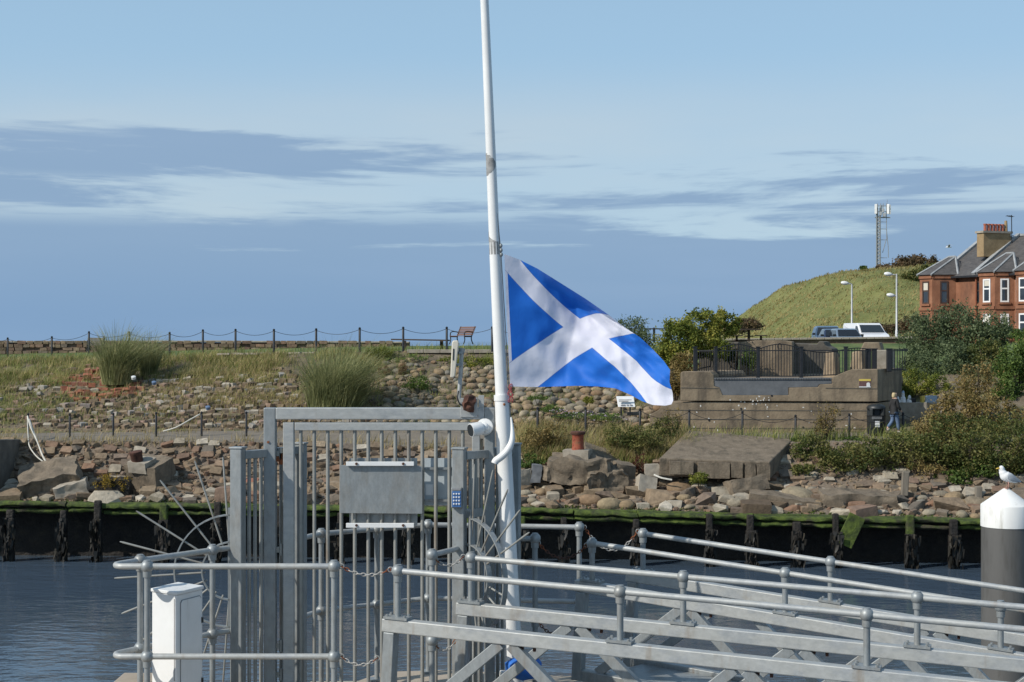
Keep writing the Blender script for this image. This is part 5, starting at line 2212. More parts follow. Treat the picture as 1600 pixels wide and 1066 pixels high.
buttress('tapered concrete stump behind the fence, left of the pair', 1285, 1315, 590, 551, 68.5)
buttress('tapered concrete stump behind the fence, right of the pair', 1326, 1358, 586, 549, 69)
slab_thing('ruined_wall', 'narrow grey wall panel between thick black posts', 'wall', [(1367, 583, 68.5), (1389, 583, 68.5), (1389, 547, 68.5), (1367, 547, 68.5)], (.4, .5, 0), 'concrete_pale')
slab_thing('capstone', 'dark overhanging capstone above the right-hand stumps', 'capstone', [(1343, 549, 72), (1378, 549, 72), (1374, 535, 72), (1350, 535, 72)], (.5, 1.5, 0), 'concrete')

# ---- car park boundary wall
cw = thing('boundary_wall', 'low stone boundary wall with pale coping in front of the parked cars', 'wall', P(1280, 540, 95))
b = MB()
b.prism([P(1118, 552, 95), P(1430, 552, 95), P(1430, 529, 95), P(1118, 532, 95)], (0, .5, 0))
b.build('wall_body', M['seawall'], cw)
for i in range(24):
    a, c2 = lerp(1118, 1430, i / 24), lerp(1118, 1430, (i + 1) / 24)
    y = lerp(531, 527.5, (a - 1118) / 312)
    b = MB()
    b.bar(P(a + .3, y, 95.2), P(c2 - .3, y - .14, 95.2), .7, .13)
    b.build('coping_stone', M['concrete_pale'], cw, bevel=.02)

# ---- low wall with painted ornaments right of the bin
lw_ = MB()
lw_.prism([P(1374, 660, 68.2), P(1480, 660, 68.2), P(1480, 629, 68.2), P(1374, 629, 68.2)], (0, .5, 0))
tag(lw_.build('low_wall', M['concrete_pale'], bevel=.03), 'low pale wall behind the walking person', 'wall')
M['orn_blue'] = mat('ornament_blue', [(0.3, (.30, .42, .55)), (0.7, (.42, .52, .62))], scale=12, rough=.6)


def ornament(label, parts, cat='ornament'):
    b2 = parts[0][1]
    t = thing('painted_ornament', label, cat, P(parts[0][0], 629, 68.3))
    for _, bb, nm, m_ in parts:
        bb.build(nm, M[m_], t, smooth=False, bevel=.01)


def orn_cone(px, h, r):
    p = P(px, 629, 68.3)
    return MB().lathe(p, [(r, 0), (r * .85, h * .4), (r * .6, h * .45), (r * .45, h * .85), (r * .1, h)], 10)


def orn_box(px, w, h, y0=629):
    p = P(px, y0, 68.3)
    return MB().box(p + Vector((0, 0, h / 2)), (w, .18, h), .2)


ornament('tall white and pale blue toy lighthouse on the low wall', [(1411, orn_cone(1411, .52, .14), 'tower', 'white'), (1411, MB().lathe(P(1411, 614, 68.3), [(.08, 0), (.03, .1)], 10), 'lantern', 'orn_blue')])
ornament('white round ornament just left of the lighthouse', [(1403, orn_cone(1403, .27, .12), 'figure', 'white')])
ornament('white and black ornament right of the lighthouse', [(1421, orn_cone(1421, .33, .14), 'figure', 'white'), (1424, orn_box(1425, .3, .18), 'base', 'black')])
ornament('small white ornament at the left end beside the bin', [(1380, orn_cone(1380, .16, .1), 'figure', 'white'), (1385, orn_box(1386, .2, .12), 'base', 'orn_blue')])
ornament('yellow painted block on the low wall', [(1441, orn_box(1441, .13, .28), 'block', 'yellow')])
ornament('pale blue painted board at the right end of the low wall', [(1454, orn_box(1455, .5, .3), 'board', 'orn_blue')])
ornament('pale pink figure standing between the small white ornaments', [(1390, orn_cone(1390, .2, .1), 'figure', 'cream')])

# ------------------------------------------------------------------ person walking past the bin
pp = P(1397, 677, 64.3)
pe = thing('person', 'person with blond hair, dark jacket and blue jeans walking past the bin', 'person', pp)
M['skin'] = mat('skin_tone', [(0.3, (.48, .30, .22)), (0.7, (.54, .35, .26))], scale=8, rough=.6)
M['jacket'] = mat('dark_jacket', [(0.3, (.010, .010, .011)), (0.7, (.022, .021, .021))], scale=6, rough=.8, bump=.3, bscale=12, bdist=.03)
M['jeans'] = mat('blue_jeans', [(0.3, (.07, .11, .19)), (0.7, (.13, .19, .29))], scale=9, rough=.85, bump=.2, bscale=20, bdist=.02)
M['hair'] = mat('blond_hair', [(0.3, (.36, .27, .13)), (0.7, (.55, .44, .25))], scale=16, rough=.6, stretch=(1, 1, .2))
M['shoe'] = mat('pale_trainers', [(0.3, (.5, .47, .43)), (0.7, (.6, .57, .53))], scale=9, rough=.7)


def H(f, s, z):
    """forward, side (person's left), up"""
    Fd, Sd = Vector((.9, .44, 0)).normalized(), Vector((-.44, .9, 0)).normalized()
    return tuple(pp + Fd * f + Sd * s + Vector((0, 0, z)))


body_j = [(*H(0, 0, .93), .14, .12), (*H(.01, 0, 1.12), .13, .11), (*H(.02, 0, 1.32), .16, .11), (*H(.02, 0, 1.43), .09, .08), (*H(.04, 0, 1.50), .05, .05), (*H(.06, 0, 1.56), .075, .07), (*H(.065, 0, 1.63), .085, .085), (*H(.055, 0, 1.69), .06, .06),
          (*H(.01, .17, 1.38), .06), (*H(-.06, .21, 1.12), .045), (*H(.06, .22, .92), .036), (*H(.1, .21, .84), .03),
          (*H(.01, -.17, 1.38), .06), (*H(.05, -.21, 1.12), .045), (*H(.2, -.2, .95), .036), (*H(.26, -.19, .88), .03),
          (*H(.02, .085, .86), .095), (*H(-.02, .09, .50), .065), (*H(-.28, .09, .22), .045), (*H(-.22, .09, .12), .035),
          (*H(.02, -.085, .86), .095), (*H(.12, -.09, .48), .065), (*H(.16, -.09, .09), .042), (*H(.28, -.09, .04), .035)]
body_e = [(0, 1), (1, 2), (2, 3), (3, 4), (4, 5), (5, 6), (6, 7), (3, 8), (8, 9), (9, 10), (10, 11), (3, 12), (12, 13), (13, 14), (14, 15), (0, 16), (16, 17), (17, 18), (18, 19), (0, 20), (20, 21), (21, 22), (22, 23)]
skin_body('body', body_j, body_e, M['skin'], pe)
jk = [(*H(-.01, 0, .80), .19, .16), (*H(0, 0, .95), .18, .15), (*H(.01, 0, 1.15), .165, .14), (*H(.02, 0, 1.33), .19, .135), (*H(.02, 0, 1.45), .10, .09),
      (*H(.01, .17, 1.38), .085), (*H(-.06, .21, 1.12), .068), (*H(.05, .22, .93), .055), (*H(.01, -.17, 1.38), .085), (*H(.05, -.21, 1.12), .068), (*H(.19, -.2, .96), .055)]
skin_body('jacket', jk, [(0, 1), (1, 2), (2, 3), (3, 4), (3, 5), (5, 6), (6, 7), (3, 8), (8, 9), (9, 10)], M['jacket'], pe, root=1)
jn = [(*H(0, 0, .88), .15, .13), (*H(.02, .085, .82), .105), (*H(-.02, .09, .50), .08), (*H(-.27, .09, .24), .065), (*H(.02, -.085, .82), .105), (*H(.12, -.09, .48), .08), (*H(.16, -.09, .12), .07)]
skin_body('jeans', jn, [(0, 1), (1, 2), (2, 3), (0, 4), (4, 5), (5, 6)], M['jeans'], pe)
hj = [(*H(.02, 0, 1.70), .085, .09), (*H(.0, 0, 1.63), .095, .1), (*H(-.02, 0, 1.54), .085, .09), (*H(-.02, 0, 1.46), .06, .07)]
skin_body('hair', hj, [(0, 1), (1, 2), (2, 3)], M['hair'], pe)
for s, p0, p1 in ((1, H(-.27, .09, .2), H(-.15, .09, .10)), (-1, H(.14, -.09, .05), H(.32, -.09, .03))):
    b = MB()
    b.tube([p0, Vector(p0).lerp(Vector(p1), .5), p1], [.055, .055, .04], 10)
    b.build('shoe', M['shoe'], pe, smooth=True)
for s in (-.033, .033):
    b = MB()
    b.ball(H(.145, s, 1.625), .012, 8)
    b.build('eye', M['black'], pe)

# ------------------------------------------------------------------ concrete lumps, bollards, rope on the shore
def lump(name, label, cat, px, py, Y, size, rot, m_, amp=.06, seed=0, cuts=9, parent=None, freq=1.4):
    bm2 = bmesh.new()
    bmesh.ops.create_cube(bm2, size=1)
    bmesh.ops.subdivide_edges(bm2, edges=bm2.edges[:], cuts=cuts, use_grid_fill=True)
    R_ = Matrix.Rotation(math.radians(rot[2]), 3, 'Z') @ Matrix.Rotation(math.radians(rot[1]), 3, 'Y') @ Matrix.Rotation(math.radians(rot[0]), 3, 'X')
    vs_ = []
    c0 = P(px, py, Y)
    for q in bm2.verts:
        p = Vector((q.co.x * size[0], q.co.y * size[1], q.co.z * size[2]))
        sv = Vector((seed * 3.7, seed * 1.3, 0))
        d = mnoise.noise_vector(p * freq + sv) * amp + mnoise.noise_vector(p * freq * 3.1 + sv) * amp * .5 + mnoise.noise_vector(p * freq * 7.3 + sv) * amp * .16
        vs_.append(tuple(c0 + R_ @ (p + d)))
    bm2.verts.index_update()
    fs_ = [tuple(q.index for q in f_.verts) for f_ in bm2.faces]
    bm2.free()
    o_ = link_mesh(name, vs_, fs_, M[m_], parent, smooth=True, auto=32)
    if parent is None:
        tag(o_, label, cat)
    return o_


# ramp block at the far left, its shade put into the concrete colour
b = MB()
zz = lambda py, Y: EYE + (533 - py) * Y / FPX
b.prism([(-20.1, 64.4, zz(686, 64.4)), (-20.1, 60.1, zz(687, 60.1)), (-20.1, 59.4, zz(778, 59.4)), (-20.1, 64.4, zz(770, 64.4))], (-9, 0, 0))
tag(b.build('ramp_block', M['concrete_dark_and_shade'], bevel=.04), 'big concrete ramp block coloured dark for its shade at the far left', 'block')

# left mooring bollard on its tilted plinth
mbq = thing('bollard', 'short rusty bollard on a tilted square plinth at left of the shore', 'bollard', P(214, 760, 61))
lump('plinth', '', '', 236, 742, 61.2, (1.45, 1.3, 1.15), (16, 4, -24), 'rubble_conc', .06, 3, parent=mbq)
lump('upper_block', '', '', 222, 727, 60.8, (.82, .8, .45), (14, 3, -18), 'concrete_pale', .03, 4, parent=mbq)
b = MB()
R_ = Matrix.Rotation(math.radians(9), 3, 'X') @ Matrix.Rotation(math.radians(-8), 3, 'Y')
b.lathe(P(216, 728, 60.7), [(.23, -.1), (.235, .45), (.26, .48), (.26, .58), (.2, .6)], 18, R_)
b.build('iron_post', M['rust_dark'], mbq, smooth=True, auto=40)
# right mooring bollard
mbq = thing('bollard', 'red rusted bollard with flared dark head on a small concrete block', 'bollard', P(903, 720, 61.4))
b = MB()
b.lathe(P(903, 702, 61.4), [(.25, -.1), (.25, .05), (.235, .1), (.235, .55), (.27, .6)], 20)
b.build('iron_post', M['rust_red'], mbq, smooth=True, auto=40)
b = MB()
b.lathe(P(903, 702, 61.4), [(.285, .59), (.30, .62), (.30, .69), (.25, .72)], 20)
b.build('head', M['rust_dark'], mbq, smooth=True, auto=40)
lump('block', '', '', 902, 711, 61.4, (1.05, .9, .42), (0, 0, -12), 'concrete_pale', .03, 7, parent=mbq)

lump('concrete_mass', 'lumpy broken concrete mass under the red bollard', 'rubble', 905, 735, 60.9, (2.3, 1.5, 1.0), (0, 3, -8), 'rubble_conc', .2, 11, 11)
lump('concrete_mass', 'lower overhanging lump of broken concrete right of the red bollard', 'rubble', 942, 752, 60.4, (1.5, 1.1, .95), (8, -8, 15), 'rubble_conc', .22, 13, 11)
lump('concrete_slab', 'brown tilted slab leaning behind the broken concrete mass', 'slab', 945, 719, 61.9, (1.7, 1.6, .22), (28, 18, 10), 'rubble_conc', .06, 17)
lump('concrete_slab', 'upright angular stone right of the broken concrete mass', 'stone', 972, 740, 60.8, (.8, .6, .85), (10, 8, 20), 'rubble_conc', .07, 19)
lump('concrete_slab', 'pale square block lying tilted below the white boulder', 'stone', 1009, 759, 60.1, (.72, .5, .7), (-20, 14, 12), 'concrete_pale', .03, 23)
lump('boulder', 'smooth pale grey round boulder beside the red weeds', 'boulder', 1018, 735, 60.8, (.55, .5, .5), (0, 0, 0), 'concrete_pale', .04, 29, 11)
lump('boulder', 'dark smooth oval boulder right of the gate', 'boulder', 838, 740, 60.8, (.38, .45, .72), (0, 6, 0), 'infill', .05, 31, 11)
lump('boulder', 'pale squat boulder left of the dark oval one', 'boulder', 818, 745, 60.8, (.5, .45, .55), (0, -8, 20), 'concrete_pale', .07, 33, 11)
lump('boulder', 'buff boulder between dark oval boulder and concrete mass', 'boulder', 860, 742, 60.7, (.6, .5, .55), (5, 8, 30), 'rubble_conc', .08, 35, 11)
# the big tilted slab
BS = [P(1030, 716, 60.4), P(1203, 722, 60.2), P(1239, 686, 63.3), P(1075, 672, 63.6)]
b = MB()
dn = Vector((0, .1, -.72))
b.hexa([p + dn for p in BS] + BS)
big = b.build('concrete_slab', M['rubble_conc'], bevel=.05)
tag(big, 'big tilted concrete slab lying on the rubble in front of the wall', 'slab')
for i, (x0, x1, y) in enumerate(((1046, 1083, 731), (1090, 1140, 735), (1142, 1160, 734), (1164, 1180, 736), (1182, 1203, 738))):
    lump('broken_edge', '', '', (x0 + x1) / 2, y, 60.25, ((x1 - x0) * 60 / FPX, .2, .6 if i else .5), (0, 1, -1), 'rubble_conc', .025, 40 + i, parent=big)
lump('concrete_beam', 'fallen mossy concrete beam at the water edge below the big slab', 'beam', 1226, 783, 58.9, (2.7, .7, .42), (10, 8, -6), 'rubble_conc', .09, 51, 11)
lump('flat_rock', 'long flat pale rock right of the fallen mossy beam', 'rock', 1340, 780, 59, (2.8, 1.1, .55), (6, 2, 4), 'rubble_conc', .12, 53, 11)
lump('flat_rock', 'grey sloping rock shelf beside the dark ramp block', 'rock', 78, 747, 60.6, (2.3, 1.6, .8), (24, -12, 10), 'rubble_conc', .14, 57, 11)
lump('flat_rock', 'long pale boulder at the left below the tangled rope', 'rock', 112, 765, 60, (1.3, .8, .5), (5, -14, 10), 'concrete_pale', .1, 59, 11)
lump('flat_rock', 'angular slab of rock below the right end of the big slab', 'rock', 1165, 760, 59.8, (1.5, .9, .6), (-14, -8, 14), 'rubble_conc', .1, 61, 11)
for (lab, px, y0, y1, lean) in (('grey weathered stake standing in the rubble below the brambles', 1413, 772, 737, 2), ('yellow-lichened stake beside the white-capped pile', 1528, 798, 760, 1)):
    b = MB()
    b.bar(P(px, y0 + 3, 59.4), P(px + lean, y1, 59.4), .26, .2, up=(0, 1, 0))
    tag(b.build('stake', M['wood_grey'], bevel=.03), lab, 'stake')
b = MB()
b.tube([P(818, 790, 59.4), P(960, 770, 60), P(1010, 756, 60.2)], .05, 8)
tag(b.build('pole', M['wood_dark']), 'thin dark pole lying across the rubble', 'pole')
b = MB()
b.tube(smooth_path([P(1022, 742, 60.2), P(1034, 747, 60), P(1050, 750, 59.9)], 4), .035, 6)
tag(b.build('driftwood', M['rope']), 'bleached white stick of driftwood by the pale boulder', 'driftwood')

rp_ = thing('rope', 'off-white mooring rope hanging from the left post down the rubble', 'rope', P(70, 745, 61.5))
for pts in ([(43, 650, 63.6), (48, 668, 63), (58, 690, 62.6), (66, 712, 62), (75, 727, 61.6), (86, 740, 61.2), (96, 748, 61), (107, 752, 60.8)],
            [(43, 651, 63.6), (44, 680, 63.2), (46, 697, 62.6), (56, 712, 62.1), (68, 722, 61.7), (80, 731, 61.4), (95, 737, 61.2), (117, 737, 61)],
            [(46, 655, 63.6), (53, 676, 62.9), (62, 700, 62.3), (70, 718, 61.8), (84, 735, 61.4), (100, 741, 61.1), (120, 741, 60.9)]):
    b = MB()
    b.tube(smooth_path([P(*q) for q in pts], 5), .027, 6)
    b.build('strand', M['rope'], rp_, smooth=True)
b = MB()
b.tube(smooth_path([P(255, 674, 64.2), P(275, 668, 64.1), P(295, 657, 64.2), P(313, 647, 64.4)], 5), .028, 6)
tag(b.build('rope', M['rope'], smooth=True), 'pale rope slanting up to a post on the quay path', 'rope')

yl = thing('seaweed_clump', 'golden yellow seaweed clump hanging on a rock at the shore', 'seaweed', P(180, 785, 60))
lump('rock', '', '', 178, 768, 60, (1.25, .8, 1.0), (0, 0, 5), 'weed_timber', .14, 71, 6, parent=yl)
v, f = leaves(np.concatenate([clump_points(P(170, 756, 59.7), (.5, .4, .32), 1500, 30, .2, .3), clump_points(P(198, 758, 59.8), (.22, .3, .3), 450, 16, .2, .3)]), .075, .2)
link_mesh('fronds', v, f, leaf_mat('yellow_fronds', [(0.1, (.12, .085, .02)), (0.45, (.30, .20, .03)), (0.9, (.45, .31, .06))]), yl)

# litter: little pale bottles and scraps among the stones
M['scrap'] = mat('plastic_scrap', [(0.3, (.6, .6, .58)), (0.7, (.78, .78, .75))], scale=8, rough=.4)
M['scrap_blue'] = mat('blue_plastic', [(0.3, (.10, .15, .24)), (0.7, (.14, .2, .3))], scale=8, rough=.4)
for lab, px, py, Y, m_ in (('white plastic scrap caught below the left grass tussock', 209, 593, 69.5, 'scrap'), ('blue plastic tub lying on the bank by the tussock', 241, 601, 69, 'scrap_blue'), ('blue ball near the right end of the left post row', 325, 640, 66.6, 'scrap_blue')):
    b = MB()
    b.lathe(P(px, py, Y), [(.07, 0), (.10, .02), (.11, .14), (.08, .16)], 10, Matrix.Rotation(.4, 3, 'X'))
    tag(b.build('litter', M[m_], smooth=True, auto=40), lab, 'litter')

# ------------------------------------------------------------------ vehicles
M['glass_car'] = mat('car_glass', [(0.3, (.012, .015, .018)), (0.7, (.02, .024, .028))], scale=1, rough=.08, spec=.8)
M['tyre'] = mat('tyre', [(0.3, (.012, .012, .012)), (0.7, (.02, .02, .02))], scale=9, rough=.9)
M['headlamp'] = mat('headlamp', [(0.3, (.55, .56, .58)), (0.7, (.7, .7, .72))], scale=9, rough=.15)


def vehicle(name, label, cat, px, Y, z0, heading, prof, win, W, paint, wheel_x, wheel_r=.32, roofw=.8):
    """prof: side outline (x forward, z); win: glazing outlines on the side; cabin tapers to roofw above the belt"""
    base = PZ(px, Y, z0)
    F = Vector((math.cos(heading), math.sin(heading), 0))
    S_ = Vector((-math.sin(heading), math.cos(heading), 0))
    belt = win['belt']

    def T(x, y, z):
        return base + F * x + S_ * y + Vector((0, 0, z))

    def hw(z):
        ztop = max(q[1] for q in prof)
        if z <= belt:
            return W / 2 * (1 - .06 * max(0, (.45 - z) / .45))
        return W / 2 * lerp(1, roofw, (z - belt) / (ztop - belt))
    t = thing(name, label, cat, base, None)
    b2 = MB()
    n = len(prof)
    b2.add([T(x, -hw(z), z) for x, z in prof] + [T(x, hw(z), z) for x, z in prof],
           [tuple(range(n)), tuple(reversed(range(n, 2 * n)))] + [(i, n + i, n + (i + 1) % n, (i + 1) % n) for i in range(n)])
    b2.build('body', paint, t, bevel=.05, seg=3)
    for poly in win['side']:
        for s in (-1, 1):
            b2 = MB()
            pts = [T(x, s * (hw(z) + .006), z) for x, z in poly]
            if s > 0:
                pts.reverse()
            b2.prism(pts, S_ * s * .012)
            b2.build('side_window', M['glass_car'], t)
    for nm in ('windscreen', 'rear_window'):
        if nm not in win:
            continue
        (x0, zl), (x1, zh) = win[nm]
        b2 = MB()
        out_ = (F if nm == 'windscreen' else -F) * .012 + Vector((0, 0, .008))
        pts = [T(x0, -hw(zl) * .9, zl) + out_, T(x0, hw(zl) * .9, zl) + out_, T(x1, hw(zh) * .88, zh) + out_, T(x1, -hw(zh) * .88, zh) + out_]
        b2.prism(pts, out_ * .8)
        b2.build(nm, M['glass_car'], t)
    fx = max(q[0] for q in prof)
    for s in (-1, 1):
        b2 = MB()
        b2.box(T(fx - .07, s * W * .36, win['lamp']), (.16, .34, .16), heading)
        b2.build('headlight', M['headlamp'], t, bevel=.03)
        for x in wheel_x:
            b2 = MB()
            R2_ = Matrix.Rotation(heading, 3, 'Z') @ Matrix.Rotation(math.pi / 2, 3, 'X')
            b2.lathe(T(x, s * (W / 2 - .08), wheel_r), [(wheel_r * .9, -.1), (wheel_r, -.08), (wheel_r, .08), (wheel_r * .9, .1)], 18, R2_)
            w_ = b2.build('wheel', M['tyre'], t, smooth=True, auto=40)
            b2 = MB()
            b2.lathe(T(x, s * (W / 2 + .012), wheel_r), [(wheel_r * .6, -.01), (wheel_r * .55, .01)], 12, R2_)
            b2.build('rim', M['galv'], w_)
        b2 = MB()
        b2.box(T(win['mirror'][0], s * (W / 2 + .09), win['mirror'][1]), (.1, .2, .15), heading)
        b2.build('mirror', M['dark_plastic'], t, bevel=.02)
    b2 = MB()
    b2.box(T(fx - .02, 0, .42), (.08, W * .62, .16), heading)
    b2.build('grille', M['dark_plastic'], t, bevel=.02)
    return t


def paint(name, c):
    return mat(name, [(0.3, tuple(x * .92 for x in c)), (0.7, c)], scale=2, rough=.25, coat=.6)


CAR = [(-2.1, .35), (2.05, .3), (2.12, .55), (2.02, .72), (1.05, .93), (.35, 1.38), (-.1, 1.46), (-1.1, 1.44), (-1.75, 1.0), (-2.12, .92), (-2.15, .55)]
CARW = {'belt': .9, 'side': [[(-1.55, .98), (.85, .96), (.28, 1.33), (-1.05, 1.36)]], 'windscreen': ((1.05, .95), (.38, 1.37)), 'rear_window': ((-1.74, 1.02), (-1.14, 1.42)), 'lamp': .66, 'mirror': (.75, 1.0)}
SUV = [(-2.2, .4), (2.1, .36), (2.16, .62), (2.06, .86), (1.15, 1.05), (.55, 1.6), (.1, 1.7), (-1.75, 1.66), (-2.15, 1.1), (-2.22, .6)]
SUVW = {'belt': 1.02, 'side': [[(-1.9, 1.1), (.98, 1.08), (.48, 1.53), (-1.65, 1.56)]], 'windscreen': ((1.15, 1.07), (.58, 1.58)), 'rear_window': ((-2.13, 1.14), (-1.8, 1.6)), 'lamp': .78, 'mirror': (.8, 1.12)}
VAN = [(-2.3, .35), (2.15, .32), (2.25, .55), (2.2, .82), (1.95, 1.05), (1.35, 1.2), (.72, 1.72), (.5, 1.84), (-2.2, 1.86), (-2.32, 1.7)]
VANW = {'belt': 1.1, 'side': [[(.35, 1.16), (1.22, 1.16), (.7, 1.62), (.35, 1.66)]], 'windscreen': ((1.38, 1.19), (.74, 1.70)), 'lamp': .82, 'mirror': (1.05, 1.2)}
CP = 7.79
vehicle('car', 'dark blue estate car at the left end of the parked row', 'car', 1292, 111, CP, math.radians(-96), SUV, SUVW, 1.85, paint('slate_blue_paint', (.05, .085, .14)), (-1.35, 1.3), .36)
vehicle('car', 'small dark navy car parked second from the left', 'car', 1304, 106, CP, math.radians(-93), CAR, CARW, 1.75, paint('navy_paint', (.025, .035, .07)), (-1.25, 1.25))
vehicle('car', 'black car parked behind, partly hidden by the white van', 'car', 1320, 114, CP, math.radians(-92), CAR, CARW, 1.75, paint('black_paint_car', (.02, .022, .028)), (-1.25, 1.25))
vehicle('car', 'light steel-blue car just left of the white van', 'car', 1321, 104, CP, math.radians(-88), CAR, CARW, 1.7, paint('steel_paint', (.16, .21, .27)), (-1.25, 1.25))
vehicle('van', 'white panel van parked at the right end of the row', 'van', 1353, 106, CP, math.radians(-83), VAN, VANW, 1.85, paint('white_van_paint', (.78, .78, .78)), (-1.4, 1.35), .34, .88)

# ------------------------------------------------------------------ street lamps
M['lamp_grey'] = mat('lamp_post_grey', [(0.3, (.42, .43, .43)), (0.7, (.54, .55, .55))], scale=3, rough=.5, metal=.2)


def street_lamp(label, px, Y, y_top, heads):
    base = PZ(px, Y, 7.75)
    t = thing('street_lamp', label, 'street lamp', base, 'street lamps by the car park')
    zt_ = EYE + (533 - y_top) * Y / FPX
    b2 = MB()
    b2.tube([base, (base.x, base.y, base.z + 1.4), (base.x, base.y, base.z + 1.45), (base.x, base.y, zt_)], [.11, .11, .075, .06], 10)
    b2.build('pole', M['lamp_grey'], t, smooth=True, auto=40)
    for dpx, py in heads:
        p = P(px, py, Y)
        q = P(px + dpx, py - 1, Y)
        b2 = MB()
        b2.tube([p, q], .04, 6)
        a_ = b2.build('arm', M['lamp_grey'], t, smooth=True)
        b2 = MB()
        d = Vector((1 if dpx > 0 else -1, 0, .12)).normalized()
        b2.lathe(q, [(.07, -.05), (.13, .1), (.16, .3), (.1, .5), (.03, .55)], 10, d.to_track_quat('Z', 'Y').to_matrix())
        b2.build('lantern', M['white'], a_, smooth=True)
    return t


street_lamp('street lamp with one lantern standing behind the parked cars', 1331, 118, 444, [(-6, 444)])
street_lamp('taller street lamp with two lanterns beside the big bush', 1401, 112, 428, [(-8, 430), (-4, 463)])

# ------------------------------------------------------------------ telecom mast on the hill
YM = 215
mz = hill_z((1372 - 800) * YM / FPX, YM)
mt = thing('telecom_mast', 'slim lattice telecom mast with white antenna panels on the hill', 'mast', PZ(1372, YM, mz - .3))
bx0 = PZ(1372, YM, 0)
ztop_ = EYE + (533 - 338) * YM / FPX
corners = [(-.26, -.2), (.26, -.2), (.0, .28)]
for cx, cy in corners:
    b = MB()
    b.tube([(bx0.x + cx, YM + cy, mz - .3), (bx0.x + cx * .9, YM + cy * .9, ztop_ + 1.2)], .095, 6)
    b.build('mast_leg', M['galv'], mt)
nseg = 16
for i in range(nseg):
    z0_, z1_ = lerp(mz, ztop_, i / nseg), lerp(mz, ztop_, (i + 1) / nseg)
    b = MB()
    for k in range(3):
        a, c2 = corners[k], corners[(k + 1) % 3]
        b.tube([(bx0.x + a[0], YM + a[1], z0_), (bx0.x + c2[0], YM + c2[1], z1_)], .045, 4)
        b.tube([(bx0.x + a[0], YM + a[1], z1_), (bx0.x + c2[0], YM + c2[1], z1_)], .045, 4)
    b.build('lattice_brace', M['galv'], mt)
b = MB()
for py0, py1 in ((345, 402), (358, 372)):
    pass
b.tube([P(1385, 340, YM), P(1385.5, 372, YM), P(1379, 395, YM)], .05, 5)
b.tube([P(1385, 358, YM), P(1388, 388, YM), P(1388, 403, YM)], .05, 5)
for py in (347, 358, 375, 403):
    b.tube([P(1374, py, YM), P(1386, py, YM)], .04, 5)
b.build('side_ladder', M['galv'], mt)
b = MB()
b.tube([P(1367, 340, YM), P(1391, 340, YM)], .08, 6)
b.tube([P(1367, 322, YM), P(1391, 322, YM)], .05, 6)
b.tube([P(1369, 331, YM + .3), P(1391, 331, YM - .3)], .05, 6)
for px in (1371, 1376, 1380, 1385):
    b.tube([P(px, 318, YM), P(px, 341, YM)], .05, 5)
b.build('head_frame', M['galv'], mt)
for px, yo in ((1367.5, -.4), (1371, .5), (1387, -.3), (1391, .4), (1379, .8)):
    b = MB()
    b.box(P(px, 327, YM) + Vector((0, yo, 0)), (.34, .16, 1.35), random.uniform(-.6, .6))
    b.build('antenna_panel', M['white'], mt, bevel=.03)
for px, py in ((1376, 334), (1382, 336), (1380, 329)):
    b = MB()
    b.box(P(px, py, YM - .2), (.32, .3, .5))
    b.build('radio_unit', M['lamp_grey'], mt, bevel=.03)
b = MB()
b.tube([P(1386, 320, YM), P(1386.3, 312, YM)], .03, 5)
b.build('whip', M['galv'], mt)

# ------------------------------------------------------------------ red sandstone terrace
UX, UY = .5, -.866
UD, ND = Vector((UX, UY, 0)), Vector((-.866, -.5, 0))
HO = Vector((33.2, 119.0, 0))
ZB, ZE = 7.2, 13.4


def hp(s, n_, z):
    return HO + UD * s + ND * n_ + Vector((0, 0, z))


def window(par, p, d, nrm, w, z0, z1, fm, sash=True):
    """p: centre point on the wall line, d along wall, nrm outward"""
    up = Vector((0, 0, 1))
    c = Vector((p.x, p.y, 0))
    b2 = MB()
    h_ = z1 - z0
    fw = .11
    for s in (-1, 1):
        q = c + d * s * (w / 2 - fw / 2) + up * (z0 + h_ / 2)
        b2.hexa([q + d * a * fw / 2 + nrm * e + up * zz_ * h_ / 2 for zz_ in (-1, 1) for a, e in ((-1, -.04), (-1, .05), (1, .05), (1, -.04))])
    for zc_ in (z0 + fw / 2, z1 - fw / 2, z0 + h_ * .58):
        q = c + up * zc_
        b2.hexa([q + d * a * (w / 2 - fw) + nrm * e + up * zz_ * fw / 2 for zz_ in (-1, 1) for a, e in ((-1, -.04), (-1, .045), (1, .045), (1, -.04))])
    o_ = b2.build('window', M[fm], par)
    b2 = MB()
    q = c + up * (z0 + h_ / 2)
    b2.hexa([q + d * a * (w / 2 - fw * .9) + nrm * e + up * zz_ * (h_ / 2 - fw * .9) for zz_ in (-1, 1) for a, e in ((-1, -.05), (-1, .012), (1, .012), (1, -.05))])
    b2.build('pane', M['glass'], o_)
    rr = random.random()
    if rr < .6:
        b2 = MB()
        q = c + up * (z1 - fw - h_ * (.12 if rr < .3 else .2))
        hb_ = h_ * (.12 if rr < .3 else .2)
        b2.hexa([q + d * a * (w / 2 - fw * 1.1) + nrm * e + up * zz_ * hb_ for zz_ in (-1, 1) for a, e in ((-1, .013), (-1, .018), (1, .018), (1, .013))])
        b2.build('blind', M['cream'], o_)
    b2 = MB()
    q = c + up * (z0 - .08)
    b2.hexa([q + d * a * (w / 2 + .12) + nrm * e + up * zz_ * .08 for zz_ in (-1, 1) for a, e in ((-1, -.03), (-1, .12), (1, .12), (1, -.03))])
    b2.build('sill', M['sandstone'], o_)


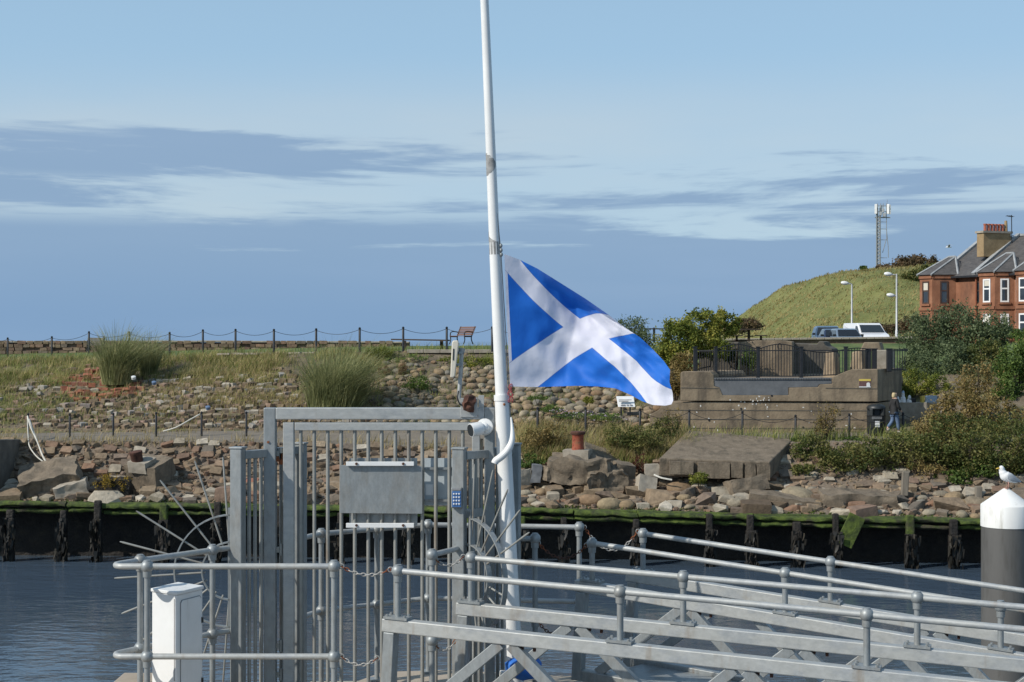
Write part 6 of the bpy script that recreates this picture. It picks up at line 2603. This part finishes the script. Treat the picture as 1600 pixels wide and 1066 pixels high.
def bay(par, s0, s1, proj, cant, fm, zt=ZE):
    pts = [(s0, 0), (s0 + cant, proj), (s1 - cant, proj), (s1, 0)]
    b2 = MB()
    b2.prism([hp(s, n_ + .0, ZB) for s, n_ in pts], (0, 0, zt - ZB))
    b2.build('bay', M['sandstone'], par)
    faces = list(zip(pts, pts[1:]))
    ups, lows = (11.25, 12.98), (8.85, 10.4)
    for k, (a, c2) in enumerate(faces):
        A, B2 = hp(*a, 0), hp(*c2, 0)
        d = (B2 - A).normalized()
        nrm = Vector((d.y, -d.x, 0))
        if nrm.dot(ND) < 0 and k == 1:
            nrm = -nrm
        mid = (A + B2) / 2
        cen = hp((s0 + s1) / 2, 0, 0)
        if (mid - cen).dot(nrm) < 0:
            nrm = -nrm
        Lf = (B2 - A).length
        if k == 1:
            nwin = 2 if Lf > 2.0 else 1
            for i in range(nwin):
                p = A.lerp(B2, (i + .5) / nwin)
                for z0_, z1_ in (ups, lows):
                    window(par, p, d, nrm, min(.70, Lf / nwin - .35), z0_, z1_, fm)
        else:
            for z0_, z1_ in (ups, lows):
                window(par, mid, d, nrm, min(.62, Lf - .35), z0_, z1_, fm)
        # string courses
        for zc_, hh in ((10.85, .22), (zt - .08, .26), (8.55, .2)):
            b2 = MB()
            b2.hexa([A.lerp(B2, t_) + nrm * e + Vector((0, 0, zc_ + zz_ * hh / 2)) for zz_ in (-1, 1) for t_, e in ((0, -.05), (0, .09), (1, .09), (1, -.05))])
            b2.build('string_course', M['sandstone'], par)
    # hipped bay roof
    e_ = .22
    rz = zt + .08
    ev = [hp(s0 - e_, 0, rz), hp(s0 + cant - e_ * .4, proj + e_, rz), hp(s1 - cant + e_ * .4, proj + e_, rz), hp(s1 + e_, 0, rz)]
    r0, r1 = hp((s0 + s1) / 2 - .35, -1.2, zt + 1.55), hp((s0 + s1) / 2 + .35, -1.2, zt + 1.55)
    bk0, bk1 = hp(s0 - e_, -1.2, rz), hp(s1 + e_, -1.2, rz)
    b2 = MB()
    b2.add(ev + [r0, r1, bk0, bk1], [(0, 1, 4), (1, 2, 5, 4), (2, 3, 5), (0, 4, 6), (3, 7, 5), (6, 4, 5, 7), (0, 6, 7, 3, 2, 1)])
    rf = b2.build('bay_roof', M['slate'], par)
    for p, q in ((ev[1], r0), (ev[2], r1), (r0, r1), (ev[0], ev[0].lerp(r0, .98)), (ev[3], r1)):
        b2 = MB()
        b2.tube([p, q], .09, 5)
        b2.build('lead_hip', M['lead'], rf)


def house(label, s0, s1, bays, fm, ridge_h, setback, skew=True):
    t = thing('terraced_house', label, 'house', hp((s0 + s1) / 2, 0, ZB))
    b2 = MB()
    b2.prism([hp(s0, 0, ZB), hp(s1 - .01, 0, ZB), hp(s1 - .01, -8, ZB), hp(s0, -8, ZB)], (0, 0, ZE - ZB - .5))
    b2.prism([hp(s0, -.25, ZE - .5), hp(s1 - .01, -.25, ZE - .5), hp(s1 - .01, -7.8, ZE - .5), hp(s0, -7.8, ZE - .5)], (0, 0, .5))
    b2.build('wall', M['sandstone'], t)
    rz = ZE + ridge_h
    ev = .3
    A, B2, C, D_ = hp(s0, ev, ZE - .05), hp(s1, ev, ZE - .05), hp(s1, -setback, rz), hp(s0, -setback, rz)
    E_, F2 = hp(s1, -2 * setback, ZE), hp(s0, -2 * setback, ZE)
    th = Vector((0, 0, -.15))
    b2 = MB()
    b2.hexa([A + th, B2 + th, C + th, D_ + th, A, B2, C, D_])
    b2.hexa([D_ + th, C + th, E_ + th, F2 + th, D_, C, E_, F2])
    b2.add([hp(s0, 0, ZE - .1), hp(s0, -setback, rz - .15), hp(s0, -2 * setback, ZE - .1), hp(s1, 0, ZE - .1), hp(s1, -setback, rz - .15), hp(s1, -2 * setback, ZE - .1)], [(0, 1, 2), (5, 4, 3)])
    rf = b2.build('roof', M['slate'], t)
    for s in (s0, s1):
        b2 = MB()
        b2.bar(hp(s, ev, ZE + .05), hp(s, -setback, rz + .1), .35, .2)
        b2.build('skew_coping', M['lead'], rf)
        b2 = MB()
        b2.bar(hp(s, -setback, rz + .1), hp(s, -2 * setback, ZE + .05), .35, .2)
        b2.build('skew_coping', M['lead'], rf)
    b2 = MB()
    b2.bar(hp(s0, -setback, rz + .05), hp(s1, -setback, rz + .05), .25, .16)
    b2.build('ridge', M['lead'], rf)
    b2 = MB()
    b2.bar(hp(s0, .35, ZE - .12), hp(s1, .35, ZE - .12), .16, .14)
    b2.build('gutter', M['black'], t)
    for (x0, x1, proj, cant) in bays:
        bay(t, x0, x1, proj, cant, fm)
    return t


h1 = house('farther red sandstone house with brown window frames left of the terrace', 0, 3.6, [(-1.5, 1.6, 1.6, .9)], 'win_brown', 2.9, 4.4)
h2 = house('red sandstone terraced house with white bay windows and grey hipped roofs', 3.6, 10.6, [(4.3, 7.3, 1.2, .75), (7.7, 10.3, 1.0, .65)], 'win_white', 3.1, 4.6)
h3 = house('nearest red sandstone house cut off by the right edge of the photo', 10.6, 22, [(11.2, 14.8, 1.3, .8), (16, 19.5, 1.3, .8)], 'win_white', 3.3, 4.6)
# brown door bay window of the nearer house
for z0_, z1_ in ((11.2, 12.9),):
    window(h2, hp(4.05, 0, 0), UD, ND, .8, z0_, z1_, 'win_brown')
for s in (3.75, 8.1, 10.5):
    b = MB()
    b.tube([hp(s, .15, ZB), hp(s, .15, ZE - .2)], .06, 6)
    b.build('downpipe', M['sandstone_blk'], h2)
# chimney stack
chm = MB()
cc0 = P(1553, 386, 117.5)
dirc = Vector((.93, .36, 0))
nc = Vector((-.36, .93, 0))
w2, d2_ = 1.28, .4
z0_, z1_ = P(0, 402, 117.5).z, P(0, 365, 117.5).z
chm.hexa([cc0.xy.to_3d() + dirc * a * w2 + nc * c2 * d2_ + Vector((0, 0, zz_)) for zz_ in (z0_, z1_) for a, c2 in ((-1, -1), (1, -1), (1, 1), (-1, 1))])
ch = chm.build('chimney', M['buff'], h1, bevel=.02)
b = MB()
b.hexa([cc0.xy.to_3d() + dirc * a * (w2 + .1) + nc * c2 * (d2_ + .1) + Vector((0, 0, zz_)) for zz_ in (z1_, z1_ + .16) for a, c2 in ((-1, -1), (1, -1), (1, 1), (-1, 1))])
b.build('chimney_cap', M['concrete_pale'], ch)
for i in range(7):
    q = cc0.xy.to_3d() + dirc * lerp(-.82, 1.12, i / 6) + Vector((0, 0, z1_ + .16))
    b = MB()
    if i < 6:
        b.lathe(q, [(.125, 0), (.115, .45), (.14, .47), (.14, .56), (.1, .57)], 12)
        b.build('chimney_pot', M['pot'], ch, smooth=True, auto=40)
    else:
        b.lathe(q, [(.14, 0), (.12, .6), (.10, .85)], 12)
        b.build('chimney_pot', M['buff'], ch, smooth=True, auto=40)
ta = thing('tv_aerial', 'thin television aerial on the chimney of the sandstone house', 'aerial', P(1581, 378, 117.5))
b = MB()
b.tube([P(1581, 380, 117.5), P(1580.5, 336, 117.5)], .035, 6)
b.build('pole', M['black'], ta)
b = MB()
b.tube([P(1573, 337, 117.5), P(1583, 339, 117.5)], .025, 5)
for k in range(4):
    p = P(1575 + 2 * k, 337.4 + .4 * k, 117.5)
    b.tube([p - nc * .3, p + nc * .3], .012, 4)
b.tube([P(1578, 370, 117.5), P(1584, 368, 117.5)], .025, 5)
b.build('aerial_head', M['black'], ta)

# distant gull in flight
fg = thing('flying_gull', 'tiny gull flying beyond the hill left of the chimney', 'gull', P(1482, 387, 140))
q = P(1482, 386.5, 140)
b = MB()
b.tube([q + Vector((-.25, 0, 0)), q + Vector((0, 0, .03)), q + Vector((.3, 0, 0))], [.03, .08, .02], 8)
b.build('body', M['gull_white'], fg, smooth=True)
for s in (-1, 1):
    b = MB()
    b.add([q + Vector((-.1, s * .05, .03)), q + Vector((.12, s * .05, .03)), q + Vector((.05, s * .4, .2)), q + Vector((-.08, s * .4, .22)), q + Vector((.18, s * .75, .12))], [(0, 1, 2, 3), (3, 2, 4)])
    w_ = b.build('wing', M['gull_grey'], fg)
    w_.modifiers.new('thick', 'SOLIDIFY').thickness = .02


# ================================================================== VEGETATION
# ---- tussocks on the bank
tussock('grass_tussock', 'tall pale green grass tussock on the bank crest at left', 182, 598, 72.5, 62, 92, 1700, M['grass_pampas'], .32)
tussock('grass_tussock', 'smaller green tussock leaning right beside the tall left one', 232, 584, 74, 34, 72, 650, M['grass_pampas'], .3)
tussock('grass_tussock', 'big arching blue-green tussock on the bank behind the gate', 522, 640, 67.5, 110, 112, 2900, M['grass_pampas'], .34, lean=.55)
tussock('grass_tussock', 'short yellow-green tussock on the bank crest beside a post', 592, 566, 73.4, 46, 34, 800, M['leaf_green'], .1, bw=.03)
bush('heather_bush', 'rounded red-brown clipped bush among the cobbles, left one', [(600, 581, 71.5, 10, 10)], 0.061, 1530, M['leaf_rustred'] if 'leaf_rustred' in M else leaf_mat('leaf_redbrown', [(0.1, (.12, .05, .025)), (0.5, (.2, .085, .045)), (0.9, (.28, .13, .07))]), stems=3)
bush('heather_bush', 'rounded tan clipped bush among the cobbles, right one', [(629, 580, 71.5, 9, 11)], 0.061, 1360, leaf_mat('leaf_tan', [(0.1, (.13, .075, .04)), (0.5, (.21, .125, .065)), (0.9, (.28, .18, .10))]), stems=3)
bush('low_plant', 'mat of green leaves among the cobbles below the low bench', [(652, 600, 69.5, 24, 14), (640, 560, 73, 40, 7)], 0.085, 2550, M['leaf_bright'], 'plant', stems=4)
bush('low_plant', 'yellow-green plant spreading on the cobbles near the flagpole', [(742, 568, 72.5, 34, 11), (705, 562, 73, 20, 6)], 0.085, 2550, M['leaf_green'], 'plant', stems=4)
bush('low_plant', 'bright lime plant cushion among cobbles under the flag', [(919, 625, 66.8, 10, 7)], 0.073, 714, leaf_mat('leaf_lime', [(0.1, (.12, .13, .02)), (0.5, (.22, .22, .035)), (0.9, (.3, .29, .06))]), 'plant', stems=2)
bush('low_plant', 'green creeping plant with pale flowers left of the information board', [(862, 640, 66.4, 18, 7), (905, 650, 66.2, 40, 7), (950, 652, 66, 26, 7), (840, 622, 67, 18, 5)], 0.073, 3740, M['leaf_bright'], 'plant', stems=4)
v, f = leaves(np.concatenate([clump_points(P(898, 647, 65.9), (1.3, .3, .22), 170, 14, .25, .2), clump_points(P(955, 655, 65.8), (.8, .3, .2), 90, 8, .25, .2)]), .06, .6)
o = link_mesh('flower_patch', v, f, mat('pale_flowers', [(0.0, (.5, .38, .48)), (1.0, (.62, .55, .62))], rand='island', rough=.7))
tag(o, 'scatter of pale pink flowers along the foot of the cobbles', 'flowers', kind='stuff')

# ---- loose grass on the slopes
def grass_field(name, label, regions, material, hrange, w=.02, wind=.25, lean=.55):
    vs_, fs_, off_ = [], [], 0
    for seg, x0, x1, t0, t1, n, cond in regions:
        pts = []
        while len(pts) < n:
            px, t = random.uniform(x0, x1), random.uniform(t0, t1)
            p = surf(seg, px, t)
            dens = mnoise.noise(Vector((p.x * .45, p.y * .6, 7))) * .5 + .5 + .35 * mnoise.noise(Vector((p.x * 1.7, p.y * 2, 2)))
            if random.random() > max(.04, (dens - .28) * 2.2):
                continue
            if cond and not cond(px, t):
                continue
            pts.append(tuple(p - Vector((0, 0, .03))))
        a = np.array(pts)
        v_, f_ = blades(a, rng.uniform(*hrange, n) * (0.7 + .6 * rng.random(n)), rng.uniform(.6, 1.4, n) * w, np.full(n, lean), wind=(wind, 0))
        fs_.append(f_ + off_)
        vs_.append(v_)
        off_ += len(v_)
    o_ = link_mesh(name, np.concatenate(vs_), np.concatenate(fs_), material)
    return tag(o_, label, 'grass', kind='stuff')


up_lim = lambda px, t: t > bank_t(px, knots([(0, 625), (90, 612), (130, 588), (215, 600), (290, 605), (340, 610), (420, 605), (590, 600)], px)[0]) or random.random() < .2
grass_field('bank_grass', 'rough green grass covering the upper slope of the left bank', [(3, -60, 600, .08, 1.0, 20000, up_lim), (3, 590, 1060, .02, 1, 3400, None), (3, -60, 110, .15, .9, 2500, None), (4, -60, 1060, 0, .35, 3500, None)], M['grass_green'], (.15, .42))
grass_field('dry_grass', 'straw-coloured dry grass mixed through the bank', [(3, -60, 600, .05, 1.0, 13000, up_lim), (3, 250, 470, .2, .85, 3200, None), (2, -60, 850, 0, .2, 900, None), (2, -60, 1640, .75, 1, 900, None), (1, -60, 800, .85, 1.0, 700, None)], M['grass_dry'], (.15, .5))
grass_field('meadow_grass', 'tall dry and green grass between the right bollard and the wall', [(1, 806, 1075, .55, 1.0, 5200, None), (2, 806, 1075, 0, .95, 5200, None)], M['grass_dry'], (.3, .75), lean=.5)
grass_field('meadow_green', 'green stems growing through the tall grass behind the right bollard', [(1, 806, 1090, .5, 1.0, 3600, None), (2, 806, 1090, 0, .7, 2600, None), (2, 1090, 1640, 0, .5, 1800, None)], M['grass_green'], (.3, .7), lean=.5)

# ---- shrubs in the tall grass
bush('shrub', 'yellowing shrub left of the red bollard', [(838, 690, 62.6, 26, 26), (866, 682, 62.8, 22, 22)], 0.085, 3060, M['leaf_brown'], stems=10)
bush('shrub', 'green shrub low at the gate end of the grass', [(830, 722, 61.8, 20, 13), (880, 712, 62.2, 16, 10)], 0.085, 1870, M['leaf_bright'], stems=6)
bush('shrub', 'mixed olive shrub between red bollard and big slab', [(975, 680, 62.8, 34, 24), (1012, 690, 62.4, 34, 26), (1040, 672, 63.2, 22, 24)], 0.085, 6120, M['leaf_mix'], stems=12)
bush('shrub', 'thin leggy brown shrub at the left corner of the concrete wall', [(1046, 660, 64.4, 12, 22), (1060, 652, 64.6, 8, 14)], 0.073, 544, M['leaf_brown'], stems=10, sig=.25)
bush('weed_plant', 'dark red dock weeds beside the big slab', [(1000, 726, 61.2, 14, 18)], 0.073, 765, leaf_mat('leaf_dockred', [(0.1, (.05, .018, .012)), (0.5, (.10, .035, .02)), (0.9, (.16, .06, .035))]), 'plant', stems=8)
bush('weed_plant', 'yellow-green weed growing at the front of the big slab', [(1092, 748, 59.9, 16, 10)], 0.073, 1020, M['leaf_green'], 'plant', stems=5)
bush('shrub', 'ivy-like bush tumbling over the terrace wall', [(1170, 562, 70.8, 13, 20), (1142, 556, 72, 14, 14), (1130, 540, 72, 18, 6)], 0.098, 2550, M['leaf_dark'], stems=6)
# ---- bushes left of the terrace
bush('bush', 'bright yellow-green bush between the flag and the terrace fence', [(1060, 535, 70, 34, 34), (1095, 512, 71, 34, 28), (1130, 508, 71.5, 26, 24), (1045, 560, 69, 20, 24), (1110, 545, 70.5, 30, 24)], 0.134, 16150, M['leaf_green'], stems=14, K=60)
bush('bush', 'brown undergrowth at the left end of the concrete wall', [(1056, 596, 67.5, 14, 30), (1070, 570, 68, 22, 20)], 0.098, 3400, M['leaf_brown'], stems=8)
bush('bush', 'feathery grey-green bush showing above the fly end of the flag', [(988, 516, 78, 24, 20), (1000, 535, 77, 22, 16)], 0.110, 3060, M['leaf_grey'], stems=10, sig=.22)
# ---- big bushes at right
bush('bush', 'large grey-green bush in front of the sandstone houses', [(1450, 530, 78, 44, 44), (1498, 516, 78, 44, 42), (1530, 545, 77, 40, 40), (1430, 570, 76, 28, 30), (1480, 575, 74, 50, 44), (1552, 520, 77, 30, 34), (1530, 600, 73, 40, 30)], 0.134, 25500, M['leaf_grey'], stems=20, K=80)
bush('bush', 'dark green bush at the right edge of the photo', [(1590, 575, 71, 36, 46), (1570, 620, 70, 28, 30), (1625, 560, 71, 36, 44)], 0.134, 11900, M['leaf_bright'], stems=12, K=60)
bush('bush', 'yellow-green willow bush behind the ornaments on the low wall', [(1432, 600, 71.5, 30, 24), (1412, 606, 71, 18, 26), (1462, 606, 71, 24, 24)], 0.098, 5440, M['leaf_green'], stems=10)
bush('bush', 'tan autumn-leaved tree standing above the brambles', [(1525, 606, 67, 34, 40), (1500, 645, 66, 36, 40), (1545, 650, 66, 38, 38), (1470, 650, 66.5, 26, 26), (1580, 660, 66, 30, 30)], 0.122, 8840, M['leaf_brown'], stems=14, K=60)
bush('bush', 'olive bush behind the tan tree', [(1540, 560, 74, 34, 28), (1565, 590, 73, 26, 26)], 0.122, 7140, M['leaf_mix'], stems=10)
bush('bramble', 'sprawling dark green bramble bank under the bin', [(1270, 704, 62.1, 34, 24), (1318, 716, 61.7, 46, 30), (1370, 712, 61.8, 46, 32), (1422, 708, 61.8, 42, 34), (1255, 735, 61.2, 20, 12)], 0.110, 15300, M['leaf_mix'], stems=24, K=70)
bush('bramble', 'brown bramble and dock bank left of the white-capped pile', [(1470, 704, 61.8, 42, 42), (1512, 712, 61.4, 46, 44), (1562, 715, 61.2, 44, 46), (1612, 710, 61.2, 46, 50), (1480, 668, 62.8, 40, 24), (1560, 668, 63, 50, 26)], 0.110, 17850, M['leaf_mix'], stems=26, K=80)
bush('bramble', 'autumn brown stems over the middle of the bramble bank', [(1455, 670, 63.2, 30, 26), (1490, 680, 62.9, 36, 34), (1440, 735, 61.6, 40, 20)], 0.098, 6120, M['leaf_brown'], stems=16)
bush('bramble', 'dark glossy leaves low beside the white-capped pile', [(1530, 735, 61.2, 36, 24), (1495, 748, 61, 30, 14)], 0.134, 3740, M['leaf_dark'], stems=8)
bush('shrub', 'leggy brown-leaved shrub in front of the concrete wall', [(1292, 655, 63.6, 18, 26), (1280, 672, 63.4, 12, 20), (1304, 640, 63.6, 10, 12)], 0.085, 884, M['leaf_brown'], stems=16, sig=.22)
bush('shrub', 'low green weeds at the foot of the concrete wall', [(1260, 690, 63.4, 26, 8), (1330, 688, 63.6, 36, 6)], 0.085, 2210, M['leaf_bright'], stems=4)
bush('bush', 'dark scrub on the slope at the foot of the sandstone houses', [(1570, 522, 98, 34, 10), (1610, 525, 96, 30, 12), (1535, 515, 100, 20, 10)], 0.171, 4080, M['leaf_dark'], stems=6)
bush('bush', 'brown scrub behind the white van at the foot of the hill', [(1395, 516, 122, 22, 9), (1370, 512, 126, 14, 7), (1425, 510, 118, 22, 16)], 0.171, 4080, M['leaf_rust'], stems=6)
bush('bush', 'dull scrub at the left foot of the hill behind the picnic table', [(1168, 508, 128, 24, 11), (1150, 516, 124, 18, 9)], 0.195, 3400, M['leaf_rust'], stems=6)
# ---- windswept scrub on the hill top
bush('bush', 'windswept brown thorn bush right of the mast', [(1420, 412, 205, 20, 11), (1436, 408, 206, 14, 9), (1405, 420, 204, 20, 9)], 0.317, 4420, M['leaf_rust'], stems=14, sig=.2)
bush('bush', 'low rusty scrub at the foot of the mast', [(1385, 424, 200, 22, 9), (1362, 428, 198, 12, 6)], 0.293, 2890, M['leaf_rust'], stems=10)
bush('bush', 'small dark bush left of the mast on the hill', [(1349, 421, 205, 7, 6)], 0.268, 646, M['leaf_dark'], stems=4)
bush('bush', 'green-brown scrub on the hill behind the farther house', [(1432, 432, 170, 24, 12), (1450, 425, 172, 18, 12)], 0.268, 2890, M['leaf_mix'], stems=8)
bush('bush', 'thin pale scrub beside the farther house roof', [(1456, 410, 200, 9, 9)], 0.268, 714, M['leaf_rust'], stems=6, sig=.22)

# ---- rough grass on the hill
n = 34000
hx, hy = [], []
while len(hx) < n:
    X, Y = 24 + 60 * random.random() ** 1.25, random.uniform(128, 236)
    if knots(HK, X)[0] < .3:
        continue
    if mnoise.noise(Vector((X * .3, Y * .3, 3))) + .5 * mnoise.noise(Vector((X, Y, 5))) < random.uniform(-1.2, .25):
        continue
    hx.append(X)
    hy.append(Y)
roots = np.array([(X, Y, hill_z(X, Y) - .05) for X, Y in zip(hx, hy)])
v, f = blades(roots, rng.uniform(.12, .42, n), rng.uniform(.06, .16, n), np.full(n, .7), wind=(.4, 0))
o = link_mesh('hill_grass', v, f, M['grass_hill'])
tag(o, 'rough tawny grass covering the hill', 'grass', kind='stuff')
# ---- weeds on the timber wall ledge
grass_field('ledge_moss', 'bright green weed tufts along the timber wall top', [(0, -60, 1660, 0, .1, 3000, None)], leaf_mat('leaf_moss', [(0.1, (.02, .03, .006)), (0.5, (.06, .09, .012)), (0.9, (.12, .16, .025))]), (.04, .14), w=.05, lean=.9)
